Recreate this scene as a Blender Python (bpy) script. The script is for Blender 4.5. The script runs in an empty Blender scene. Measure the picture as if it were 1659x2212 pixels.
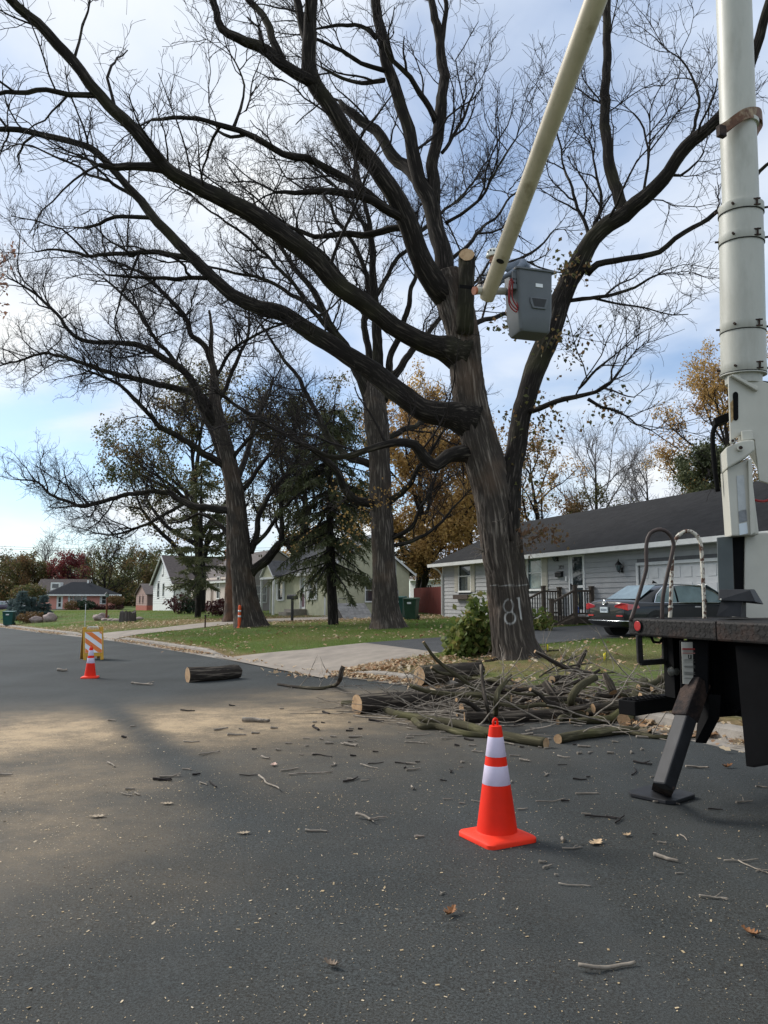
import bpy, bmesh, math, random
import numpy as np
from mathutils import Vector, Matrix, noise as mnoise

random.seed(7); RNG = np.random.default_rng(11)
SC = bpy.context.scene
COL = SC.collection
R = math.radians

# ---------------------------------------------------------------- camera
F = 1659.0; CX, CY = 829.5, 1106.0; CAM_Z = 1.5; PITCH = math.atan((1293.5 - 1106.0) / F)
cam_d = bpy.data.cameras.new("camera"); cam = bpy.data.objects.new("camera", cam_d); COL.objects.link(cam)
cam.location = (0, 0, CAM_Z); cam.rotation_euler = (math.pi / 2 + PITCH, 0, 0)
cam_d.sensor_fit = 'VERTICAL'; cam_d.sensor_height = 36.0; cam_d.lens = 36.0 * F / 2212.0
cam_d.clip_start = 0.05; cam_d.clip_end = 3000
SC.camera = cam
SC.render.resolution_x, SC.render.resolution_y = 768, 1024

# ---------------------------------------------------------------- light
SUN_EL, SUN_AZ = R(36), R(-58)          # azimuth from +Y, negative = to the left
w = bpy.data.worlds.new("World"); SC.world = w; w.use_nodes = True
nt = w.node_tree; nt.nodes.clear()
def wn(t, **k):
    n = nt.nodes.new(t)
    for a, b in k.items(): setattr(n, a, b)
    return n
L = nt.links.new
out = wn('ShaderNodeOutputWorld'); bg = wn('ShaderNodeBackground'); bg.inputs['Strength'].default_value = 0.1
sky = wn('ShaderNodeTexSky', sky_type='NISHITA'); sky.sun_disc = False
sky.sun_elevation = SUN_EL; sky.sun_rotation = SUN_AZ; sky.air_density = 1.0; sky.dust_density = 0.6; sky.ozone_density = 1.6
tc = wn('ShaderNodeTexCoord'); sep = wn('ShaderNodeSeparateXYZ'); L(tc.outputs['Generated'], sep.inputs[0])
def wmath(op, a, b=None, c=None):
    m = wn('ShaderNodeMath', operation=op)
    for i, v in enumerate((a, b, c)):
        if v is None: continue
        if isinstance(v, (int, float)): m.inputs[i].default_value = v
        else: L(v, m.inputs[i])
    return m.outputs[0]
den = wmath('ADD', wmath('MAXIMUM', sep.outputs[2], 0.0), 0.22)
comb = wn('ShaderNodeCombineXYZ'); L(wmath('DIVIDE', sep.outputs[0], den), comb.inputs[0]); L(wmath('DIVIDE', sep.outputs[1], den), comb.inputs[1])
comb.inputs[2].default_value = 3.7
n1 = wn('ShaderNodeTexNoise'); n1.inputs['Scale'].default_value = 0.95; n1.inputs['Detail'].default_value = 7; n1.inputs['Roughness'].default_value = 0.5; n1.inputs['Distortion'].default_value = 0.35
mp0 = wn('ShaderNodeMapping'); mp0.inputs['Location'].default_value = (0.0, 0.0, 0.0); L(comb.outputs[0], mp0.inputs[0]); L(mp0.outputs[0], n1.inputs['Vector'])
ramp = wn('ShaderNodeValToRGB'); ramp.color_ramp.elements[0].position = 0.38; ramp.color_ramp.elements[1].position = 0.58
ramp.color_ramp.interpolation = 'EASE'; ramp.color_ramp.elements[0].color = (0.2, 0.2, 0.2, 1)
L(n1.outputs['Fac'], ramp.inputs[0])
n2 = wn('ShaderNodeTexNoise'); n2.inputs['Scale'].default_value = 1.5; n2.inputs['Detail'].default_value = 6; n2.inputs['Roughness'].default_value = 0.5
mp = wn('ShaderNodeMapping'); mp.inputs['Location'].default_value = (5.3, 1.9, 0.4); L(comb.outputs[0], mp.inputs[0]); L(mp.outputs[0], n2.inputs['Vector'])
r2 = wn('ShaderNodeValToRGB')
e = r2.color_ramp.elements; e[0].position = 0.34; e[0].color = (4.1, 4.8, 6.0, 1); e[1].position = 0.70; e[1].color = (6.6, 6.65, 6.5, 1)
L(n2.outputs['Fac'], r2.inputs[0])
skyg = wn('ShaderNodeMix', data_type='RGBA', blend_type='MULTIPLY'); skyg.inputs[0].default_value = 1.0
L(sky.outputs[0], skyg.inputs[6]); skyg.inputs[7].default_value = (0.74, 0.86, 0.96, 1)
mixc = wn('ShaderNodeMix', data_type='RGBA'); L(ramp.outputs[0], mixc.inputs[0]); L(skyg.outputs[2], mixc.inputs[6]); L(r2.outputs[0], mixc.inputs[7])
L(mixc.outputs[2], bg.inputs['Color']); L(bg.outputs[0], out.inputs[0])

sun_d = bpy.data.lights.new("sun", 'SUN'); sun_d.energy = 2.6; sun_d.angle = R(24); sun_d.color = (1.0, 0.95, 0.88)
sun = bpy.data.objects.new("sun", sun_d); COL.objects.link(sun)
sd = Vector((math.sin(SUN_AZ) * math.cos(SUN_EL), math.cos(SUN_AZ) * math.cos(SUN_EL), math.sin(SUN_EL)))
sun.rotation_euler = (-sd).to_track_quat('-Z', 'Y').to_euler(); sun.location = sd * 60

vs = SC.view_settings; vs.view_transform = 'Standard'; vs.look = 'None'; vs.exposure = 0.75; vs.gamma = 1.0
try: vs.use_curve_mapping = False
except Exception: pass

# ---------------------------------------------------------------- pixel <-> place (survey of the photograph, 1659 x 2212 grid)
SP, CP = math.sin(PITCH), math.cos(PITCH)
def ray(px, py):
    u = (px - CX) / F; v = (CY - py) / F
    return Vector((u, CP - SP * v, SP + CP * v))
def at(px, py, Y):
    d = ray(px, py); t = Y / d.y
    return Vector((d.x * t, Y, CAM_Z + d.z * t))
def mpp(py, Y):                       # metres per photo pixel there
    return Y / ray(CX, py).y / F

# ---------------------------------------------------------------- mesh helpers
class MB:
    def __init__(s): s.v = []; s.f = []
    def add(s, vs, fs):
        o = len(s.v); s.v += [tuple(p) for p in vs]; s.f += [tuple(i + o for i in f) for f in fs]; return s
    def box(s, x0, x1, y0, y1, z0, z1):
        return s.add([(x0,y0,z0),(x1,y0,z0),(x1,y1,z0),(x0,y1,z0),(x0,y0,z1),(x1,y0,z1),(x1,y1,z1),(x0,y1,z1)],
                     [(0,3,2,1),(4,5,6,7),(0,1,5,4),(1,2,6,5),(2,3,7,6),(3,0,4,7)])
    def hexa(s, p):                    # 8 points: bottom ring 4, top ring 4
        return s.add(p, [(0,3,2,1),(4,5,6,7),(0,1,5,4),(1,2,6,5),(2,3,7,6),(3,0,4,7)])
    def beam(s, a, b, wd, ht=None, up=(0,0,1)):
        ht = ht or wd; a = Vector(a); b = Vector(b); d = (b - a).normalized(); up = Vector(up)
        sx = d.cross(up)
        if sx.length < 1e-4: sx = d.cross(Vector((1,0,0)))
        sx.normalize(); sz = sx.cross(d).normalized()
        q = [sx*(-wd/2)+sz*(-ht/2), sx*(wd/2)+sz*(-ht/2), sx*(wd/2)+sz*(ht/2), sx*(-wd/2)+sz*(ht/2)]
        return s.add([a+k for k in q]+[b+k for k in q], [(0,1,2,3),(7,6,5,4),(0,4,5,1),(1,5,6,2),(2,6,7,3),(3,7,4,0)])
    def prism(s, poly, off):           # poly list of 3D points, extruded by vector off
        n = len(poly); off = Vector(off)
        vs = [Vector(p) for p in poly]
        fs = [tuple(range(n-1,-1,-1)), tuple(range(n, 2*n))] + [(i,(i+1)%n,n+(i+1)%n,n+i) for i in range(n)]
        return s.add(vs + [p+off for p in vs], fs)
    def tube(s, pts, rad, n=10, cap=True):
        pts = [Vector(p) for p in pts]
        if not hasattr(rad, '__len__'): rad = [rad]*len(pts)
        o = len(s.v); prev = None
        for i, p in enumerate(pts):
            t = (pts[min(i+1,len(pts)-1)] - pts[max(i-1,0)]).normalized()
            if prev is None:
                u = t.cross(Vector((0,0,1)))
                if u.length < 0.05: u = t.cross(Vector((1,0,0)))
            else: u = prev - t*prev.dot(t)
            u.normalize(); prev = u; w_ = t.cross(u)
            for k in range(n):
                a = 2*math.pi*k/n
                s.v.append(tuple(p + (u*math.cos(a) + w_*math.sin(a))*rad[i]))
        for i in range(len(pts)-1):
            for k in range(n):
                s.f.append((o+i*n+k, o+i*n+(k+1)%n, o+(i+1)*n+(k+1)%n, o+(i+1)*n+k))
        if cap:
            s.f.append(tuple(o+k for k in range(n-1,-1,-1))); s.f.append(tuple(o+(len(pts)-1)*n+k for k in range(n)))
        return s
    def cyl(s, a, b, r, n=16, r2=None): return s.tube([a, b], [r, r if r2 is None else r2], n)
    def lathe(s, prof, n=32, c=(0,0,0)):    # prof list of (r,z)
        o = len(s.v)
        for r, z in prof:
            for k in range(n):
                a = 2*math.pi*k/n; s.v.append((c[0]+r*math.cos(a), c[1]+r*math.sin(a), c[2]+z))
        for i in range(len(prof)-1):
            for k in range(n): s.f.append((o+i*n+k, o+i*n+(k+1)%n, o+(i+1)*n+(k+1)%n, o+(i+1)*n+k))
        s.f.append(tuple(o+k for k in range(n-1,-1,-1))); s.f.append(tuple(o+(len(prof)-1)*n+k for k in range(n)))
        return s
    def ico(s, c, r, sub=2, jit=0.0, sc=(1,1,1), seed=0):
        bm = bmesh.new(); bmesh.ops.create_icosphere(bm, subdivisions=sub, radius=1.0)
        o = len(s.v)
        for v in bm.verts:
            q = v.co.copy(); k = 1 + jit*mnoise.noise(q*1.7 + Vector((seed*3.1, seed, 0))) 
            s.v.append((c[0]+q.x*r*k*sc[0], c[1]+q.y*r*k*sc[1], c[2]+q.z*r*k*sc[2]))
        for f in bm.faces: s.f.append(tuple(o+v.index for v in f.verts))
        bm.free(); return s

def fix_link(name, me, mat, parent, smooth=False):
    if mat is not None: me.materials.append(mat)
    if smooth: me.polygons.foreach_set('use_smooth', [True]*len(me.polygons))
    o = bpy.data.objects.new(name, me); COL.objects.link(o)
    if parent is not None: o.parent = parent
    return o
def obj(name, mb, mat, parent=None, smooth=False, bevel=0.0, seg=2, autosm=None):
    me = bpy.data.meshes.new(name); me.from_pydata(mb.v, [], mb.f)
    bm = bmesh.new(); bm.from_mesh(me); bmesh.ops.recalc_face_normals(bm, faces=bm.faces); bm.to_mesh(me); bm.free()
    o = fix_link(name, me, mat, parent, smooth)
    if autosm is not None:
        me.polygons.foreach_set('use_smooth', [True]*len(me.polygons))
        try: me.set_sharp_from_angle(angle=R(autosm))
        except Exception: pass
    if bevel > 0:
        m = o.modifiers.new('bevel', 'BEVEL'); m.width = bevel; m.segments = seg; m.limit_method = 'ANGLE'; m.angle_limit = R(40)
    return o
def fast_mesh(name, V, Fq, mat, parent=None, smooth=False, attrs=None):
    """V (n,3) floats, Fq (m,k) ints all faces with k corners"""
    me = bpy.data.meshes.new(name); V = np.asarray(V, np.float32); Fq = np.asarray(Fq, np.int32)
    m, k = Fq.shape
    me.vertices.add(len(V)); me.vertices.foreach_set('co', V.ravel())
    me.loops.add(m*k); me.loops.foreach_set('vertex_index', Fq.ravel())
    me.polygons.add(m); me.polygons.foreach_set('loop_start', np.arange(0, m*k, k, dtype=np.int32))
    try: me.polygons.foreach_set('loop_total', np.full(m, k, np.int32))
    except Exception: pass
    me.update(calc_edges=True)
    for nm, arr in (attrs or {}).items():
        arr = np.asarray(arr, np.float32)
        a = me.attributes.new(nm, 'FLOAT_VECTOR' if arr.ndim == 2 else 'FLOAT', 'POINT')
        a.data.foreach_set('vector' if arr.ndim == 2 else 'value', arr.ravel())
    return fix_link(name, me, mat, parent, smooth)

def tag(o, label, cat, group=None):
    o['label'] = label; o['category'] = cat
    if group: o['group'] = group
    return o
def thing(name, label, cat, loc=(0,0,0), rotz=0.0, group=None):
    o = bpy.data.objects.new(name, None); COL.objects.link(o); o.location = loc; o.rotation_euler = (0, 0, rotz)
    o.empty_display_size = 0.2
    return tag(o, label, cat, group)
def structure(o): o['kind'] = 'structure'; return o
def stuff(o, label=None, cat=None):
    o['kind'] = 'stuff'
    if label: o['label'] = label
    if cat: o['category'] = cat
    return o
def dup(root, loc, rotz, label=None, scale=None):
    r = root.copy(); COL.objects.link(r); r.location = loc; r.rotation_euler = (0, 0, rotz)
    if scale: r.scale = scale
    if label: r['label'] = label
    for ch in list(root.children):
        c = ch.copy(); COL.objects.link(c); c.parent = r
        for g in ch.children:
            d = g.copy(); COL.objects.link(d); d.parent = c
    return r
def text_mesh(name, body, size, mat, parent, loc, rot, extrude=0.002, align='CENTER'):
    cu = bpy.data.curves.new(name, 'FONT'); cu.body = body; cu.size = size; cu.extrude = extrude; cu.align_x = align; cu.align_y = 'CENTER'
    t = bpy.data.objects.new(name, cu); COL.objects.link(t)
    dg = bpy.context.evaluated_depsgraph_get(); dg.update()
    me = bpy.data.meshes.new_from_object(t.evaluated_get(dg))
    bpy.data.objects.remove(t); bpy.data.curves.remove(cu)
    o = fix_link(name, me, mat, parent); o.location = loc; o.rotation_euler = rot
    return o

# ---------------------------------------------------------------- materials
def mat(name, col, rough=0.7, var=0.18, scale=6.0, bump=0.0, bscale=40.0, metal=0.0, spec=0.4, col2=None, c2thr=(0.5, 0.65), c2scale=4.0, detail=5.0, stretch=None, bdist=0.02, coat=0.0, trans=0.0):
    m = bpy.data.materials.new(name); m.use_nodes = True; t = m.node_tree; n = t.nodes; l = t.links
    p = n['Principled BSDF']; p.inputs['Roughness'].default_value = rough; p.inputs['Metallic'].default_value = metal
    p.inputs['Specular IOR Level'].default_value = spec; p.inputs['Coat Weight'].default_value = coat
    if coat: p.inputs['Coat Roughness'].default_value = 0.04
    tcn = n.new('ShaderNodeTexCoord'); vec = tcn.outputs['Object']
    if stretch:
        mpn = n.new('ShaderNodeMapping'); mpn.inputs['Scale'].default_value = stretch; l.new(vec, mpn.inputs[0]); vec = mpn.outputs[0]
    nz = n.new('ShaderNodeTexNoise'); nz.inputs['Scale'].default_value = scale; nz.inputs['Detail'].default_value = detail; nz.inputs['Roughness'].default_value = 0.6
    l.new(vec, nz.inputs['Vector'])
    rp = n.new('ShaderNodeValToRGB'); c = col
    e = rp.color_ramp.elements; e[0].position = 0.3; e[1].position = 0.7
    e[0].color = tuple(x*(1-var) for x in c) + (1,); e[1].color = tuple(min(1, x*(1+var)) for x in c) + (1,)
    l.new(nz.outputs['Fac'], rp.inputs[0]); colout = rp.outputs[0]
    if col2:
        nz2 = n.new('ShaderNodeTexNoise'); nz2.inputs['Scale'].default_value = c2scale; nz2.inputs['Detail'].default_value = 8; nz2.inputs['Roughness'].default_value = 0.65
        l.new(vec, nz2.inputs['Vector'])
        r2_ = n.new('ShaderNodeValToRGB'); r2_.color_ramp.elements[0].position = c2thr[0]; r2_.color_ramp.elements[1].position = c2thr[1]
        l.new(nz2.outputs['Fac'], r2_.inputs[0])
        mx = n.new('ShaderNodeMix'); mx.data_type = 'RGBA'; l.new(r2_.outputs[0], mx.inputs[0]); l.new(colout, mx.inputs[6]); mx.inputs[7].default_value = tuple(col2) + (1,)
        colout = mx.outputs[2]
    l.new(colout, p.inputs['Base Color'])
    if bump > 0:
        nb = n.new('ShaderNodeTexNoise'); nb.inputs['Scale'].default_value = bscale; nb.inputs['Detail'].default_value = 6
        l.new(vec, nb.inputs['Vector'])
        b = n.new('ShaderNodeBump'); b.inputs['Strength'].default_value = bump; b.inputs['Distance'].default_value = bdist
        l.new(nb.outputs['Fac'], b.inputs['Height']); l.new(b.outputs[0], p.inputs['Normal'])
    return m
def glass_mat(name, col=(0.03, 0.04, 0.045), rough=0.05):
    m = mat(name, col, rough=rough, var=0.4, scale=1.6, spec=0.8); return m
def bark_mat(name, c_dark, c_light, c_tint=None, scale=5.0, bump=1.0, dist=0.03, paint=False, moss=0.0, hi=1.0):
    m = bpy.data.materials.new(name); m.use_nodes = True; t = m.node_tree; n = t.nodes; l = t.links
    p = n['Principled BSDF']; p.inputs['Roughness'].default_value = 0.92; p.inputs['Specular IOR Level'].default_value = 0.15
    a = n.new('ShaderNodeAttribute'); a.attribute_name = 'bark'
    nz = n.new('ShaderNodeTexNoise'); nz.inputs['Scale'].default_value = scale*2.2; nz.inputs['Detail'].default_value = 7; nz.inputs['Roughness'].default_value = 0.62; nz.inputs['Distortion'].default_value = 0.6
    l.new(a.outputs['Vector'], nz.inputs['Vector'])
    vo = n.new('ShaderNodeTexNoise'); vo.noise_type = 'RIDGED_MULTIFRACTAL'; vo.inputs['Scale'].default_value = scale*1.2; vo.inputs['Detail'].default_value = 4
    l.new(a.outputs['Vector'], vo.inputs['Vector'])
    mul = n.new('ShaderNodeMath'); mul.operation = 'MULTIPLY'; mul.inputs[1].default_value = 0.5; l.new(vo.outputs['Fac'], mul.inputs[0])
    add = n.new('ShaderNodeMath'); add.operation = 'ADD'; l.new(nz.outputs['Fac'], add.inputs[0]); l.new(mul.outputs[0], add.inputs[1])
    rp = n.new('ShaderNodeValToRGB'); e = rp.color_ramp.elements; e[0].position = 0.55; e[0].color = c_dark + (1,); e[1].position = hi; e[1].color = c_light + (1,)
    l.new(add.outputs[0], rp.inputs[0]); co = rp.outputs[0]
    if c_tint:
        tcn = n.new('ShaderNodeTexCoord'); nt_ = n.new('ShaderNodeTexNoise'); nt_.inputs['Scale'].default_value = 0.9; nt_.inputs['Detail'].default_value = 5
        l.new(tcn.outputs['Object'], nt_.inputs['Vector'])
        r3 = n.new('ShaderNodeValToRGB'); r3.color_ramp.elements[0].position = 0.52; r3.color_ramp.elements[1].position = 0.7; r3.color_ramp.elements[1].color = (moss, moss, moss, 1)
        l.new(nt_.outputs['Fac'], r3.inputs[0])
        mx = n.new('ShaderNodeMix'); mx.data_type = 'RGBA'; l.new(r3.outputs[0], mx.inputs[0]); l.new(co, mx.inputs[6]); mx.inputs[7].default_value = c_tint + (1,); co = mx.outputs[2]
    if paint:
        pa = n.new('ShaderNodeAttribute'); pa.attribute_name = 'paint'
        np_ = n.new('ShaderNodeMath'); np_.operation = 'MULTIPLY_ADD'; l.new(add.outputs[0], np_.inputs[0]); np_.inputs[1].default_value = 1.6; np_.inputs[2].default_value = -1.2
        pm = n.new('ShaderNodeMath'); pm.operation = 'MULTIPLY_ADD'; pm.use_clamp = True; l.new(pa.outputs['Fac'], pm.inputs[0]); pm.inputs[1].default_value = 1.0; l.new(np_.outputs[0], pm.inputs[2])
        pz = n.new('ShaderNodeMath'); pz.operation = 'MULTIPLY'; pz.use_clamp = True; l.new(pm.outputs[0], pz.inputs[0]); l.new(pa.outputs['Fac'], pz.inputs[1])
        mx = n.new('ShaderNodeMix'); mx.data_type = 'RGBA'; l.new(pz.outputs[0], mx.inputs[0]); l.new(co, mx.inputs[6]); mx.inputs[7].default_value = (0.72, 0.73, 0.72, 1); co = mx.outputs[2]
    l.new(co, p.inputs['Base Color'])
    b = n.new('ShaderNodeBump'); b.inputs['Strength'].default_value = bump; b.inputs['Distance'].default_value = dist
    l.new(add.outputs[0], b.inputs['Height']); l.new(b.outputs[0], p.inputs['Normal'])
    return m
def leaf_mat(name, cols, trans=0.35, rough=0.6):
    m = bpy.data.materials.new(name); m.use_nodes = True; t = m.node_tree; n = t.nodes; l = t.links
    p = n['Principled BSDF']; p.inputs['Roughness'].default_value = rough; p.inputs['Specular IOR Level'].default_value = 0.25
    a = n.new('ShaderNodeAttribute'); a.attribute_name = 'rnd'
    rp = n.new('ShaderNodeValToRGB'); cr = rp.color_ramp
    while len(cr.elements) < len(cols): cr.elements.new(0.5)
    for i, c in enumerate(cols): cr.elements[i].position = i/(len(cols)-1); cr.elements[i].color = tuple(c) + (1,)
    l.new(a.outputs['Fac'], rp.inputs[0]); l.new(rp.outputs[0], p.inputs['Base Color'])
    tr = n.new('ShaderNodeBsdfTranslucent'); l.new(rp.outputs[0], tr.inputs[0])
    mx = n.new('ShaderNodeMixShader'); mx.inputs[0].default_value = trans
    l.new(p.outputs[0], mx.inputs[1]); l.new(tr.outputs[0], mx.inputs[2]); l.new(mx.outputs[0], n['Material Output'].inputs[0])
    return m

M = {}
M['white_trim'] = mat('white_trim', (0.68, 0.69, 0.68), 0.5, 0.08, 3)
M['glass'] = glass_mat('window_glass', (0.035, 0.045, 0.05), 0.03)
M['glass_pale'] = glass_mat('curtained_glass', (0.16, 0.22, 0.23), 0.08)
M['black_metal'] = mat('black_painted_metal', (0.012, 0.012, 0.013), 0.42, 0.3, 12)
M['shingle'] = mat('dark_shingle', (0.017, 0.017, 0.018), 0.95, 0.35, 2.5, bump=0.6, bscale=30, detail=9, spec=.15)
# ---------------------------------------------------------------- terrain
def r_np(y): return -0.45*(1 - np.exp(-np.maximum(0.0, y - 3.0)/22.0))
def road_hit(px, py, dz=0.0):
    d = ray(px, py); t = 5.0
    for _ in range(60):
        y = d.y*t; z = float(r_np(y)) + dz
        t = t + (((z - CAM_Z)/d.z) - t)*0.6
    return Vector((d.x*t, d.y*t, CAM_Z + d.z*t))
_c = [road_hit(*p) for p in [(1607,1616),(1420,1560),(1000,1484),(780,1458),(690,1456),(480,1417),(250,1381),(133,1370),(0,1353)]]
_cp = [(_c[0].x + 0.42*k, _c[0].y - 0.9*k) for k in (30, 22, 15, 9, 4)] + [(p.x, p.y) for p in _c]
d_ = Vector((_c[-1].x - _c[-2].x, _c[-1].y - _c[-2].y)).normalized(); ang = math.atan2(d_.y, d_.x)
q_ = Vector((_c[-1].x, _c[-1].y))
for k in range(24):
    ang += 0.02; q_ = q_ + Vector((math.cos(ang), math.sin(ang)))*9.0; _cp.append((q_.x, q_.y))
_cp = np.array(_cp)
def smooth_poly(P, step, it=60):
    d = np.r_[0, np.cumsum(np.hypot(*np.diff(P, axis=0).T))]; s = np.arange(0, d[-1], step)
    Q = np.c_[np.interp(s, d, P[:,0]), np.interp(s, d, P[:,1])]
    for _ in range(it): Q[1:-1] = 0.25*Q[:-2] + 0.5*Q[1:-1] + 0.25*Q[2:]
    return Q
CURB = smooth_poly(_cp, 0.5, 90)
_t = np.gradient(CURB, axis=0); _t /= np.linalg.norm(_t, axis=1)[:,None]
CN = np.c_[_t[:,1], -_t[:,0]]                       # normal to the right (lawn side)
def st(x, y):
    """nearest curb index and signed distance (positive on the lawn side)"""
    x = np.atleast_1d(np.asarray(x, float)); y = np.atleast_1d(np.asarray(y, float))
    I = np.empty(len(x), int); T = np.empty(len(x))
    for a in range(0, len(x), 20000):
        dx = x[a:a+20000,None] - CURB[None,:,0]; dy = y[a:a+20000,None] - CURB[None,:,1]
        i = np.argmin(dx*dx + dy*dy, axis=1); I[a:a+20000] = i
        k = np.arange(len(i)); T[a:a+20000] = dx[k,i]*CN[i,0] + dy[k,i]*CN[i,1]
    return I, T
def s_of(px, py):
    p = road_hit(px, py); return int(st(p.x, p.y)[0][0])
S_A = (s_of(690, 1462), s_of(455, 1416)); S_B = (s_of(258, 1383), s_of(170, 1374))
def cutf(i):
    i = np.asarray(i, float); w_ = np.zeros_like(i)
    for a, b in (S_A, S_B):
        lo, hi = min(a, b), max(a, b)
        w_ = np.maximum(w_, np.clip((i - lo + 2)/3.0, 0, 1)*np.clip((hi + 2 - i)/3.0, 0, 1))
    return w_
def rise_amp(y):
    k = np.clip((np.asarray(y, float)-52.0)/65.0, 0, 1); return 0.95*(1 - 0.97*k*k*(3-2*k))
def hz(x, y):
    x = np.atleast_1d(np.asarray(x, float)); y = np.atleast_1d(np.asarray(y, float))
    i, t = st(x, y); z = r_np(y)
    up = 0.135*(1 - cutf(i)*np.exp(-np.maximum(t, 0)/1.1)) + rise_amp(y)*(1 - np.exp(-np.maximum(t - 0.15, 0)/9.0))
    return np.where(t > 0.08, z + up, z)
def H(x, y): return float(hz(x, y)[0])
def G(px, py):
    """where the sight line meets the ground"""
    d = ray(px, py); prev = 1.0
    ts = np.concatenate([np.arange(1.5, 60, 0.1), np.arange(60, 260, 0.5)])
    X = d.x*ts; Y = d.y*ts; Z = CAM_Z + d.z*ts
    g = Z - hz(X, Y); k = np.where(g <= 0)[0]
    k = k[0] if len(k) else len(ts) - 1
    a = ts[max(k-1,0)]; b = ts[k]; ga = g[max(k-1,0)]; gb = g[k]
    t = a + (b - a)*(ga/(ga - gb) if ga != gb else 0)
    return Vector((d.x*t, d.y*t, CAM_Z + d.z*t))

# road sheet -------------------------------------------------------
def road_material():
    m = bpy.data.materials.new('asphalt'); m.use_nodes = True; t = m.node_tree; n = t.nodes; l = t.links
    p = n['Principled BSDF']; p.inputs['Roughness'].default_value = 0.85; p.inputs['Specular IOR Level'].default_value = 0.25
    tcn = n.new('ShaderNodeTexCoord'); P = tcn.outputs['Object']
    def noise(sc, det=4, rough=0.6, v=P):
        k = n.new('ShaderNodeTexNoise'); k.inputs['Scale'].default_value = sc; k.inputs['Detail'].default_value = det; k.inputs['Roughness'].default_value = rough; l.new(v, k.inputs['Vector']); return k.outputs['Fac']
    def math_(op, a, b=None, c=None, clamp=False):
        k = n.new('ShaderNodeMath'); k.operation = op; k.use_clamp = clamp
        for i, v in enumerate((a, b, c)):
            if v is None: continue
            if isinstance(v, (int, float)): k.inputs[i].default_value = v
            else: l.new(v, k.inputs[i])
        return k.outputs[0]
    def ramp_(f, p0, p1, c0=(0,0,0,1), c1=(1,1,1,1)):
        k = n.new('ShaderNodeValToRGB'); e = k.color_ramp.elements; e[0].position = p0; e[1].position = p1; e[0].color = c0; e[1].color = c1; l.new(f, k.inputs[0]); return k.outputs[0]
    def mix_(f, a, b):
        k = n.new('ShaderNodeMix'); k.data_type = 'RGBA'
        if isinstance(f, (int, float)): k.inputs[0].default_value = f
        else: l.new(f, k.inputs[0])
        for i, v in ((6, a), (7, b)):
            if isinstance(v, tuple): k.inputs[i].default_value = v
            else: l.new(v, k.inputs[i])
        return k.outputs[2]
    base = ramp_(noise(0.5, 6), 0.3, 0.7, (0.0165, 0.0205, 0.0215, 1), (0.032, 0.038, 0.0395, 1))
    agg = ramp_(noise(85, 4, 0.8), 0.40, 0.66, (0.3, 0.3, 0.3, 1), (2.3, 2.3, 2.3, 1))
    k = n.new('ShaderNodeMix'); k.data_type = 'RGBA'; k.blend_type = 'MULTIPLY'; k.inputs[0].default_value = 1.0; l.new(base, k.inputs[6]); l.new(agg, k.inputs[7]); base = k.outputs[2]
    # tyre wear running along the street
    mpn = n.new('ShaderNodeMapping'); mpn.inputs['Rotation'].default_value = (0, 0, R(-33)); mpn.inputs['Scale'].default_value = (1.5, 0.07, 1); l.new(P, mpn.inputs[0])
    wear = ramp_(noise(0.9, 4, 0.5, mpn.outputs[0]), 0.5, 0.75)
    base = mix_(math_('MULTIPLY', wear, 0.45), base, (0.042, 0.050, 0.054, 1))
    # sawdust: density stored on the sheet, broken into flecks
    a = n.new('ShaderNodeAttribute'); a.attribute_name = 'dust'
    dn = math_('MULTIPLY_ADD', noise(1.3, 10, 0.8), 2.0, -1.0)
    dens = math_('ADD', a.outputs['Fac'], math_('MULTIPLY', dn, a.outputs['Fac']), clamp=True)
    fl = math_('ADD', math_('MULTIPLY', noise(55, 4, 0.8), 0.55), math_('MULTIPLY', noise(160, 3, 0.8), 0.45))
    thr = math_('MULTIPLY_ADD', dens, -0.32, 0.73)
    fleck = math_('MULTIPLY', math_('SUBTRACT', fl, thr), 9.0, clamp=True)
    haze = math_('MULTIPLY', math_('POWER', dens, 1.7), 0.8)
    base = mix_(haze, base, (0.36, 0.265, 0.16, 1))
    base = mix_(math_('MULTIPLY', fleck, 0.85), base, (0.42, 0.32, 0.20, 1))
    l.new(base, p.inputs['Base Color'])
    b = n.new('ShaderNodeBump'); b.inputs['Strength'].default_value = 0.75; b.inputs['Distance'].default_value = 0.006
    l.new(noise(150, 3, 0.7), b.inputs['Height']); l.new(b.outputs[0], p.inputs['Normal'])
    return m
M['asphalt'] = road_material()
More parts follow.
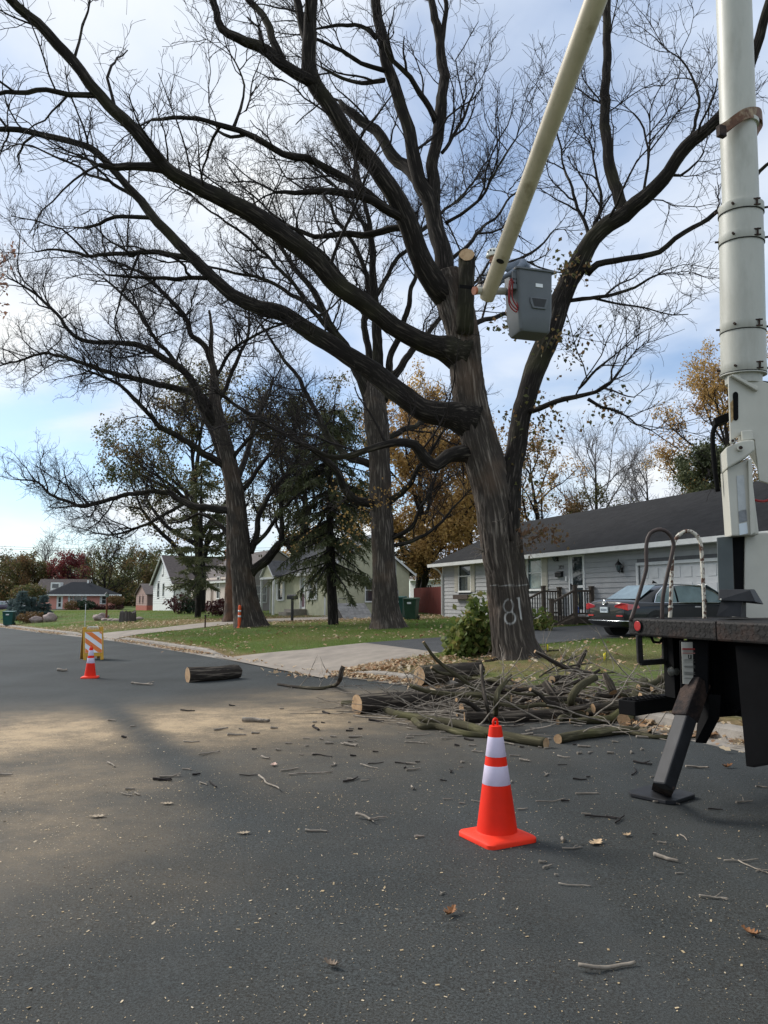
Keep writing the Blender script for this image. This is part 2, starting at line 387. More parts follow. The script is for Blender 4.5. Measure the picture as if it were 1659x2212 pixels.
def dust_density(x, y):
    """0..1 sawdust cover on the road, read off the photograph's cover: two drifts left of the log pile, thinning towards the camera"""
    d = np.zeros_like(x)
    for px, py, sx, sy, rot, a in [(330,1570,3.0,1.6,0.25,0.85),(40,1585,2.0,1.9,0.2,0.85),(500,1550,2.8,1.5,0.2,0.8),(620,1525,2.2,1.3,0.2,0.55),(720,1505,1.5,1.2,0,0.6),
                               (60,1690,1.4,1.3,0,0.6),(40,1800,1.1,1.4,0,0.5),(180,1900,0.9,0.9,0,0.30),(300,1650,1.4,0.8,0,0.3),(1100,1520,3.0,2.0,0,0.35),(1290,1525,1.7,1.1,0,0.75),(1575,1565,.9,.7,0,0.8),(180,1640,3.0,2.1,0,0.38),(450,1600,3.0,1.7,0,0.45),(680,1560,2.6,1.6,0,0.42)]:
        p = road_hit(px, py); c, s = math.cos(rot), math.sin(rot)
        u = (x - p.x)*c + (y - p.y)*s; v = -(x - p.x)*s + (y - p.y)*c
        d = np.maximum(d, a*np.exp(-0.5*((u/sx)**2 + (v/sy)**2)))
    # a swept wheel track crosses the drift
    a_, b_ = road_hit(225,1520), road_hit(430,1680)
    e = np.array([b_.x-a_.x, b_.y-a_.y]); Ln = np.hypot(*e); e /= Ln
    t = np.clip((x-a_.x)*e[0] + (y-a_.y)*e[1], -1, Ln+2); dd = np.hypot(x-a_.x-t*e[0], y-a_.y-t*e[1])
    d = d*(1 - 0.75*np.exp(-(dd/0.22)**2))
    base = 0.10*np.exp(-np.maximum(y - 1.5, 0)/6.0)*(x < 3.0) + 0.06*(y < 9)
    return np.clip(np.maximum(d, base), 0, 1)
xs = np.unique(np.concatenate([np.arange(-9, 6, 0.15), np.linspace(-160, -9, 40), np.linspace(6, 160, 40)]))
ys = np.unique(np.concatenate([np.arange(0.5, 18, 0.15), np.linspace(-40, 0.5, 20), np.arange(18, 60, 1.5), np.linspace(60, 420, 40)]))
XX, YY = np.meshgrid(xs, ys); V = np.c_[XX.ravel(), YY.ravel(), r_np(YY.ravel())]
nx, ny = len(xs), len(ys); I0 = (np.arange(ny-1)[:,None]*nx + np.arange(nx-1)[None,:]).ravel()
structure(fast_mesh('road', V, np.c_[I0, I0+1, I0+nx+1, I0+nx], M['asphalt'], None, True, {'dust': dust_density(V[:,0], V[:,1])}))

# lawns ------------------------------------------------------------
def lawn_material():
    m = mat('lawn_turf', (0.075, 0.115, 0.03), 0.95, 0.3, 3.0, bump=0.8, bscale=25, spec=0.1, col2=(0.16, 0.115, 0.06), c2thr=(0.5, 0.68), c2scale=0.35)
    t = m.node_tree; n = t.nodes; l = t.links
    a = n.new('ShaderNodeAttribute'); a.attribute_name = 'litter'
    p = n['Principled BSDF']; src = p.inputs['Base Color'].links[0].from_socket
    nz = n.new('ShaderNodeTexNoise'); nz.inputs['Scale'].default_value = 9; nz.inputs['Detail'].default_value = 6
    tcn = n.new('ShaderNodeTexCoord'); l.new(tcn.outputs['Object'], nz.inputs['Vector'])
    rp = n.new('ShaderNodeValToRGB'); rp.color_ramp.elements[0].position = 0.35; rp.color_ramp.elements[0].color = (0.10, 0.068, 0.036, 1); rp.color_ramp.elements[1].position = 0.7; rp.color_ramp.elements[1].color = (0.24, 0.165, 0.09, 1)
    l.new(nz.outputs['Fac'], rp.inputs[0])
    mx = n.new('ShaderNodeMix'); mx.data_type = 'RGBA'; l.new(a.outputs['Fac'], mx.inputs[0]); l.new(src, mx.inputs[6]); l.new(rp.outputs[0], mx.inputs[7]); l.new(mx.outputs[2], p.inputs['Base Color'])
    return m
M['lawn'] = lawn_material()
def litter_at(x, y, i, t):
    d = np.zeros_like(x)
    d = np.maximum(d, 0.9*np.exp(-(np.maximum(t-0.1, 0)/0.5)**2))                       # leaf drift behind the curb
    for px, py, sx, sy, a in [(860,1445,2.2,1.0,0.75),(1150,1415,2.0,1.2,0.6),(1300,1430,2.0,1.5,0.45),(300,1352,9,1.6,0.75),(480,1340,6,2.0,0.8),(760,1338,6,2.0,0.85),(180,1358,8,2,0.6),(1180,1360,3,1,0.6),(260,1320,14,6,0.35)]:
        p = G(px, py); d = np.maximum(d, a*np.exp(-0.5*(((x-p.x)/sx)**2 + ((y-p.y)/sy)**2)))
    return np.clip(d, 0, 1)
tt = np.concatenate([[0.10, 0.16, 0.25, 0.4, 0.6], np.arange(0.9, 14, 0.5), np.linspace(14, 60, 24)[1:], np.linspace(60, 190, 12)[1:]])
Pc = CURB[:,None,:] + CN[:,None,:]*tt[None,:,None]
x = Pc[...,0].ravel(); y = Pc[...,1].ravel(); tw = np.tile(tt, len(CURB)); iw = np.repeat(np.arange(len(CURB)), len(tt))
z = r_np(y) + 0.135*(1 - cutf(iw)*np.exp(-tw/1.1)) + rise_amp(y)*(1 - np.exp(-np.maximum(tw-0.15,0)/9.0))
z += np.where(tw > 1.0, 0.02*np.sin(x*1.7)*np.cos(y*1.3), 0)
nt_ = len(tt); I0 = (np.arange(len(CURB)-1)[:,None]*nt_ + np.arange(nt_-1)[None,:]).ravel()
structure(fast_mesh('lawn', np.c_[x, y, z], np.c_[I0, I0+1, I0+nt_+1, I0+nt_], M['lawn'], None, True, {'litter': litter_at(x, y, iw, tw)}))
# verge on the other side of the street
tt2 = -np.array([9.6, 9.8, 11, 14, 20, 35, 60, 120.]); Q = CURB[::4]; N_ = CN[::4]
Pc = Q[:,None,:] + N_[:,None,:]*tt2[None,:,None]; x = Pc[...,0].ravel(); y = Pc[...,1].ravel(); tw = np.tile(-tt2, len(Q))
z = r_np(y) + 0.13 + 0.5*(1 - np.exp(-(tw-9.6)/9.0))
k8 = len(tt2); I0 = (np.arange(len(Q)-1)[:,None]*k8 + np.arange(k8-1)[None,:]).ravel()
structure(fast_mesh('verge_lawn', np.c_[x, y, z], np.c_[I0, I0+1, I0+k8+1, I0+k8], M['lawn'], None, True, {'litter': np.zeros(len(x))}))

# curb with its concrete sections -----------------------------------
M['concrete'] = mat('weathered_concrete', (0.25, 0.225, 0.195), 0.9, 0.25, 5, bump=0.4, bscale=60, col2=(0.12, 0.105, 0.09), c2thr=(0.52, 0.75), c2scale=1.3)
M['concrete_apron'] = mat('driveway_concrete', (0.25, 0.217, 0.182), 0.9, 0.18, 2.2, bump=0.3, bscale=60, col2=(0.16, 0.14, 0.12), c2thr=(0.5, 0.8), c2scale=0.9)
curb_root = bpy.data.objects.new('curb', None); COL.objects.link(curb_root); curb_root['kind'] = 'structure'
def curb_section(i0, i1):
    idx = [i0 + (i1-i0)*k/6 for k in range(7)]; mb = MB(); gap = 0.006
    rows = []
    for n_, f in enumerate(idx):
        a = int(f); fr = f - a; b = min(a+1, len(CURB)-1)
        c = CURB[a]*(1-fr) + CURB[b]*fr; nn = CN[a]*(1-fr) + CN[b]*fr
        rise = 0.145*(1 - float(cutf(f)))+0.012
        z0 = float(r_np(c[1]))
        prof = [(-0.42, 0.006), (-0.06, 0.010), (-0.03, 0.010+0.75*rise), (0.02, rise), (0.14, rise+0.004), (0.155, -0.1), (-0.42, -0.1)]
        rows.append([(c[0]+nn[0]*p[0], c[1]+nn[1]*p[0], z0+p[1]) for p in prof])
    k = len(rows[0]); vs_ = [p for r_ in rows for p in r_]
    fs = [(i*k+j, i*k+(j+1)%k, (i+1)*k+(j+1)%k, (i+1)*k+j) for i in range(6) for j in range(k)]
    fs += [tuple(range(k-1,-1,-1)), tuple(6*k+j for j in range(k))]
    mb.add(vs_, fs); obj('curb_section', mb, M['concrete'], curb_root, autosm=35)
i = 6.0
while i < 220: curb_section(i+0.02, i+3.96); i += 4.0

# driveways ---------------------------------------------------------
def drape_strip(name, pairs, mt, dz, sub=8, across=6, group=None):
    P0 = [G(*a) for a, b in pairs]; P1 = [G(*b) for a, b in pairs]
    A = smooth_poly(np.array([(p.x, p.y) for p in P0]), 0.1, 0); B = smooth_poly(np.array([(p.x, p.y) for p in P1]), 0.1, 0)
    n_ = sub*(len(pairs)-1)+1; rows = []
    for k in range(n_):
        f = k/(n_-1)*(len(pairs)-1); a = min(int(f), len(pairs)-2); fr = f - a
        pa = P0[a].lerp(P0[a+1], fr); pb = P1[a].lerp(P1[a+1], fr)
        for j in range(across+1):
            q = pa.lerp(pb, j/across); rows.append((q.x, q.y, H(q.x, q.y) + dz))
    w_ = across+1; I0 = (np.arange(n_-1)[:,None]*w_ + np.arange(across)[None,:]).ravel()
    o = structure(fast_mesh(name, np.array(rows), np.c_[I0, I0+1, I0+w_+1, I0+w_], mt, None, True))
    poly = [(p.x, p.y) for p in P0] + [(p.x, p.y) for p in reversed(P1)]
    return o, poly
M['drive_asphalt'] = mat('driveway_asphalt', (0.042, 0.044, 0.046), 0.85, 0.25, 1.5, bump=0.3, bscale=120)
APRON = [((462,1420),(694,1466)),((545,1415),(740,1450)),((660,1404.5),(838,1431)),((788,1390),(950,1411))]
ASPH = [((788,1390),(950,1411)),((950,1378),(1080,1404)),((1156,1359),(1264,1383)),((1261,1352),(1361,1379)),((1420,1343),(1500,1372)),((1560,1330),(1650,1362))]
_, POLY_A = drape_strip('driveway_apron', APRON, M['concrete_apron'], 0.022)
_, POLY_B = drape_strip('driveway', ASPH, M['drive_asphalt'], 0.02)
_, POLY_C = drape_strip('neighbour_driveway', [((178,1374),(250,1381)),((225,1368),(300,1371)),((340,1358),(400,1361)),((440,1346),(500,1349)),((560,1338),(620,1342)),((700,1333),(760,1337)),((880,1331),(930,1334))], M['concrete_apron'], 0.02)
def in_poly(x, y, poly):
    ins = np.zeros(len(x), bool); n_ = len(poly)
    for a in range(n_):
        x0, y0 = poly[a]; x1, y1 = poly[(a+1) % n_]
        c = ((y0 > y) != (y1 > y)); 
        with np.errstate(divide='ignore', invalid='ignore'): xi = (x1-x0)*(y-y0)/(y1-y0) + x0
        ins ^= c & (x < xi)
    return ins
def off_drives(x, y): return ~(in_poly(x, y, POLY_A) | in_poly(x, y, POLY_B) | in_poly(x, y, POLY_C))
# ---------------------------------------------------------------- branching
def crom(P, R_, step):
    """Catmull-Rom through points (n,3) with radii"""
    P = np.asarray(P, float); R_ = np.asarray(R_, float); n = len(P)
    ext = np.vstack([2*P[0]-P[1], P, 2*P[-1]-P[-2]]); out_p, out_r = [], []
    for i in range(n-1):
        p0, p1, p2, p3 = ext[i], ext[i+1], ext[i+2], ext[i+3]
        m_ = max(2, int(np.linalg.norm(p2-p1)/step))
        for k in range(m_):
            t = k/m_
            out_p.append(0.5*((2*p1)+(-p0+p2)*t+(2*p0-5*p1+4*p2-p3)*t*t+(-p0+3*p1-3*p2+p3)*t**3)); out_r.append(R_[i]*(1-t)+R_[i+1]*t)
    out_p.append(P[-1]); out_r.append(R_[-1])
    return np.array(out_p), np.array(out_r)
def frames(P):
    T = np.gradient(P, axis=0); T /= np.linalg.norm(T, axis=1)[:,None]+1e-9
    U = np.zeros_like(P); a = np.cross(T[0], [0.13, 0.9, 0.2]); U[0] = a/np.linalg.norm(a)
    for i in range(1, len(P)):
        u = U[i-1] - T[i]*np.dot(U[i-1], T[i]); U[i] = u/(np.linalg.norm(u)+1e-9)
    return T, U, np.cross(T, U)
def limb_object(name, P, R_, mt, parent, sides=14, step=0.15, rough=0.06, flare=None, paint=None, ridge=0.0, cap_mat=None, smooth=True, knots=(), kink=0.0):
    p, r = crom(P, R_, step)
    if kink:
        sd = random.random()*40; m_ = len(p)
        for i in range(1, m_): p[i] += np.array(mnoise.noise_vector(Vector(p[i])*1.1 + Vector((sd,0,0))))*kink*min(1, i/5) + np.array(mnoise.noise_vector(Vector(p[i])*3.1 + Vector((0,sd,0))))*kink*.35*min(1, i/5)
    T, U, W = frames(p); n = len(p)
    th = np.arange(sides)*2*math.pi/sides; s = np.r_[0, np.cumsum(np.linalg.norm(np.diff(p, axis=0), axis=1))]
    rr = np.repeat(r[:,None], sides, 1)
    seed = random.random()*50; nzv = np.zeros((n, sides))
    for i in range(n):
        for k in range(sides):
            c, sn = math.cos(th[k]), math.sin(th[k])
            a = mnoise.noise(Vector((c*1.3, sn*1.3, s[i]*0.9/max(0.2, R_[0]*2)+seed)))
            b = 0.0
            if ridge:
                b = 1 - abs(mnoise.noise(Vector((c*r[i]*16, sn*r[i]*16, s[i]*1.7+seed))))*2.2 
                b += 0.5*mnoise.noise(Vector((c*r[i]*38, sn*r[i]*38, s[i]*5+seed)))
            nzv[i,k] = a*rough*r[i]*2.2 + b*ridge
    if flare:
        fl = np.exp(-s/flare[0])[:,None]*flare[1]*(1 + 0.35*np.cos(th*5+0.7)[None,:] + 0.2*np.cos(th*3+2)[None,:]); rr = rr + fl
    for (ks, ka, kr, kh) in knots:
        dth = (th - ka + math.pi) % (2*math.pi) - math.pi
        rr = rr + kh*np.exp(-(((s-ks)[:,None]/kr)**2 + ((dth[None,:]*r[:,None])/kr)**2))
    rr = rr + nzv
    V = p[:,None,:] + rr[:,:,None]*(np.cos(th)[None,:,None]*U[:,None,:] + np.sin(th)[None,:,None]*W[:,None,:])
    bark = np.stack([np.cos(th)[None,:]*r[:,None]*1.0, np.sin(th)[None,:]*r[:,None], np.repeat(s[:,None], sides, 1)*0.085 + seed], axis=2)
    if not smooth: pass
    i0 = (np.arange(n-1)[:,None]*sides + np.arange(sides)[None,:]); k1 = (np.arange(n-1)[:,None]*sides + ((np.arange(sides)+1) % sides)[None,:])
    Fq = np.stack([i0, k1, k1+sides, i0+sides], axis=2).reshape(-1, 4)
    Vf = V.reshape(-1, 3); at_ = {'bark': bark.reshape(-1, 3)}
    if paint is not None: at_['paint'] = paint(Vf)
    o = fast_mesh(name, Vf, Fq, mt, parent, True, at_)
    # end caps
    me = o.data; bm = bmesh.new(); bm.from_mesh(me); bm.verts.ensure_lookup_table()
    try: bm.faces.new([bm.verts[(n-1)*sides+k] for k in range(sides)])
    except Exception: pass
    try: bm.faces.new([bm.verts[k] for k in range(sides-1,-1,-1)])
    except Exception: pass
    bm.to_mesh(me); bm.free()
    if cap_mat:
        me.materials.append(cap_mat)
        for f in me.polygons:
            if len(f.vertices) == sides: f.material_index = 1; f.use_smooth = False
    return o, p, r
def tubes_mesh(name, items, sides, mt, parent):
    """many thin tapering stems as one mesh; items = list of (pts (n,3), radii (n,))"""
    by = {}
    for P, R_ in items: by.setdefault(len(P), []).append((P, R_))
    Vs, Fs, Bs, off = [], [], [], 0
    th = np.arange(sides)*2*math.pi/sides
    for n, lst in by.items():
        P = np.array([a for a, b in lst]); R_ = np.array([b for a, b in lst]); N = len(P)
        T = np.gradient(P, axis=1); T /= np.linalg.norm(T, axis=2)[...,None]+1e-9
        ref = np.array([0.31, 0.52, 0.79]); U = np.cross(T, ref); U /= np.linalg.norm(U, axis=2)[...,None]+1e-9; W = np.cross(T, U)
        V = P[:,:,None,:] + R_[:,:,None,None]*(np.cos(th)[None,None,:,None]*U[:,:,None,:] + np.sin(th)[None,None,:,None]*W[:,:,None,:])
        Vs.append(V.reshape(-1, 3))
        b = np.zeros((N, n, sides, 3)); b[...,0] = np.cos(th)*0.02; b[...,1] = np.sin(th)*0.02; b[...,2] = np.arange(n)[None,:,None]*0.05 + np.arange(N)[:,None,None]*0.37
        Bs.append(b.reshape(-1, 3))
        base = off + (np.arange(N)[:,None,None]*n + np.arange(n-1)[None,:,None])*sides
        k = np.arange(sides)[None,None,:]; k2 = (np.arange(sides)+1) % sides
        Fs.append(np.stack([base+k, base+k2[None,None,:], base+k2[None,None,:]+sides, base+k+sides], axis=3).reshape(-1, 4)); off += N*n*sides
    o = fast_mesh(name, np.vstack(Vs), np.vstack(Fs), mt, parent, True, {'bark': np.vstack(Bs)})
    return stuff(o)
def grow(P0, d, length, r0, n=6, wig=0.22, up=0.06, r_end=0.35):
    d = np.array(d, float); d /= np.linalg.norm(d)+1e-9; pts = [np.array(P0, float)]; seg = length/(n-1)
    for i in range(n-1):
        d = d + RNG.normal(0, wig, 3) + np.array([0, 0, up]); d /= np.linalg.norm(d)
        pts.append(pts[-1] + d*seg)
    return np.array(pts), r0*np.linspace(1, r_end, n)
def spawn(P, R_, count, lo, hi, ang, len_f, r_f, n=6, wig=0.22, up=0.05, flat=0.0):
    """side shoots along a stem"""
    out_ = []; s = np.r_[0, np.cumsum(np.linalg.norm(np.diff(P, axis=0), axis=1))]; Lt = s[-1]
    for _ in range(count):
        f = lo + (hi-lo)*RNG.random(); q = f*Lt; j = min(len(P)-2, int(np.searchsorted(s, q))-1 if q > 0 else 0); j = max(j, 0)
        fr = (q - s[j])/(s[j+1]-s[j]+1e-9); p = P[j]*(1-fr)+P[j+1]*fr; r = R_[j]*(1-fr)+R_[j+1]*fr
        t = P[j+1]-P[j]; t /= np.linalg.norm(t)+1e-9
        v = RNG.normal(0, 1, 3); v[1] *= (1-flat); v -= t*np.dot(v, t); v /= np.linalg.norm(v)+1e-9; v[2] += 0.25
        a = ang*(0.7+0.6*RNG.random()); d = t*math.cos(a) + v*math.sin(a)
        out_.append(grow(p, d, len_f(f, r), min(r*0.75, r_f(f, r)), n, wig, up))
    return out_
def spawn_batch(items, counts, lo, hi, ang, len_f, r_f, n=6, wig=0.22, up=0.05, r_end=0.35):
    """side shoots on many stems with the same number of points, all at once"""
    P = np.array([a for a, b in items]); R_ = np.array([b for a, b in items]); m = P.shape[1]
    idx = np.repeat(np.arange(len(P)), counts); N = len(idx)
    if N == 0: return []
    f = lo + (hi-lo)*RNG.random(N); q = f*(m-1); j = np.minimum(q.astype(int), m-2); fr = q - j
    p = P[idx,j]*(1-fr)[:,None] + P[idx,j+1]*fr[:,None]; r = R_[idx,j]*(1-fr) + R_[idx,j+1]*fr
    t = P[idx,j+1]-P[idx,j]; t /= np.linalg.norm(t, axis=1)[:,None]+1e-9
    v = RNG.normal(0,1,(N,3)); v -= t*np.sum(v*t, axis=1)[:,None]; v /= np.linalg.norm(v, axis=1)[:,None]+1e-9; v[:,2] += 0.25
    a = ang*(0.7+0.6*RNG.random(N)); d = t*np.cos(a)[:,None] + v*np.sin(a)[:,None]; d /= np.linalg.norm(d, axis=1)[:,None]
    L_ = len_f(f, N); r0 = np.minimum(r*0.75, r_f(f, N)); seg = (L_/(n-1))[:,None]; out_ = np.empty((N,n,3)); out_[:,0] = p
    for i in range(1, n):
        d = d + RNG.normal(0, wig, (N,3)); d[:,2] += up; d /= np.linalg.norm(d, axis=1)[:,None]; out_[:,i] = out_[:,i-1] + d*seg
    RR = r0[:,None]*np.linspace(1, r_end, n)[None,:]
    return list(zip(out_, RR))
def plen(items): 
    P = np.array([a for a, b in items]); return np.sum(np.linalg.norm(np.diff(P, axis=1), axis=2), axis=1)
def leaves_mesh(name, C, size, mt, parent, droop=0.3, rndf=None, aspect=0.6):
    """leaf faces at points C (n,3): pointed, folded along the midrib"""
    n = len(C); C = np.asarray(C)
    ax = RNG.normal(0, 1, (n,3)); ax[:,2] -= droop; ax /= np.linalg.norm(ax, axis=1)[:,None]
    b = RNG.normal(0, 1, (n,3)); b -= ax*np.sum(ax*b, axis=1)[:,None]; b /= np.linalg.norm(b, axis=1)[:,None]; c = np.cross(ax, b)
    L_ = (np.asarray(size)*(0.6+0.8*RNG.random(n)))[:,None] if np.ndim(size)==0 or True else size
    w_ = L_*aspect*0.5
    v0 = C; v1 = C+ax*L_*0.45+b*w_+c*w_*0.35; v2 = C+ax*L_; v3 = C+ax*L_*0.45-b*w_+c*w_*0.35
    V = np.stack([v0,v1,v2,v3], axis=1).reshape(-1,3); I = np.arange(n)*4
    Fq = np.concatenate([np.c_[I,I+1,I+2], np.c_[I,I+2,I+3]])
    rnd = np.repeat(RNG.random(n) if rndf is None else rndf, 4)
    return stuff(fast_mesh(name, V, Fq, mt, parent, False, {'rnd': rnd}))

M['bark_oak'] = bark_mat('oak_bark', (0.05, 0.042, 0.036), (0.33, 0.285, 0.24), (0.22, 0.145, 0.10), 11.0, 1.0, 0.04, paint=True, moss=0.3, hi=1.05)
M['bark_limb'] = bark_mat('limb_bark', (0.016, 0.0135, 0.012), (0.145, 0.125, 0.105), (0.065, 0.065, 0.032), 15.0, 0.9, 0.02, moss=0.35)  # darker than the trunk bark: underexposed look of the limbs put into the colour
M['twig'] = mat('twig_bark', (0.026, 0.022, 0.021), 0.9, 0.3, 3, spec=0.15)
M['cut_wood'] = mat('cut_wood', (0.36, 0.225, 0.12), 0.85, 0.3, 14, bump=0.4, bscale=50, col2=(0.48, 0.33, 0.19), c2thr=(0.45, 0.6), c2scale=6)
M['leaf_oak'] = leaf_mat('oak_leaf', [(0.05,0.06,0.02),(0.10,0.10,0.035),(0.16,0.10,0.045),(0.20,0.11,0.05)], 0.35)
M['leaf_yellow'] = leaf_mat('yellow_leaf', [(0.36,0.22,0.07),(0.48,0.32,0.11),(0.40,0.24,0.09),(0.26,0.16,0.07)], 0.5)
M['leaf_green'] = leaf_mat('dull_green_leaf', [(0.05,0.068,0.024),(0.085,0.095,0.034),(0.13,0.11,0.042),(0.18,0.115,0.055)], 0.4)
M['leaf_red'] = leaf_mat('red_leaf', [(0.14,0.03,0.035),(0.20,0.05,0.05),(0.16,0.06,0.05)], 0.35)
M['needle'] = leaf_mat('spruce_needle', [(0.065,0.078,0.038),(0.095,0.108,0.05),(0.13,0.13,0.062)], 0.3)
M['needle_blue'] = leaf_mat('blue_spruce_needle', [(0.07,0.11,0.115),(0.11,0.16,0.16),(0.15,0.2,0.195)], 0.15)

def traced(path, Y0):
    """path of (px, py, width_px[, dY]) -> world points and radii"""
    P, R_ = [], []
    n = len(path); dys = [(p[3] if len(p) > 3 else None) for p in path]
    if dys[0] is None: dys[0] = 0.0
    if dys[-1] is None: dys[-1] = dys[0]
    known = [i for i in range(n) if dys[i] is not None]
    dy = np.interp(range(n), known, [dys[i] for i in known])
    for i, p in enumerate(path):
        q = at(p[0], p[1], Y0 + dy[i]); P.append(q); R_.append(0.5*p[2]*mpp(p[1], Y0 + dy[i]))
    return np.array(P), np.array(R_)

def build_oak(root, Y0, trunk, limbs, dens=1.0, seed=1, trunk_kw=None, limb_sides=12, limb_step=0.18, twig_min=0.006, leaf=None, mids=0.0):
    global RNG
    RNG = np.random.default_rng(seed); random.seed(seed)
    P, R_ = traced(trunk, Y0); kw = dict(sides=48, step=0.12, rough=0.05, ridge=0.012); kw.update(trunk_kw or {})
    _, tp, tr = limb_object('trunk', P, R_, M['bark_oak'], root, **kw)
    l1, l2, l3, l4 = [], [], [], []
    for path in limbs:
        opts = path[0] if isinstance(path[0], dict) else {}
        pts = path[1:] if opts else path
        P, R_ = traced(pts, Y0)
        o, p, r = limb_object(opts.get('name', 'limb'), P, R_, M['bark_limb'], root, sides=16 if R_[0] > 0.15 else limb_sides if R_[0] > 0.05 else 8, step=limb_step, rough=0.07, ridge=0.008 if R_[0] > 0.12 else 0.003,
                              cap_mat=M['cut_wood'] if opts.get('cut') else None, kink=0.0 if opts.get('cut') else 0.06 if R_[0] > .2 else 0.11)
        if opts.get('bare'): continue
        Lt = np.sum(np.linalg.norm(np.diff(p, axis=0), axis=1)); lo = opts.get('lo', 0.25)
        k = opts.get('k', 1.0)
        l1 += spawn(p, r, int(dens*k*Lt*opts.get('n1', 1.3)), lo, 1.0, 0.95, lambda f, r_: (0.8+1.9*RNG.random())*(1.2-0.4*f), lambda f, r_: 0.014+0.028*RNG.random(), 8, 0.19, 0.05)
        if mids:
            md = spawn(p, r, int(mids*Lt), max(lo, .15), .95, 0.9, lambda f, r_: 1.4+2.2*RNG.random(), lambda f, r_: 0.022+0.025*RNG.random(), 8, 0.2, 0.05)
            if md: l1 += md; l1 += spawn_batch(md, np.full(len(md), 4), .25, 1.0, .85, lambda f, N: .6+1.0*RNG.random(N), lambda f, N: .011+.012*RNG.random(N), 8, .24, .04)
        # the tip carries on as finer branches
        if not opts.get('cut') and R_[-1] < 0.12:
            t = p[-1]-p[-3]
            for _ in range(3): l1.append(grow(p[-1], t/np.linalg.norm(t)+RNG.normal(0,0.3,3), 1.2+1.2*RNG.random(), max(0.012, r[-1]*0.6), 8, 0.22, 0.04))
    Ls = plen(l1); l2 = spawn_batch(l1, (1+Ls*4.6).astype(int), 0.12, 1.0, 0.8, lambda f, N: (0.3+0.8*RNG.random(N))*(1.15-0.5*f), lambda f, N: 0.006+0.007*RNG.random(N), 6, 0.2, 0.035)
    Ls = plen(l2); l3 = spawn_batch(l2, (Ls*5.0+RNG.random(len(Ls))).astype(int), 0.2, 1.0, 0.75, lambda f, N: 0.14+0.34*RNG.random(N), lambda f, N: np.full(N, twig_min), 4, 0.25, 0.03)
    tubes_mesh('branches', l1, 6, M['twig'], root)
    tubes_mesh('twigs', [(P, np.maximum(R_, twig_min*0.75)) for P, R_ in l2], 4, M['twig'], root)
    if l3: tubes_mesh('twig_tips', [(P, np.maximum(R_, twig_min*0.6)) for P, R_ in l3], 3, M['twig'], root)
    if leaf:
        tips = np.array([P[-1] for P, R_ in l2 + l3]); keep = RNG.random(len(tips)) < leaf
        keep &= mask_leaf(tips) if 'mask_leaf' in globals() and callable(mask_leaf) else True
        C = tips[keep]
        if len(C): leaves_mesh('leaves', np.repeat(C, 3, 0) + RNG.normal(0, 0.05, (len(C)*3, 3)), 0.15, M['leaf_oak'], root)
    return tp, tr, l1, l2

# ---------------- the oak being felled --------------------------------
YA = 18.0
base = G(1118, 1421); YA = base.y
oak = thing('oak_tree', 'huge bare oak at the curb, its trunk sprayed with a white number', 'tree', (0,0,0))
def paint_oak(V):
    """spray paint: a level line round the trunk and the figures 8 and 1, in metres on the near side of the bark"""
    d = V - np.array([0, 0, CAM_Z]); ang_u = d[:,0]; depth = d[:,1]*CP + d[:,2]*SP
    px = CX + F*d[:,0]/depth; py = CY - F*(d[:,2]*CP - d[:,1]*SP)/depth
    out_ = np.zeros(len(V)); near = V[:,1] < np.interp(V[:,2], [0, 8], [YA+0.05, YA+0.05])
    def stroke(pts, wd, a):
        m_ = np.zeros(len(V))
        for (x0,y0),(x1,y1) in zip(pts[:-1], pts[1:]):
            ex, ey = x1-x0, y1-y0; L2 = ex*ex+ey*ey; t = np.clip(((px-x0)*ex+(py-y0)*ey)/L2, 0, 1)
            m_ = np.maximum(m_, a*np.clip(1.35 - np.hypot(px-x0-t*ex, py-y0-t*ey)/wd, 0, 1))
        return m_
    e = lambda cx, cy, a, b: [(cx+a*math.cos(k/18*2*math.pi), cy+b*math.sin(k/18*2*math.pi)) for k in range(19)]
    for m_ in (stroke([(1058,1264),(1090,1265.5),(1140,1263)], 2.4, 0.75), stroke(e(1098.5,1309,10.5,14), 3.1, 0.82), stroke(e(1102,1335,11.5,13), 3.3, 0.86), stroke([(1117,1293),(1121,1292),(1122,1310),(1126,1338)], 3.0, .92)):
        out_ = np.maximum(out_, m_*near)
    return out_
trunkA = [(1120,1432,92),(1116,1408,86),(1108,1370,84),(1101,1300,82),(1092,1235,80),(1084,1190,84),(1077,1130,88),(1064,1060,82),(1048,1000,78),(1031,935,76),(1017,873,70),(1007,790,66),(1000,727,66),(986,664,72),(972,620,70),(962,590,56)]
L1 = [(1003,768,84,0.0),(972,754,64,-0.1),(945,745,49,-0.25),(906,735,42,-0.5),(852,706,40,-0.7),(785,656,38,-1.0),(727,610,38,-1.3),(643,531,40,-1.7),(583,492,40,-2.0),(520,452,37,-2.3),(479,429,35,-2.5),(417,396,31,-2.8),(354,362,28,-3.1),(312,308,26,-3.3),(271,258,25,-3.5),(217,204,24,-3.7),(175,154,23,-3.9),(125,104,22,-4.0),(83,54,20,-4.2),(37,12,19,-4.4),(-10,-40,18,-4.6),(-90,-110,15,-5)]
L2_ = [(1025,912,92,0.0),(992,900,70,-0.05),(960,893,54,-0.1),(910,884,47,-0.2),(860,848,46,-0.2),(789,793,42,-0.1),(706,739,38,0.1),(643,698,35,0.3),(602,675,33,0.4),(560,667,30,0.5),(500,637,27,0.7),(458,600,25,0.8),(417,558,23,0.9),(375,517,21,1.0),(333,471,19,1.1),(308,437,18,1.2),(275,404,15,1.2),(246,367,14,1.2),(208,329,15,1.2),(165,308,13,1.2),(83,288,12,1.2),(42,281,11,1.2),(0,279,10,1.2),(-80,270,8,1.2)]
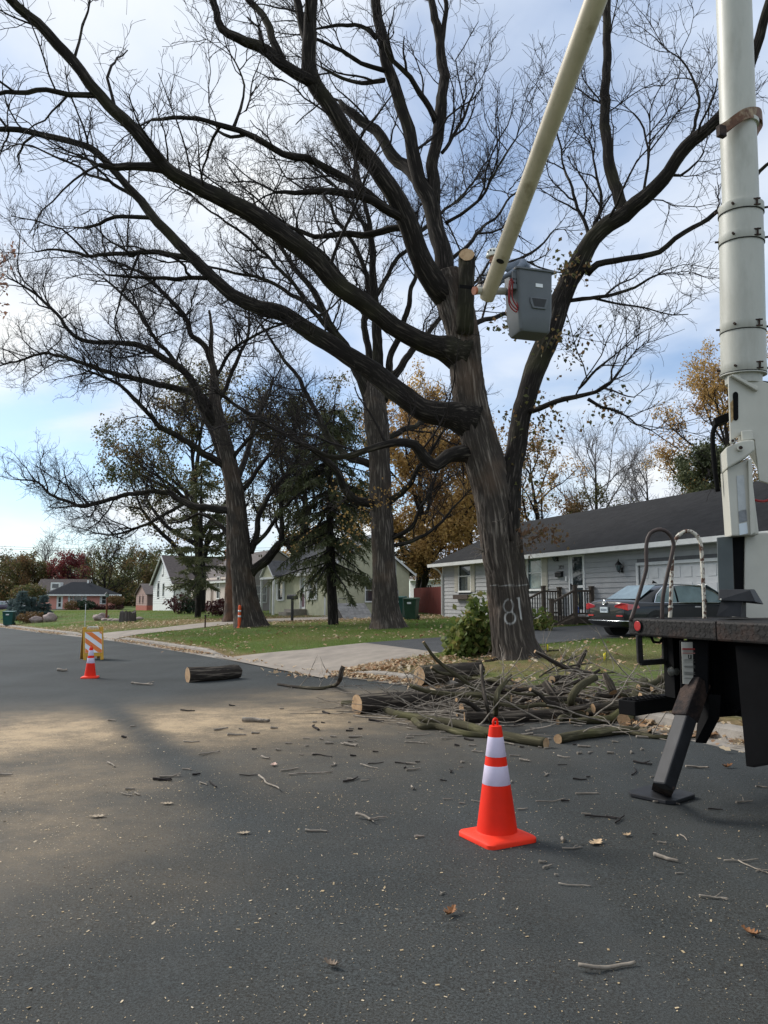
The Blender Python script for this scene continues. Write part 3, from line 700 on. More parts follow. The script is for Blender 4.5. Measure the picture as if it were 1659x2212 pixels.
limbsA = [L1, L2_,
 [(1025,978,50,0.0),(1000,979,38,-0.1),(968,985,28,-0.3),(939,1008,27,-0.5),(914,989,24,-0.6),(893,962,21,-0.8),(852,958,18,-0.9),(810,966,15,-1.0),(748,985,12,-1.2),(702,985,9,-1.3),(650,960,7,-1.4)],
 [{'lo':.1},(354,364,22,-3.1),(300,358,17,-3.1),(240,357,13,-3.0),(213,357,9,-3.0)],
 [{'lo':.1,'n1':2},(205,206,12,-3.7),(146,203,11,-3.8),(100,196,10,-3.9),(62,204,9,-4),(0,206,8,-4),(-60,212,6,-4)],
 [{'lo':.05,'n1':2},(160,128,6,-3.9),(175,75,5,-3.8),(188,25,4,-3.7),(190,-10,3,-3.7)],
 [{'lo':.05},(333,471,9,1.1),(250,471,8,1.2),(200,488,6,1.3),(163,492,4,1.4)],
 [{'lo':.05,'n1':1.8},(415,557,13,0.9),(333,546,11,1.2),(250,550,9,1.5),(187,554,7,1.7),(125,542,5,1.8),(79,546,3,1.9)],
 [{'lo':.05,'n1':1.8},(457,601,10,0.8),(375,596,9,0.5),(312,596,7,0.3),(233,592,4,0.1)],
 [{'lo':.05,'n1':1.8},(300,430,8,1.2),(250,400,7,1.6),(180,370,5,2.0),(100,330,4,2.3),(20,310,3,2.5)],
 # upper stems
 [{'lo':.35,'n1':.8},(972,640,60,0),(945,620,52,-0.2),(903,542,44,-0.5),(882,479,41,-0.7),(849,417,38,-0.9),(807,354,36,-1.1),(765,308,35,-1.3),(732,258,33,-1.5),(703,217,33,-1.6),(674,167,34,-1.7),(667,117,31,-1.8),(670,62,28,-1.9),(672,0,25,-2),(676,-110,22,-2.2)],
 [{'n1':1},(664,95,20,-1.8),(654,55,18,-1.7),(640,0,16,-1.6),(625,-90,13,-1.5)],
 [{'lo':.1,'n1':1},(684,182,30,-1.7),(640,158,25,-1.8),(599,129,24,-1.9),(557,100,22,-2),(515,79,19,-2.1),(482,58,17,-2.2),(465,25,15,-2.2),(453,0,14,-2.3),(430,-80,11,-2.5)],
 [{'lo':.2,'n1':1},(610,130,18,-1.9),(586,75,16,-1.8),(565,33,15,-1.7),(540,4,14,-1.6),(495,-50,11,-1.5)],
 [{'lo':.3,'n1':1.2},(878,476,20,-0.7),(840,455,19,-1),(786,429,17,-1.3),(735,420,16,-1.5),(670,415,13,-1.8),(599,417,7,-2.0)],
 [{'lo':.1,'n1':1.5},(842,458,19,-0.9),(782,404,17,-1.2),(724,367,16,-1.4),(665,337,15,-1.6),(615,333,14,-1.8),(569,308,13,-2),(515,283,12,-2.2),(465,267,10,-2.4),(432,260,9,-2.5),(375,254,8,-2.7),(325,262,5,-2.9)],
 [{'lo':.0,'n1':1.5},(535,290,8,-2.1),(500,298,7,-2.0),(478,290,5,-1.9)],
 [{'lo':.1,'n1':3},(502,280,8,-2.2),(512,255,7,-2.2),(528,215,5,-2.2),(522,170,4,-2.2),(500,120,3,-2.2)],
 [{'lo':.2,'n1':1.5},(882,492,16,-0.6),(840,494,15,-0.3),(786,506,14,0.0),(724,508,12,0.2),(678,504,10,0.4),(619,492,7,0.6)],
 [{'lo':.3,'n1':.8},(968,625,44,0),(955,550,38,0.1),(944,500,36,0.2),(932,437,36,0.3),(911,396,32,0.3),(894,333,27,0.3),(874,250,25,0.3),(857,200,24,0.3),(840,146,24,0.3),(828,92,23,0.2),(815,42,21,0.1),(807,0,19,0),(797,-100,16,-.2)],
 [{'lo':.2,'n1':.9},(936,440,30,0.3),(936,354,26,0.5),(949,271,24,0.6),(955,208,23,0.7),(955,146,21,0.8),(949,83,18,0.9),(938,42,16,0.9),(932,0,14,1),(920,-90,11,1)],
 [{'n1':1.2},(953,110,12,0.8),(959,62,11,0.9),(959,0,9,1),(962,-90,7,1)],
 [{'lo':.3,'n1':.8},(911,396,28,0.3),(880,362,27,0.6),(849,333,25,0.9),(807,283,22,1.2),(765,250,19,1.5),(736,221,9,1.7)],
 [{'lo':.1,'n1':1.6},(836,154,11,.3),(778,137,9,0),(732,112,8,-.2),(682,83,6,-.4)],
 [{'lo':.1,'n1':1.6},(830,173,10,.3),(790,178,9,.6),(740,170,7,.9),(700,150,5,1.1)],
 [{'lo':.1,'n1':1.6},(812,83,9,.2),(782,54,8,.4),(724,54,7,.6),(680,62,4,.8)],
 [{'lo':.1,'n1':1.6},(944,270,14,.6),(930,233,13,.4),(907,200,12,.2),(880,170,11,0),(849,130,9,-.2),(835,95,7,-.3)],
 [{'lo':.05,'n1':2.2},(962,482,8,.3),(1010,455,7,.2),(1040,432,6,.1),(1060,390,5,0),(1100,330,4,-.1),(1115,300,3,-.1)],
 [{'lo':.05,'n1':2.2},(975,560,9,.3),(1020,520,8,.8),(1050,480,6,1.2),(1090,450,5,1.5),(1130,400,3,1.8)],
 [{'lo':.05,'n1':2.2},(955,330,8,.5),(985,290,7,.7),(1010,240,5,.9),(1025,190,3,1)],
 [{'lo':.05,'n1':1.6},(1030,620,11,.6),(1060,600,9,1.2),(1110,560,7,1.8),(1160,540,5,2.3),(1200,500,3,2.6)],
 [{'lo':.05,'n1':1.6},(1020,700,12,.6),(1060,690,10,1.4),(1110,680,8,2.0),(1150,690,5,2.5)],
 [{'cut':True,'name':'cut_stub','bare':True},(1002,720,40,-0.25),(1006,660,36,-0.5),(1008,600,34,-0.55),(1009,562,33,-0.6),(1009,550,32,-0.72)],
 # right stem
 [{'lo':.45,'n1':.6},(1090,1170,62,-0.12),(1097,1100,56,-0.1),(1106,1035,48,0.0),(1113,990,44,0.15),(1120,914,42,0.3),(1140,850,44,0.4),(1152,810,46,0.5),(1181,735,46,0.6),(1215,640,43,0.6),(1250,570,41,0.5),(1280,512,38,0.3),(1315,482,36,0.1),(1350,462,34,0),(1420,400,30,-0.4),(1480,320,27,-0.8),(1540,265,25,-1.2),(1600,190,22,-1.6),(1640,80,20,-2),(1668,-20,18,-2.4),(1700,-140,14,-2.8)],
 [{'lo':.15,'n1':1.8},(1350,466,28,0),(1334,420,24,0.1),(1320,380,23,.2),(1308,300,21,.3),(1306,230,20,.4),(1309,130,18,.4),(1311,20,16,.5),(1316,-100,12,.5)],
 [{'lo':.3,'n1':.9},(1268,592,16,.4),(1290,571,14,.2),(1350,558,12,0),(1420,540,11,-.2),(1480,500,10,-.5),(1560,447,9,-.8),(1640,370,8,-1.1),(1720,320,6,-1.3)],
 [{'lo':.2,'n1':2},(1138,890,14,.3),(1165,882,12,0),(1200,868,11,-.2),(1260,856,9,-.5),(1300,835,7,-.7),(1345,790,4,-.9)],
 [{'lo':.2,'n1':2},(1270,862,8,-.5),(1300,880,6,-.6),(1340,890,4,-.7),(1370,920,3,-.8)],
 [{'lo':.1,'n1':2.4},(1250,840,6,.5),(1290,800,5,.2),(1330,770,3,0)],
 [{'lo':.1,'n1':2},(1225,650,9,.6),(1290,640,8,.3),(1350,625,6,0),(1420,590,4,-.3)],
 [{'lo':.1,'n1':2.4},(1262,540,9,.5),(1268,490,8,.7),(1240,420,6,.9),(1215,350,4,1.1),(1200,270,3,1.3)],
 [{'lo':.1,'n1':2.4},(1280,505,8,.3),(1300,440,7,.5),(1290,370,5,.7),(1270,300,3,.8)],
 [{'lo':.05,'n1':2},(1478,325,8,-.8),(1500,270,7,-.6),(1505,200,5,-.5),(1475,140,3,-.4),(1430,100,2,-.3)],
 [{'lo':.05,'n1':2},(1440,372,7,-.5),(1470,380,6,-.6),(1510,345,4,-.8)],
 [{'lo':.05,'n1':2},(1390,420,6,-.3),(1400,350,5,-.2),(1390,280,4,-.1),(1370,240,3,0)],
]
mask_leaf = None
tpA, trA, l1A, l2A = build_oak(oak, YA, trunkA, limbsA, dens=.85, mids=.12, seed=5, trunk_kw=dict(sides=150, step=0.035, rough=0.05, ridge=0.03, flare=(0.28, 0.19), paint=paint_oak,
    knots=[(2.1, 4.2, 0.22, 0.07), (3.1, 4.4, 0.2, 0.09), (3.4, 5.1, 0.16, 0.07), (2.7, 4.9, 0.18, 0.06), (4.6, 4.6, 0.15, 0.06), (1.75, 3.4, 0.15, 0.05)]), twig_min=0.0065)
# leafy suckers on the right stem and low on the trunk
def clump(points, n, spread, size, mt, parent, name='leaves', rnd=None):
    C = np.vstack([np.array(p)[None,:] + RNG.normal(0, 1, (n,3))*np.array(spread)[None,:] for p in points])
    return leaves_mesh(name, C, size, mt, parent, droop=0.8, aspect=0.7)
sp = [tuple(at(a, b, YA+0.2)) for a, b in [(1150,960),(1125,1000),(1165,940),(1150,1040),(1122,1075),(1180,905),(1215,755),(1160,1010),(1108,900),(1232,570),(1238,590),(1228,560),(1300,888),(1330,868),(1315,872),(1255,740),(1190,720),(1175,735),(1120,690),(1085,690),(1105,700),(1200,915),(1175,870),(1240,770),(1130,940),(1215,600)]]
clump(sp, 34, (0.24, 0.3, 0.20), 0.105, M['leaf_oak'], oak, 'sucker_leaves')
sp = [tuple(at(a, b, YA-0.55)) for a, b in [(1150,1148),(1170,1140),(1190,1150),(1205,1165),(1150,1180),(1140,1160),(1165,1155)]]
clump(sp, 24, (0.13, 0.2, 0.09), 0.10, leaf_mat('russet_oak_leaf', [(0.12,0.075,0.045),(0.18,0.10,0.06),(0.16,0.12,0.06)], 0.35), oak, 'sucker_leaves')
its = []
for a, b, dx, n_ in [(1046,1190,-1,22),(1130,1160,1,16),(1075,1130,0.2,10),(1135,1185,1,10)]:
    for k in range(n_):
        its.append(grow(at(a, b, YA-0.35), (dx+RNG.normal(0,.4), -0.6+RNG.normal(0,.4), RNG.normal(0.1,.5)), 0.25+0.4*RNG.random(), 0.006, 5, 0.25, 0.0))
tubes_mesh('epicormic_shoots', its, 4, mat('pale_twig', (0.16, 0.14, 0.12), 0.9), oak)

# ---------------- the oaks further along the lawn ---------------------
gb = G(838, 1358); YB = gb.y
oak2 = thing('oak_tree', 'tall straight oak on the lawn, in front of the green house', 'tree')
trunkB = [(838,1366,66),(836,1345,62),(832,1300,52),(828,1200,47),(823,1100,43),(820,1000,44),(815,930,48),(811,893,50),(808,850,44),(806,820,30)]
limbsB = [
 [(806,880,30,0),(785,831,26,0),(764,785,23,0),(743,747,20,.2),(714,706,17,.4),(697,673,15,.6),(681,635,13,.8),(643,585,10,1),(610,540,8,1.2),(575,490,6,1.5),(545,430,4,1.7)],
 [(815,860,28,0),(820,831,26,0),(818,768,23,-.2),(814,706,20,-.4),(810,643,18,-.6),(806,581,15,-.8),(802,518,12,-1),(790,450,9,-1.1),(775,380,6,-1.2),(760,310,4,-1.3)],
 [(828,865,20,0),(852,810,17,.3),(885,768,14,.6),(918,727,12,.9),(939,702,10,1.1),(985,650,7,1.4),(1040,590,5,1.7),(1090,500,3,2)],
 [(800,840,16,0),(789,727,14,.5),(785,677,13,.8),(793,602,11,1),(770,540,9,1.3),(720,460,7,1.6),(690,400,4,1.8)],
 [(835,840,16,0),(845,770,14,-.4),(870,700,12,-.8),(885,640,10,-1.1),(900,570,8,-1.4),(880,480,5,-1.7)],
 [(815,1088,22,0),(768,1079,18,-.6),(743,1056,16,-1),(727,1018,15,-1.3),(702,993,13,-1.6),(677,972,12,-1.9),(602,931,10,-2.4),(531,889,8,-2.9),(470,850,5,-3.3)],
 [(808,1006,18,0),(752,985,15,.4),(718,952,13,.8),(685,902,11,1.1),(660,848,9,1.4),(635,806,8,1.7),(602,760,6,2),(560,700,4,2.3)],
 [(832,1093,15,0),(881,1052,12,-.5),(902,1010,10,-.9),(930,970,7,-1.3),(960,930,4,-1.6)],
 [(838,1166,10,0),(885,1143,9,-.5),(906,1102,8,-.9),(930,1060,5,-1.3)],
 [(838,1182,9,0),(893,1168,8,.4),(935,1143,7,.8),(970,1108,5,1.1),(1000,1070,3,1.4)],
 [(812,960,14,0),(870,930,12,1),(930,905,9,2),(990,890,6,3)],
 [(743,747,11,.2),(690,690,10,-.4),(620,600,8,-1),(540,520,6,-1.5),(450,450,4,-2),(380,400,3,-2.4)],
 [(697,673,10,.6),(640,640,9,1.1),(560,600,7,1.6),(470,580,5,2.1),(400,560,3,2.5)],
 [(802,518,9,-1),(760,440,7,-.6),(700,380,5,-.2),(640,330,3,.2)],
 [(810,643,11,-.6),(860,560,9,-.2),(930,480,7,.3),(1000,420,5,.8),(1050,350,3,1.2)],
 [(785,677,10,.8),(740,600,8,.3),(690,540,7,-.2),(600,470,5,-.7),(520,400,3,-1.2)],
]
build_oak(oak2, YB, trunkB, limbsB, dens=1.1, mids=.6, seed=8, trunk_kw=dict(sides=72, step=0.1, ridge=0.035, flare=(0.35, 0.25), knots=[(3.2, 4.6, 0.2, 0.1),(6.5, 4.6, 0.25, 0.08)]), twig_min=0.008)
RNG = np.random.default_rng(3)
clump([tuple(at(820+RNG.normal(0,22), 1080+RNG.normal(0,14), YB-.6)) for _ in range(9)] + [tuple(at(760+RNG.normal(0,35), 1110+RNG.normal(0,40), YB+.6)) for _ in range(12)], 14, (0.3,0.3,0.25), 0.12, M['leaf_yellow'], oak2, 'clinging_leaves')

gc = G(540, 1354); YC = gc.y
oak3 = thing('oak_tree', 'wide spreading bare oak beside the orange marker post on the left', 'tree')
trunkC = [(541,1362,66),(538,1340,60),(530,1290,51),(522,1220,46),(517,1156,42),(507,1065,36),(489,974,31),(474,919,28),(464,865,22),(463,810,15),(455,760,9),(457,712,5),(452,670,3)]
limbsC = [
 [(478,930,20,0),(438,876,18,-.4),(419,828,16,-.7),(386,792,15,-1),(346,770,14,-1.3),(299,744,12,-1.6),(255,741,10,-1.9),(204,740,9,-2.1),(157,722,8,-2.3),(120,675,6,-2.5),(73,635,5,-2.7),(22,602,3,-2.9)],
 [(450,880,16,-.3),(434,857,15,0),(386,843,14,.5),(328,828,13,.9),(277,814,11,1.3),(219,799,9,1.7),(164,781,8,2),(120,766,6,2.3),(84,766,5,2.5),(7,788,3,3)],
 [(485,1005,17,0),(430,974,14,-.5),(386,945,12,-.9),(346,919,11,-1.2),(317,890,9,-1.5),(277,847,8,-1.8),(240,820,6,-2),(190,800,4,-2.2)],
 [(505,1104,18,0),(437,1098,15,.4),(394,1083,13,.8),(365,1062,12,1),(321,1065,10,1.3),(255,1073,9,1.7),(182,1091,8,2.1),(153,1083,6,2.3),(109,1069,5,2.5),(80,1043,4,2.7),(40,1036,2.5,2.9)],
 [(400,1087,8,.8),(357,1109,7,.4),(310,1135,6,0),(252,1156,4,-.4),(215,1150,3,-.6)],
 [(463,800,13,0),(437,744,12,.3),(412,723,11,.5),(397,682,10,.7),(365,646,9,1),(328,610,8,1.3),(292,584,6,1.6),(237,562,4,1.9)],
 [(390,795,10,-1),(357,755,9,-.7),(328,719,8,-.4),(303,679,7,-.1),(277,646,6,.2),(226,606,4,.5)],
 [(520,1065,11,0),(560,1010,9,.5),(600,960,7,1),(640,920,5,1.5)],
 [{'n1':.5},(540,1240,24,0),(552,1227,20,-.1),(576,1210,19,-.3),(598,1182,17,-.5),(609,1171,15,-.6),(629,1171,12,-.7),(648,1166,10,-.9),(680,1150,7,-1.2),(700,1110,5,-1.4)],
 [(607,1173,13,-.6),(609,1140,11,-.6),(607,1107,10,-.5),(611,1074,9,-.4),(615,1041,8,-.3),(640,990,6,0),(650,930,4,.3)],
 [(540,1195,16,0),(550,1170,14,0),(555,1151,13,.1),(561,1111,12,.3),(580,1074,10,.6),(609,1037,8,.9),(640,1000,6,1.2),(680,960,4,1.5)],
 [(550,1176,10,0),(576,1151,9,-.3),(598,1118,8,-.6),(625,1085,6,-.9),(660,1050,4,-1.2)],
 [(470,870,10,0),(505,800,9,.5),(530,740,7,1),(540,680,5,1.5)],
 [(463,820,8,0),(500,760,7,-.5),(560,720,6,-1),(610,700,4,-1.4)],
 [(495,1000,9,0),(540,940,8,-.5),(570,880,6,-1),(590,820,4,-1.4)],
]
build_oak(oak3, YC, trunkC, limbsC, dens=1.7, mids=1.2, seed=21, trunk_kw=dict(sides=72, step=0.1, ridge=0.035, flare=(0.4, 0.22)), twig_min=0.0085, limb_sides=10)

gd = G(509, 1342); 
oak4 = thing('oak_tree', 'second trunk with torn brown bark standing just behind the spreading oak', 'tree')
M['bark_torn'] = bark_mat('torn_bark', (0.04, 0.032, 0.027), (0.22, 0.18, 0.15), (0.17, 0.085, 0.05), 8.0, 1.0, 0.03, moss=0.7)
_b = M['bark_oak']; M['bark_oak'] = M['bark_torn']
build_oak(oak4, gd.y, [(508,1348,54),(508,1330,48),(508,1260,38),(507,1190,36),(506,1130,32),(500,1060,26)],
  [[(500,1070,18,.3),(480,1000,14,1),(455,930,11,1.6),(425,870,8,2.2),(400,800,5,2.8)],[(503,1060,16,.3),(530,990,12,1.2),(550,920,9,2),(575,850,6,2.8)],[(496,1160,10,.2),(470,1130,8,.8),(430,1110,6,1.4),(390,1130,4,2)]], dens=1.4, seed=31,
  trunk_kw=dict(sides=60, step=0.1, ridge=0.022, flare=(0.4, 0.2)), twig_min=0.0085)
M['bark_oak'] = _b

# ---------------- generic trees ---------------------------------------
def free_tree(name, label, base_p, height, spread, seed, trunk_r=None, leaf=None, n_limb=9, leaf_n=4, leaf_size=0.16, leaf_keep=1.0, bare_frac=0.35, group=None, twig=0.01, dens=1.0, cat='tree', barkm=None, lean=0.0, twigm=None, low=0.3):
    global RNG
    RNG = np.random.default_rng(seed); random.seed(seed)
    root = thing(name, label, cat, (0,0,0), 0, group)
    b = np.array(base_p, float); tr_ = trunk_r or height*0.022
    bm_ = barkm or M['bark_limb']
    top = b + np.array([lean*height + RNG.normal(0,.02)*height, RNG.normal(0,.03)*height, height*0.8])
    P = np.array([b - [0,0,0.3], b*0.7+top*0.3+RNG.normal(0,.012,3)*height, b*0.4+top*0.6+RNG.normal(0,.02,3)*height, top]); R_ = np.array([tr_*1.25, tr_, tr_*.65, tr_*.25])
    _, p, r = limb_object('trunk', P, R_, bm_, root, sides=12, step=height/30, rough=.06, ridge=0.0)
    l1 = []
    for k in range(n_limb):
        f = low + (0.95-low)*(k+RNG.random()*.6)/n_limb; j = int(f*(len(p)-1)); a = RNG.random()*6.283; el = 0.35+0.7*f
        d = np.array([math.cos(a), math.sin(a), el]); ln = spread*(1.05-0.6*abs(f-0.45))*(0.8+0.4*RNG.random())
        l1.append(grow(p[j], d, ln, max(r[j]*0.6, tr_*.16), 9, 0.16, 0.06, 0.2))
    for k in range(3): l1.append(grow(p[-1], np.array([RNG.normal(0,.4), RNG.normal(0,.4), 1]), height*.22, tr_*.25, 9, .15, .05, .25))
    l2 = spawn_batch(l1, (dens*plen(l1)*1.8+2).astype(int), .2, 1.0, .85, lambda f, N: spread*(0.18+.25*RNG.random(N)), lambda f, N: np.full(N, tr_*.09+.004), 7, .22, .06)
    l3 = spawn_batch(l2, (dens*plen(l2)*3.0+1).astype(int), .2, 1.0, .8, lambda f, N: spread*(.07+.10*RNG.random(N)), lambda f, N: np.full(N, twig), 5, .22, .04)
    tm_ = twigm or M['twig']
    tubes_mesh('branches', l1, 7, tm_, root); tubes_mesh('twigs', [(P, np.maximum(R_, twig)) for P, R_ in l2], 4, tm_, root); tubes_mesh('twig_tips', [(P, np.maximum(R_, twig*.7)) for P, R_ in l3], 3, tm_, root)
    if leaf:
        pts = np.vstack([P[1:] for P, R_ in l3] + [P[3:] for P, R_ in l2]); keep = RNG.random(len(pts)) < leaf_keep; pts = pts[keep]
        # gaps: whole sprays stay bare
        g = np.array([mnoise.noise(Vector(q)*0.45) for q in pts]); pts = pts[g > -0.12]
        C = np.repeat(pts, leaf_n, 0) + RNG.normal(0, leaf_size*1.3, (len(pts)*leaf_n, 3))
        g2 = np.array([mnoise.noise(Vector(q)*0.35+Vector((9,9,9))) for q in pts])
        rnd = np.clip(np.repeat(0.5+0.75*g2, leaf_n) + RNG.normal(0, .16, len(C)), 0, 1)
        n = len(C); ax = RNG.normal(0,1,(n,3)); ax[:,2] -= .4; ax /= np.linalg.norm(ax,axis=1)[:,None]
        o = leaves_mesh('leaves', C, leaf_size, M[leaf], root, rndf=rnd, aspect=.75)
    return root
def spruce(name, label, base_p, height, width, seed, crown_from=0.2, trunk_r=0.16, mt='needle', tiers=16, per=7, spray=26, size=0.3, bark=None, droop=0.35, cat='tree', group=None, col=0.0):
    global RNG
    RNG = np.random.default_rng(seed); random.seed(seed)
    root = thing(name, label, cat, (0,0,0), 0, group); b = np.array(base_p, float)
    P = np.array([b-[0,0,.2], b+[0.05*height*RNG.normal(0,.3),0,height*.5], b+[0.02*height*RNG.normal(0,.3),0,height]])
    _, p, r = limb_object('trunk', P, np.array([trunk_r, trunk_r*.62, .015]), bark or M['bark_limb'], root, sides=14, step=height/40, rough=.05, ridge=.004)
    brs, C, AX = [], [], []
    for k in range(tiers):
        f = crown_from + (0.98-crown_from)*k/tiers; j = int(f*(len(p)-1)); ln0 = width*((1-col)*(1-f)/(1-crown_from)*0.9+col*(1-max(0,(f-.6)/.4)**2)*(.55+.45*RNG.random()))+0.12*width*0.5
        for q in range(per):
            a = RNG.random()*6.283; ln = ln0*(.65+.5*RNG.random())
            d = np.array([math.cos(a), math.sin(a), 0.05-droop*.5]); Pb, Rb = grow(p[j], d, ln, 0.022+0.01*ln, 7, .08, -0.03*droop+.015, .25); brs.append((Pb, Rb))
            m_ = int(spray*ln/ max(width,.1))+4; t = RNG.random(m_)**.8*6; i0 = np.minimum(t.astype(int), 5); fr = (t-i0)[:,None]
            base_ = Pb[i0]*(1-fr)+Pb[i0+1]*fr; dirb = Pb[i0+1]-Pb[i0]; dirb /= np.linalg.norm(dirb,axis=1)[:,None]
            side = np.cross(dirb, [0,0,1.]); side *= np.where(RNG.random(m_) < .5, 1, -1)[:,None]
            v = dirb*.6 + side*.7 + np.c_[np.zeros((m_,2)), -droop*(.5+RNG.random(m_))] + RNG.normal(0,.15,(m_,3)); v /= np.linalg.norm(v,axis=1)[:,None]
            C.append(base_); AX.append(v)
    tubes_mesh('branches', brs, 5, M['twig'], root)
    C = np.vstack(C); AX = np.vstack(AX)
    # each spray: a few narrow needle blades
    n = len(C); k = 7; C = np.repeat(C, k, 0); AX = np.repeat(AX, k, 0)
    off = np.tile(np.linspace(0, .9, k), n)[:,None]*size; C = C + AX*off
    ax = AX + RNG.normal(0, .5, AX.shape); ax /= np.linalg.norm(ax,axis=1)[:,None]
    bq = RNG.normal(0,1,ax.shape); bq -= ax*np.sum(ax*bq,axis=1)[:,None]; bq /= np.linalg.norm(bq,axis=1)[:,None]
    L_ = size*(.35+.35*RNG.random(len(C)))[:,None]; wd = size*.07
    V = np.stack([C-bq*wd, C+bq*wd, C+ax*L_], axis=1).reshape(-1,3); I = np.arange(len(C))*3
    rnd = np.repeat(np.clip(np.repeat(RNG.random(n), k)*.7+.3*RNG.random(len(C)),0,1), 3)
    stuff(fast_mesh('needles', V, np.c_[I,I+1,I+2], M[mt], root, False, {'rnd': rnd}))
    return root
# ---------------- trees of the gardens and the far street -------------
def gp(px, Y): 
    q = at(px, 1300, Y); return (q.x, Y, H(q.x, Y))
g1 = G(720, 1350)
spruce('spruce_tree', 'drooping dark spruce with a bare lower trunk before the green house', (g1.x, g1.y, g1.z), 10.6, 3.3, 41, crown_from=.25, trunk_r=.25, tiers=17, per=6, spray=44, size=.40, droop=1.0, col=.85)
g1 = G(427, 1334)
spruce('spruce_tree', 'sparse slim spruce before the white gable house', (g1.x, g1.y, g1.z), 11.0, 3.3, 42, crown_from=.24, trunk_r=.2, tiers=12, per=5, spray=40, size=.5, droop=.3)
free_tree('oak_tree', 'leafy brownish green oak behind the spreading bare oak', gp(430, 60), 17, 9.0, 51, leaf='leaf_green', n_limb=13, leaf_n=8, leaf_size=.17, leaf_keep=.55, trunk_r=.4, twig=.014, dens=.9, low=.22)
free_tree('oak_tree', 'dark green leafy tree rising over the green house', gp(655, 58), 16, 7.5, 52, leaf='leaf_green', n_limb=12, leaf_n=8, leaf_size=.17, leaf_keep=.6, trunk_r=.36, twig=.014, low=.25)
free_tree('maple_tree', 'golden leafed tree glowing behind the green house roof', gp(905, 60), 16, 7.5, 53, leaf='leaf_yellow', n_limb=16, leaf_n=9, leaf_size=.19, leaf_keep=.7, trunk_r=.36, twig=.012, low=.1, dens=1.1)
free_tree('maple_tree', 'golden tree between the green house and the grey house', gp(1010, 62), 14, 6.5, 54, leaf='leaf_yellow', n_limb=16, leaf_n=9, leaf_size=.19, leaf_keep=.7, trunk_r=.3, twig=.012, low=.1, dens=1.1)
free_tree('maple_tree', 'low golden tree peeking past the oak trunk over the beige house roof', gp(655, 85), 8, 4.5, 55, leaf='leaf_yellow', n_limb=12, leaf_n=10, leaf_size=.22, twig=.014, low=.2)
free_tree('maple_tree', 'thinning russet tree behind the felled oak, over the grey roof', gp(1160, 64), 14, 5.5, 56, leaf='leaf_yellow', n_limb=12, leaf_n=6, leaf_size=.17, leaf_keep=.45, twig=.012, low=.25)
free_tree('cottonwood_tree', 'yellow leafed tree beside the white boom on the right', gp(1585, 50), 16.5, 6.0, 57, leaf='leaf_yellow', n_limb=13, leaf_n=7, leaf_size=.14, leaf_keep=.7, twig=.012, low=.3, trunk_r=.35)
free_tree('bare_tree', 'bare grey tree over the grey roof, nearest the felled oak', gp(1300, 75), 17, 7.5, 58, n_limb=14, twig=.016, twigm=mat('grey_twig', (0.11,0.10,0.10), .9), trunk_r=.3, group='bare trees behind the grey house')
free_tree('bare_tree', 'bare grey tree over the grey roof, next to the yellow tree', gp(1420, 82), 17, 7.5, 59, n_limb=14, twig=.016, twigm=bpy.data.materials['grey_twig'], trunk_r=.3, group='bare trees behind the grey house')
free_tree('evergreen_tree', 'dark evergreen low behind the roof beside the white boom', gp(1535, 46), 9.3, 3.6, 60, leaf='needle', n_limb=16, leaf_n=18, leaf_size=.16, twig=.012, low=.2)
free_tree('oak_tree', 'russet brown leafy tree low behind the grey roof', gp(1250, 70), 8.5, 6, 61, leaf='leaf_oak', n_limb=12, leaf_n=6, leaf_size=.18, leaf_keep=.6, twig=.014, low=.2)
# far tree line on the left
far = [(-70,150,14,8,'leaf_oak',.7,'rust brown tree at the far left edge of the street'),(60,165,13,8,'leaf_oak',.5,'brown tree far behind the pink house chimney'),
 (95,185,22,11,None,0,'round bare tree rising highest behind the pink house'),(150,165,15,6,'leaf_red',.8,'dark red leafed tree right behind the pink house roof'),
 (118,170,12,6,'leaf_red',.6,'smaller dark red tree beside the red leafed tree'),(225,160,19,9,'leaf_green',.18,'dark bare tree with few leaves right of the pink house'),(300,170,17,8,'leaf_oak',.4,'brownish tree behind the small brown garage'),
 (20,190,16,9,'leaf_oak',.6,'pale brown tree at the end of the street'),(265,185,14,8,'leaf_green',.5,'green brown tree far behind the lamp post'),(345,165,12,7,'leaf_green',.5,'dull green tree beside the white gable house'),(190,200,15,9,'leaf_green',.4,'grey green tree far behind the pink roof')]
for k, (px, Y, h_, sp_, lf, kp, lb) in enumerate(far):
    free_tree('tree', lb, gp(px, Y), h_*.66, sp_*.85, 70+k, leaf=lf, n_limb=16, leaf_n=7, leaf_size=.36, leaf_keep=kp, twig=.03, dens=.6, low=.12, group='trees at the end of the street', twigm=bpy.data.materials['grey_twig'] if lf is None else None)
# low wooded mass closing the end of the street
pts = []; RNG = np.random.default_rng(77)
for k in range(260):
    px = RNG.uniform(-260, 420); Y = RNG.uniform(190, 235); q = at(px, 1300, Y); h_ = RNG.uniform(2.5, 6)
    pts.append(np.c_[RNG.normal(q.x, 2.6, 150), RNG.normal(Y, 2, 150), H(q.x, Y) + h_*RNG.random(150)**.8])
woods = leaves_mesh('far_woods', np.vstack(pts), .95, M['leaf_green'], None, aspect=.9); stuff(woods, 'hazy brown green woods closing the end of the street', 'woods')
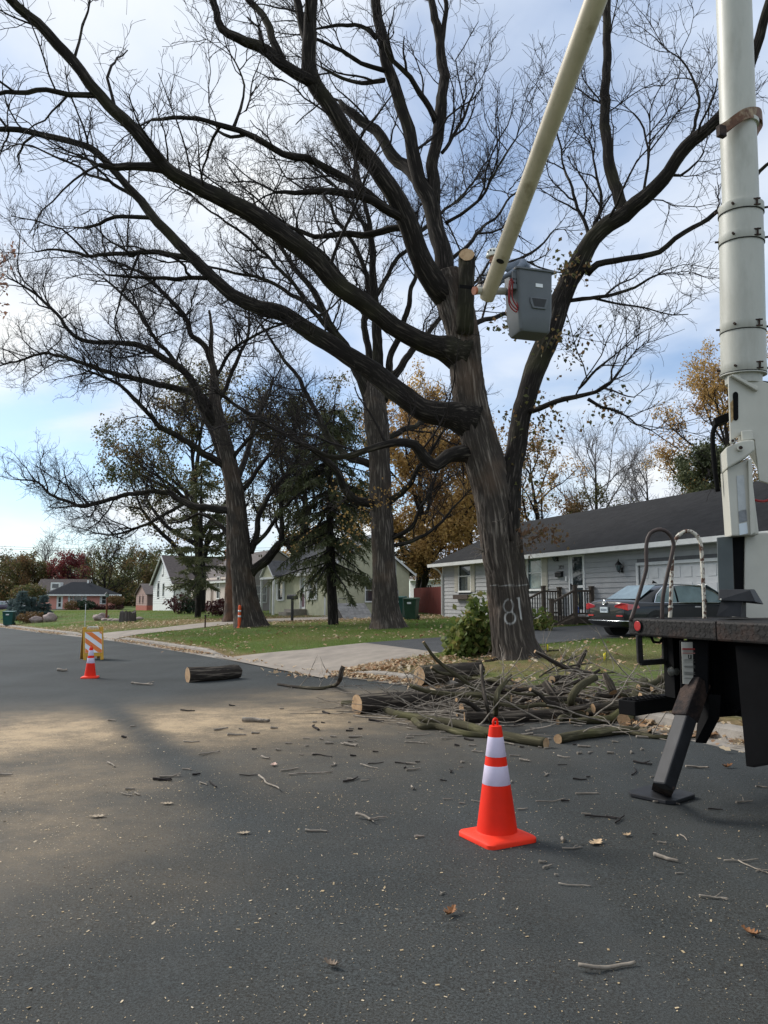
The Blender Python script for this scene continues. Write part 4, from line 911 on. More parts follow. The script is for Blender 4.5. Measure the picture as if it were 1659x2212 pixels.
# street tree whose leafy tips hang in at the left edge
RNG = np.random.default_rng(5)
edge = thing('maple_tree', 'pinkish brown leafed branch tips reaching in at the left edge', 'tree')
P = np.array([at(-330,1330,24), at(-300,1000,24), at(-280,720,24)]); limb_object('trunk', P, np.array([.25,.2,.14]), M['bark_limb'], edge, sides=12, step=.4)
its = []; tips = []
for a, b, c, d in [(-280,760,-10,600),(-285,700,10,560),(-280,800,-5,680),(-270,640,5,640)]:
    q0 = np.array(at(a, b, 24)); q1 = np.array(at(c, d, 23.4)); Pm = np.array([q0*(1-t)+q1*t+RNG.normal(0,.12,3)*(t>0) for t in np.linspace(0,1,9)]); its.append((Pm, np.linspace(.07,.012,9)))
    tips += spawn(Pm, its[-1][1], 22, .45, 1.0, .8, lambda f, r_: .3+.4*RNG.random(), lambda f, r_: .009, 5)
tubes_mesh('branches', its, 6, M['twig'], edge); tubes_mesh('twigs', tips, 4, M['twig'], edge)
C = np.vstack([P[2:] for P, _ in tips]); C = np.repeat(C, 2, 0)+RNG.normal(0,.06,(len(C)*2,3))
M['leaf_pink'] = leaf_mat('faded_maple_leaf', [(0.22,0.12,0.09),(0.30,0.17,0.12)], .4); leaves_mesh('leaves', C, .13, M['leaf_pink'], edge)
# ---------------------------------------------------------------- house kit
# local frame of a house: x along the front wall, y into the house, z up from the wall foot; front wall is y = 0 facing -y
def frame_rot(p, q): return math.atan2(q[1]-p[1], q[0]-p[0])
def wall_with_holes(mb, x0, x1, z0, z1, holes, place, th=0.12):
    """flat wall in (x,z) with rectangular holes; place(x, d, z) -> 3D, d = depth into the house"""
    xs_ = sorted({x0, x1, *[h for o in holes for h in o[:2]]}); zs = sorted({z0, z1, *[h for o in holes for h in o[2:]]})
    for a, b in zip(xs_[:-1], xs_[1:]):
        for c, d in zip(zs[:-1], zs[1:]):
            mx, mz = (a+b)/2, (c+d)/2
            if any(o[0] < mx < o[1] and o[2] < mz < o[3] for o in holes): continue
            mb.hexa([place(a,0,c), place(b,0,c), place(b,th,c), place(a,th,c), place(a,0,d), place(b,0,d), place(b,th,d), place(a,th,d)])
def clapboards(parent, x0, x1, z0, z1, holes, place, mt, lap=0.11, th=0.02, name='clapboard', clip=None):
    z = z0
    while z < z1 - 0.01:
        zt = min(z + lap, z1); spans = [(x0, x1)] if clip is None else [clip((z+zt)/2)]
        for o in holes:
            if o[2] < zt - 0.005 and o[3] > z + 0.005:
                ns = []
                for a, b in spans:
                    if o[1] <= a or o[0] >= b: ns.append((a, b)); continue
                    if o[0] > a: ns.append((a, o[0]))
                    if o[1] < b: ns.append((o[1], b))
                spans = ns
        for a, b in spans:
            if b - a < 0.02: continue
            mb = MB(); mb.hexa([place(a,-th,z), place(b,-th,z), place(b,0.03,z), place(a,0.03,z), place(a,-0.005,zt-0.002), place(b,-0.005,zt-0.002), place(b,0.03,zt-0.002), place(a,0.03,zt-0.002)])
            obj(name, mb, mt, parent)
        z = zt
def pbox(mb, place, x0, x1, d0, d1, z0, z1):
    return mb.hexa([place(x0,d0,z0), place(x1,d0,z0), place(x1,d1,z0), place(x0,d1,z0), place(x0,d0,z1), place(x1,d0,z1), place(x1,d1,z1), place(x0,d1,z1)])
def window(parent, x0, x1, z0, z1, place, shutters=None, pane='glass', frame=0.055, sashes=2, cols=1, name='window', trim=None):
    trim = trim or M['white_trim']
    mb = MB()
    for a, b, c, d in ((x0-frame, x0, z0-frame, z1+frame), (x1, x1+frame, z0-frame, z1+frame), (x0, x1, z1, z1+frame), (x0, x1, z0-frame, z0)): pbox(mb, place, a, b, -0.05, 0.05, c, d)
    wnd = obj(name, mb, trim, parent)
    sb = MB(); pbox(sb, place, x0-frame-0.03, x1+frame+0.03, -0.08, -0.03, z0-frame-0.035, z0-frame); obj('sill', sb, trim, wnd)
    for i in range(sashes):
        a = z0 + (z1-z0)*i/sashes; b = z0 + (z1-z0)*(i+1)/sashes
        for j in range(cols):
            c = x0 + (x1-x0)*j/cols; d = x0 + (x1-x0)*(j+1)/cols
            m_ = MB(); pbox(m_, place, c+0.012, d-0.012, 0.035, 0.045, a+0.012, b-0.012); obj('pane', m_, M[pane] if not isinstance(pane, (list, tuple)) else M[pane[i]], wnd)
        if i: m_ = MB(); pbox(m_, place, x0, x1, -0.005, 0.03, a-0.025, a+0.025); obj('sash_rail', m_, trim, wnd)
    for j in range(1, cols):
        c = x0 + (x1-x0)*j/cols; m_ = MB(); pbox(m_, place, c-0.02, c+0.02, -0.004, 0.028, z0, z1); obj('mullion', m_, trim, wnd)
    if shutters:
        w_, mt_ = shutters
        for a, b in ((x0-frame-w_, x0-frame-0.004), (x1+frame+0.004, x1+frame+w_)):
            m_ = MB(); pbox(m_, place, a, b, -0.055, -0.02, z0-frame, z1+frame); sh = obj('shutter', m_, mt_, parent)
            for c, d in ((z0, (z0+z1)/2-0.04), ((z0+z1)/2+0.04, z1)):
                n_ = max(3, int((d-c)/0.07)); m_ = MB()
                for q in range(n_): pbox(m_, place, a+0.045, b-0.045, -0.066, -0.05, c+(d-c)*q/n_, c+(d-c)*(q+0.7)/n_)
                obj('louvres', m_, mt_, sh)
    return wnd
def gable_roof(parent, L_, D_, eave, ridge, over, oe, mt, fascia=None, gutter=True, name='roof', th=0.12):
    """ridge along x at y = D_/2"""
    f = fascia or M['white_trim']; k = (ridge-eave)/(D_/2); lo = eave - k*over
    mb = MB()
    for s in (0, 1):
        yy = -over if s == 0 else D_+over
        mb.hexa([(-oe, yy, lo), (L_+oe, yy, lo), (L_+oe, D_/2, ridge), (-oe, D_/2, ridge), (-oe, yy, lo+th), (L_+oe, yy, lo+th), (L_+oe, D_/2, ridge+th), (-oe, D_/2, ridge+th)])
    rf = obj(name, mb, mt, parent)
    if gutter:
        for yy, sgn in ((-over, -1), (D_+over, 1)):
            m_ = MB(); y1 = yy + sgn*0.12
            m_.prism([(-oe, yy, lo-0.05), (-oe, y1-sgn*.02, lo-0.05), (-oe, y1, lo+th-0.01), (-oe, yy, lo+th-0.01)], (L_+2*oe, 0, 0)); obj('gutter', m_, f, rf)
    for xx in (-oe-0.025, L_+oe):
        for s in (0, 1):
            yy = -over if s == 0 else D_+over
            m_ = MB(); m_.prism([(xx, yy, lo-0.05), (xx, D_/2, ridge-0.05), (xx, D_/2, ridge+th*.8), (xx, yy, lo+th*.8)], (0.025, 0, 0)); obj('rake_board', m_, f, rf)
    m_ = MB(); m_.box(-oe+.03, L_+oe-.03, -over+.01, 0.0, lo-0.03, lo-0.005); obj('soffit', m_, f, rf)
    return rf
front = lambda x, d, z: (x, d, z)
def side_r(L_): return lambda s, d, z: (L_-d, s, z)        # right end wall: s runs back along y
def side_l(): return lambda s, d, z: (d, s, z)

# ---------------- grey ranch house -------------------------------------
Gk = 1.2
gA = Vector((2.6, 34.0))*Gk; gBv = Vector((8.5, 18.8))*Gk; du = (gBv-gA).normalized()
zg = 0.45
ranch = thing('ranch_house', 'long grey clapboard ranch house with a dark roof and white garage door', 'house', (gA.x, gA.y, zg), frame_rot(gA, gBv))
GL = (gBv-gA).length + 4.0; GD = 9.6; EV = 3.0 
def ranch_x(px):                       # where a sight line cuts the front wall, along the wall
    u = (px - CX)/F*1.0
    k = ray(px, 1293.5); t = (gA.x*k.y - gA.y*k.x)/(du.y*k.x - du.x*k.y); return t
M['clap_grey'] = mat('grey_vinyl_siding', (0.33, 0.335, 0.34), 0.6, 0.08, 2.5)
M['shutter_cream'] = mat('cream_shutter', (0.42, 0.40, 0.34), 0.6, 0.08)
M['wall_under'] = mat('sheathing', (0.13, 0.13, 0.135), 0.8)
def rz(px, py):                        # height on the front wall of a photo point, local
    x_ = ranch_x(px); Y = gA.y + du.y*x_; return at(px, py, Y).z - zg
wx0, wx1 = ranch_x(993), ranch_x(1018); vx0, vx1 = ranch_x(1143), ranch_x(1172); dx0, dx1 = ranch_x(1234), ranch_x(1264); gx0, gx1 = ranch_x(1382), ranch_x(1582)
W1 = (wx0, wx1, rz(1005,1276), rz(1005,1213)); W2 = (vx0, vx1, rz(1157,1272), rz(1157,1203)); DR = (dx0, dx1, rz(1249,1297)-.55, rz(1249,1196)); GR = (gx0, gx1, 0.05, rz(1382,1222))
holes = [W1, W2, DR, GR]
mb = MB(); wall_with_holes(mb, 0, GL, -0.8, EV, holes, front); gw = obj('front_wall', mb, M['wall_under'], ranch)
clapboards(ranch, 0.08, GL, 0.12, EV-0.02, [(h[0]-.055, h[1]+.055, h[2]-.09, h[3]+.055) for h in holes], front, M['clap_grey'], lap=0.19, th=.032)
mb = MB(); mb.box(0, .12, .12, GD, -.8, EV); mb.box(GL-.12, GL, .12, GD, -.8, EV); mb.box(.12, GL-.12, GD-.12, GD, -.8, EV); mb.prism([(0, .12, EV), (0, GD, EV), (0, GD/2, EV+2.0)], (.12, 0, 0)); mb.prism([(GL-.12, .12, EV), (GL-.12, GD, EV), (GL-.12, GD/2, EV+2.0)], (.12, 0, 0)); obj('end_walls', mb, M['clap_grey'], ranch)
mb = MB(); mb.box(0.0, .09, -.035, -.001, .1, EV-.02); obj('corner_board', mb, M['white_trim'], ranch)
mb = MB(); mb.box(0.01, GL, -.012, 0, -.8, .12); obj('foundation', mb, M['concrete'], ranch)
gable_roof(ranch, GL, GD, EV, EV+2.15, 0.55, 0.55, M['shingle'])
window(ranch, *W1, front, shutters=(0.42, M['shutter_cream'])); window(ranch, *W2, front, shutters=(0.42, M['shutter_cream']), pane='glass_pale')
# storm door
mb = MB()
for a, b, c, d in ((DR[0]-.06, DR[0], DR[2], DR[3]+.06), (DR[1], DR[1]+.06, DR[2], DR[3]+.06), (DR[0], DR[1], DR[3], DR[3]+.06)): mb.box(a, b, -.05, .05, c, d)
door = obj('front_door', mb, M['white_trim'], ranch)
mb = MB(); zm = DR[2]+(DR[3]-DR[2])*.46
for a, b, c, d in ((DR[0], DR[0]+.12, DR[2], DR[3]), (DR[1]-.12, DR[1], DR[2], DR[3]), (DR[0]+.12, DR[1]-.12, DR[3]-.12, DR[3]), (DR[0]+.12, DR[1]-.12, zm-.05, zm+.05), (DR[0]+.12, DR[1]-.12, DR[2], DR[2]+.2)): mb.box(a, b, 0.0, .04, c, d)
obj('storm_door_frame', mb, M['white_trim'], door)
for c, d in ((zm+.05, DR[3]-.12), (DR[2]+.2, zm-.05)):
    mb = MB(); mb.box(DR[0]+.12, DR[1]-.12, .012, .02, c, d); obj('pane', mb, M['glass'], door)
mb = MB(); mb.box(DR[0]+.03, DR[0]+.06, -.05, 0.0, zm-.12, zm+.12); obj('handle', mb, M['black_metal'], door)
# garage door with raised panels
M['garage_white'] = mat('garage_door_white', (0.62, 0.625, 0.62), 0.55, 0.07)
mb = MB(); 
for a, b, c, d in ((GR[0]-.1, GR[0], 0.0, GR[3]+.1), (GR[1], GR[1]+.1, 0.0, GR[3]+.1), (GR[0], GR[1], GR[3], GR[3]+.1)): mb.box(a, b, -.045, .05, c, d)
gd_ = obj('garage_door', mb, M['white_trim'], ranch)
mb = MB(); mb.box(GR[0], GR[1], .05, .08, GR[2], GR[3]); obj('garage_door_leaf', mb, M['garage_white'], gd_)
nr, nc = 4, 8; ph = (GR[3]-GR[2])/nr; pw = (GR[1]-GR[0])/nc
for i in range(nr):
    for j in range(nc):
        mb = MB(); a = GR[0]+pw*j+.09; c = GR[2]+ph*i+.09; mb.box(a, a+pw-.18, .030, .052, c, c+ph-.18); obj('panel', mb, M['garage_white'], gd_, bevel=.012)
# flower box under the left window
M['brown_wood'] = mat('dark_brown_wood', (0.045, 0.028, 0.02), .7, .25, 8, stretch=(1,1,8)); M['deck_wood'] = mat('weathered_deck_wood', (0.075, 0.058, 0.045), .85, .3, 6, bump=.3, bscale=30)
mb = MB(); mb.box(W1[0]-.25, W1[1]+.1, -.26, -.06, W1[2]-.42, W1[2]-.2); obj('flower_box', mb, M['brown_wood'], ranch)
# lanterns, letter box, house number, bell
def lantern(px, py):
    x_ = ranch_x(px); z_ = rz(px, py); mb = MB()
    mb.box(x_-.05, x_+.05, -.06, -.02, z_-.16, z_+.02); ln = obj('wall_lantern', mb, M['black_metal'], ranch)
    mb = MB(); mb.tube([(x_, -.05, z_-.1), (x_, -.16, z_-.17), (x_, -.19, z_-.1)], .012, 6); obj('arm', mb, M['black_metal'], ln)
    mb = MB(); mb.lathe([(.03,-.14),(.05,-.12),(.02,-.1)], 8, (x_,-.19,z_)); mb.lathe([(.13,.1),(.10,.16),(.04,.22),(.015,.27),(.01,.32)], 8, (x_,-.19,z_))
    for k in range(6): a = k*math.pi/3; mb.beam((x_+.055*math.cos(a), -.19+.055*math.sin(a), z_-.1), (x_+.10*math.cos(a), -.19+.10*math.sin(a), z_+.1), .014)
    obj('cage', mb, M['black_metal'], ln)
    mb = MB(); mb.lathe([(.045,-.09),(.085,.09)], 6, (x_,-.19,z_)); obj('lantern_glass', mb, M['glass_pale'], ln)
lantern(1208, 1204); lantern(1348, 1227)
x_, z_ = ranch_x(1213), rz(1213, 1240); mb = MB(); mb.box(x_-.22, x_+.2, -.15, -.021, z_-.12, z_+.07); lb = obj('letter_box', mb, M['black_metal'], ranch, bevel=.02)
mb = MB(); mb.hexa([(x_-.23,-.17,z_+.03),(x_+.21,-.17,z_+.03),(x_+.21,-.021,z_+.072),(x_-.23,-.021,z_+.072),(x_-.23,-.17,z_+.045),(x_+.21,-.17,z_+.045),(x_+.21,-.021,z_+.11),(x_-.23,-.021,z_+.11)]); obj('lid', mb, M['black_metal'], lb)
text_mesh('house_number', '3821', .21, mat('number_metal', (0.10,0.10,0.10), .5), ranch, (ranch_x(1215.5), -.03, rz(1215.5, 1226)), (math.pi/2, 0, 0), .006)
x_ = ranch_x(1226); z_ = rz(1226, 1250); mb = MB(); mb.box(x_-.04, x_+.04, -.06, -.02, z_-.09, z_+.09); obj('door_bell', mb, M['white_trim'], ranch)
mb = MB(); mb.tube([(.05,-.6,EV-.3),(.05,-.3,EV-.45),(.05,-.09,EV-.7),(.05,-.09,.2)], .045, 8); obj('downspout', mb, M['white_trim'], ranch)
mb = MB(); mb.cyl((GL-7.0, GD*.5+.5, EV+1.8), (GL-7.0, GD*.5+.5, EV+2.5), .1, 12); obj('vent_pipe', mb, M['white_trim'], ranch)
# porch: a wooden landing with stairs down towards the street
px0, px1 = ranch_x(1213), ranch_x(1287); pz = DR[2]-.05; pd = .95
porch = thing('wooden_porch', 'dark brown wooden porch with railings and steps at the grey house door', 'porch', (gA.x, gA.y, zg), frame_rot(gA, gBv))
for k in range(6): mb = MB(); y_ = -pd+.02+k*pd/6; mb.box(px0, px1, y_, y_+pd/6-.012, pz-.04, pz); obj('deck_board', mb, M['deck_wood'], porch)
mb = MB(); mb.box(px0+.02, px1-.02, -pd+.04, -pd+.08, pz-.22, pz-.041); mb.box(px0+.02, px0+.06, -pd+.08, -.05, pz-.22, pz-.041); mb.box(px1-.06, px1-.02, -pd+.08, -.05, pz-.22, pz-.041); obj('rim_joist', mb, M['deck_wood'], porch)
for x_ in (px0+.06, px1-.06):
    for y_, zt in ((-pd+.08, 1.12), (-.14, 1.08)):
        mb = MB(); mb.box(x_-.065, x_+.065, y_-.065, y_+.065, -.7, pz+zt); mb.box(x_-.08, x_+.08, y_-.08, y_+.08, pz+zt, pz+zt+.05); obj('post', mb, M['deck_wood'], porch)
def railing(a, b):
    a = Vector(a); b = Vector(b)
    mb = MB(); mb.beam(a+Vector((0,0,.95)), b+Vector((0,0,.95)), .09, .07); obj('top_rail', mb, M['deck_wood'], porch)
    mb = MB(); mb.beam(a+Vector((0,0,.12)), b+Vector((0,0,.12)), .05, .07); obj('bottom_rail', mb, M['deck_wood'], porch)
    n_ = max(3, int((b-a).length/.12))
    for k in range(1, n_):
        p = a.lerp(b, k/n_); mb = MB(); mb.beam(p+Vector((0,0,.1)), p+Vector((0,0,.95)), .03, .03, (0,1,0)); obj('baluster', mb, M['black_metal'], porch)
ns = 4; rise = (pz+.12)/ns; run = .25
for k in range(ns):
    y_ = -pd-run*(k+1); z_ = pz-rise*(k+1); mb = MB(); mb.box(px0+.1, px1-.1, y_, y_+run+.02, z_-.04, z_); obj('step', mb, M['deck_wood'], porch)
    mb = MB(); mb.box(px0+.11, px1-.11, y_+run-.03, y_+run-.008, z_, z_+rise-.042); obj('riser', mb, M['deck_wood'], porch)
yb = -pd-run*ns
for x_ in (px0+.06, px1-.06):
    railing((x_, -pd+.14, pz), (x_, -.2, pz))
    mb = MB(); mb.box(x_-.065, x_+.065, yb, yb+.13, -.7, 1.0); mb.box(x_-.08, x_+.08, yb-.015, yb+.145, 1.0, 1.05); obj('post', mb, M['deck_wood'], porch)
    railing((x_, yb+.13, -.02), (x_, -pd+.02, pz))
    mb = MB(); mb.prism([(x_-.02, yb+.1, -.5), (x_-.02, yb+.1, .05), (x_-.02, -pd+.02, pz-.02), (x_-.02, -pd+.02, pz-.4)], (.04,0,0)); obj('stringer', mb, M['deck_wood'], porch)

# ---------------- green stucco house -----------------------------------
M['stucco_green'] = mat('sage_stucco', (0.48, 0.475, 0.34), .9, .1, 3, bump=.5, bscale=90, col2=(0.42,0.415,0.30), c2thr=(.55,.8), c2scale=1.2)
M['stucco_beige'] = mat('beige_stucco', (0.52, 0.45, 0.40), .9, .08, 3, bump=.5, bscale=90); M['stucco_mauve'] = mat('greyish_stucco', (0.38, 0.345, 0.335), .9, .08, 3, bump=.5, bscale=90)
M['roof_grey'] = mat('grey_shingle', (0.085, 0.085, 0.09), .9, .3, 4, bump=.5, bscale=30); M['roof_brown'] = mat('brown_shingle', (0.075, 0.062, 0.06), .9, .3, 4, bump=.5, bscale=30)
def place_house(name, label, near, far_, base_z):
    """near, far_: plan positions of the street wall's near and far corner (near corner is the right-hand one seen from the street)"""
    # front wall runs from far (left) to near (right); local x from far to near
    return thing(name, label, 'house', (far_.x, far_.y, base_z), frame_rot(far_, near))
cN = at(705, 1335, 45.0); cF = at(585, 1325, 53.0); zb = .42
gh = place_house('stucco_house', 'sage green stucco cottage with white shutters and a little gabled entry', Vector((cN.x,cN.y)), Vector((cF.x,cF.y)), zb)
gL = math.hypot(cN.x-cF.x, cN.y-cF.y); gDp = 5.6
def hx(px, o=gh, near=None):
    k = ray(px, 1293.5); a = Vector((o.location.x, o.location.y)); r_ = o.rotation_euler.z; d = Vector((math.cos(r_), math.sin(r_)))
    return (a.x*k.y - a.y*k.x)/(d.y*k.x - d.x*k.y)
def hzv(px, py, o=gh):
    t = hx(px, o); r_ = o.rotation_euler.z; Y = o.location.y + math.sin(r_)*t; return at(px, py, Y).z - o.location.z
ev = 2.75
d1 = (hx(650), hx(659), hzv(654,1315), hzv(654,1245)); w1 = (hx(601.5), hx(611), hzv(606,1295), hzv(606,1252)); w2 = (hx(669), hx(680), hzv(674,1293), hzv(674,1250))
hs = [d1, w1, w2]
mb = MB(); wall_with_holes(mb, 0, gL, -.9, ev, hs, front); obj('front_wall', mb, M['stucco_green'], gh)
sw = (2.55, 3.35, .95, 2.25); sw2 = (0.9, 1.3, 1.2, 2.0)
mb = MB(); sr = side_r(gL); wall_with_holes(mb, .12, gDp, -.9, ev, [sw], sr); mb.prism([sr(0,.12,ev), sr(gDp,.12,ev), sr(gDp/2,.12,ev+1.95)], (.12,0,0)); obj('gable_wall', mb, M['stucco_green'], gh)
mb = MB(); mb.box(0,.12,.12,gDp,-.9,ev); mb.box(.12,gL-.12,gDp-.12,gDp,-.9,ev); mb.prism([(0,.12,ev),(0,gDp,ev),(0,gDp/2,ev+1.95)],(.12,0,0)); obj('back_walls', mb, M['stucco_green'], gh)
gable_roof(gh, gL, gDp, ev, ev+2.05, .3, .2, M['roof_grey'])
M['shutter_white'] = mat('white_shutter', (0.66,0.67,0.66), .6, .06)
window(gh, *w1, front, shutters=(.34, M['shutter_white'])); window(gh, *w2, front, shutters=(.34, M['shutter_white'])); window(gh, *sw, sr)
mb = MB(); 
for a, b, c, d in ((d1[0]-.09,d1[0],d1[2],d1[3]+.12),(d1[1],d1[1]+.09,d1[2],d1[3]+.12),(d1[0],d1[1],d1[3],d1[3]+.12)): mb.box(a,b,-.05,.05,c,d)
dr = obj('front_door', mb, M['white_trim'], gh)
mb = MB(); mb.box(d1[0],d1[1],.03,.06,d1[2],d1[3]); obj('door_leaf', mb, M['white_trim'], dr)
mb = MB(); mb.box(d1[0]+.12,d1[1]-.12,.02,.032,d1[2]+1.0,d1[3]-.15); obj('pane', mb, M['glass_pale'], dr)
mb = MB(); mb.box(d1[0]+.12,d1[1]-.12,.02,.032,d1[2]+.12,d1[2]+.92); obj('door_panel', mb, mat('plum_panel',(0.12,0.06,0.075),.6), dr)
# entry gable carried on two posts
ex = (hx(596)+hx(622))/2; 
mb = MB(); e0, e1, ez = hx(594), hx(623), ev-.25
for s in (0,1):
    xa = e0 if s == 0 else e1
    mb.hexa([(xa,-1.1,ez),((e0+e1)/2,-1.1,ez+1.0),((e0+e1)/2,1.5,ez+1.0),(xa,1.5,ez),(xa,-1.1,ez+.1),((e0+e1)/2,-1.1,ez+1.1),((e0+e1)/2,1.5,ez+1.1),(xa,1.5,ez+.1)])
er = obj('entry_roof', mb, M['roof_grey'], gh)
mb = MB(); mb.prism([(e0+.12,-1.0,ez),(e1-.12,-1.0,ez),((e0+e1)/2,-1.0,ez+.92)],(0,.05,0)); obj('entry_gable', mb, M['stucco_green'], er)
mb = MB(); mb.beam((e0,-1.06,ez+.02),((e0+e1)/2,-1.06,ez+1.02),.06,.16,(0,-1,0)); mb.beam(((e0+e1)/2,-1.06,ez+1.02),(e1,-1.06,ez+.02),.06,.16,(0,-1,0)); mb.box(e0,e1,-1.1,-1.02,ez-.14,ez); obj('entry_trim', mb, M['white_trim'], er)
for xx in (e0+.1, e1-.1): mb = MB(); mb.box(xx-.06,xx+.06,-1.06,-.94,-.4,ez-.14); obj('entry_post', mb, M['white_trim'], gh)
mb = MB(); mb.box(d1[0]-.3,d1[1]+.3,-1.0,-.02,-.6,d1[2]-.02); mb.box(d1[0]-.3,d1[1]+.3,-1.35,-1.0,-.6,d1[2]-.2); obj('door_step', mb, M['concrete'], gh)
for xx in (.06, gL-.05): mb = MB(); mb.cyl((xx,-.08,-.4),(xx,-.08,ev-.05),.05,8); obj('downspout', mb, M['white_trim'], gh)
mb = MB(); mb.box(*[gL+.02,gL+.16], 4.5,4.75,1.3,1.6); mb.cyl((gL+.06,4.62,.1),(gL+.06,4.62,3.6),.03,8); obj('electric_meter', mb, mat('meter_grey',(0.35,0.36,0.36),.5), gh)
mb = MB(); mb.box(gL+.0,gL+.06,.12,gDp,-.9,.0); obj('plinth', mb, M['stucco_green'], gh)

# ---------------- beige stucco house -----------------------------------
bN = at(495, 1322, 64.0); bd = Vector((-.5,.866)); bF = Vector((bN.x,bN.y)) + bd*11.2
bh = place_house('stucco_house', 'beige and grey stucco house behind the spreading oak, with iron stair rail', Vector((bN.x,bN.y)), bF, .35)
bL, bD, bev = 11.2, 8.4, 2.7
bd1 = (hx(455,bh), hx(461,bh), .5, 2.55); bw1 = (hx(469,bh), hx(474,bh), hzv(471,1292,bh), hzv(471,1247,bh)); bw2 = (hx(430,bh), hx(440,bh), 1.0, 2.3)
mb = MB(); wall_with_holes(mb, 0, bL, -1, bev, [bd1,bw1,bw2], front); obj('front_wall', mb, M['stucco_beige'], bh)
sr2 = side_r(bL); bsw = (2.2,3.2,.9,2.2); mb = MB(); wall_with_holes(mb,.12,bD,-1,bev,[bsw],sr2); mb.prism([sr2(0,.12,bev),sr2(bD,.12,bev),sr2(bD/2,.12,bev+2.5)],(.12,0,0)); obj('gable_wall', mb, M['stucco_mauve'], bh)
mb = MB(); mb.box(0,.12,.12,bD,-1,bev); mb.box(.12,bL-.12,bD-.12,bD,-1,bev); mb.prism([(0,.12,bev),(0,bD,bev),(0,bD/2,bev+2.5)],(.12,0,0)); obj('back_walls', mb, M['stucco_beige'], bh)
gable_roof(bh, bL, bD, bev, bev+2.6, .25, .15, M['roof_brown'])
window(bh,*bw1,front); window(bh,*bw2,front); window(bh,*bsw,sr2)
mb = MB(); mb.box(bL+.001,bL+.04,bD/2-.2,bD/2+.2,bev+1.2,bev+1.7); obj('gable_vent', mb, mat('vent_grey',(0.12,0.12,0.12),.7), bh)
mb = MB(); mb.box(bd1[0],bd1[1],.03,.07,bd1[2],bd1[3]); obj('front_door', mb, mat('tan_door',(0.20,0.15,0.115),.6), bh)
mb = MB(); mb.cyl((bL-.05,-.08,-.4),(bL-.05,-.08,bev),.05,8); obj('downspout', mb, M['white_trim'], bh)
mb = MB(); mb.box(bd1[0]-.5,bd1[1]+.5,-1.3,-.02,-.8,.48); 
for k in range(3): mb.box(bd1[0]-.5-.3*(k+1),bd1[0]-.5-.3*k,-1.3,-.02,-.8,.48-.16*(k+1))
obj('stoop', mb, M['brown_wood'], bh)
ra = [(bd1[0]-.5,-1.25,.48),(bd1[1]+.5,-1.25,.48)]; mb = MB(); mb.beam((ra[0][0],-1.25,1.4),(ra[1][0],-1.25,1.4),.05); mb.beam((ra[0][0],-1.25,1.4),(ra[0][0]-1.0,-1.25,.9),.05)
rl = obj('stair_rail', mb, M['black_metal'], bh)
for k in range(9): xx = ra[0][0]+(ra[1][0]-ra[0][0])*k/8; mb = MB(); mb.box(xx-.015,xx+.015,-1.265,-1.235,.48,1.38); obj('baluster', mb, M['black_metal'], rl)

# ---------------- white gable house ------------------------------------
wN = at(374, 1317, 83.5); wn_ = Vector((wN.x,wN.y)); 
wh = thing('gable_house', 'white clapboard house with its steep gable to the street and a brown roof', 'house', (wn_.x-.5*9.1, wn_.y+.866*9.1, .3), frame_rot(Vector((-.5,.866)), Vector((0,0))))
# local: x along the gable wall (far to near corner), y back from the street
M['clap_white'] = mat('white_clapboard', (0.60,0.615,0.61), .6, .06, 2); wev = 3.0; wpk = 6.0
wW = [(2.0,2.9,1.4,3.0),(4.4,5.1,1.5,2.9),(3.9,4.6,3.9,5.2)]
mb = MB(); wall_with_holes(mb, 0, 9.1, -1, wev, wW[:2], front); mb.prism([(0,0,wev),(9.1,0,wev),(4.55,0,wpk)],(0,.12,0)); obj('gable_wall', mb, M['wall_under'], wh)
clapboards(wh, 0, 9.1, .7, wev, [(a-.06,b+.06,c-.09,d+.06) for a,b,c,d in wW], front, M['clap_white'], lap=.23, th=.03)
clapboards(wh, 0, 9.1, wev, wpk-.1, [(a-.06,b+.06,c-.09,d+.06) for a,b,c,d in wW], front, M['clap_white'], lap=.23, th=.03, clip=lambda z: (4.55*(z-wev)/(wpk-wev), 9.1-4.55*(z-wev)/(wpk-wev)))
mb = MB(); mb.box(0,9.1,-.01,0.0,-1,.7); obj('foundation', mb, M['white_trim'], wh)
for k in wW[:2]: window(wh,*k,front)
mb = MB(); mb.box(3.95,4.55,-.045,-.032,3.95,5.1); obj('gable_window', mb, M['white_trim'], wh)
sr3 = side_r(9.1); mb = MB(); bay = (4.0,6.0,1.0,2.4); wall_with_holes(mb,.12,11,-1,wev,[bay],sr3); mb.box(0,.12,.12,11,-1,wev); mb.box(.12,8.98,10.88,11,-1,wev); obj('side_walls', mb, M['clap_white'], wh)
window(wh,*bay,sr3,cols=3,sashes=1)
mb = MB()
for s in (0,1):
    xa = -.35 if s == 0 else 9.45; zl = wev-.23
    mb.hexa([(xa,-.3,zl),(4.55,-.3,wpk),(4.55,11.2,wpk),(xa,11.2,zl),(xa,-.3,zl+.14),(4.55,-.3,wpk+.14),(4.55,11.2,wpk+.14),(xa,11.2,zl+.14)])
rf = obj('roof', mb, M['roof_brown'], wh)
mb = MB(); mb.beam((-.35,-.33,wev-.2),(4.55,-.33,wpk+.03),.05,.2,(0,-1,0)); mb.beam((4.55,-.33,wpk+.03),(9.45,-.33,wev-.2),.05,.2,(0,-1,0)); obj('rake_board', mb, M['white_trim'], rf)
mb = MB(); mb.box(4.8,5.4,7.0,7.6,wpk-.5,wpk+1.0); obj('chimney', mb, mat('brick_chimney',(0.26,0.09,0.06),.9,.3,9), rf)

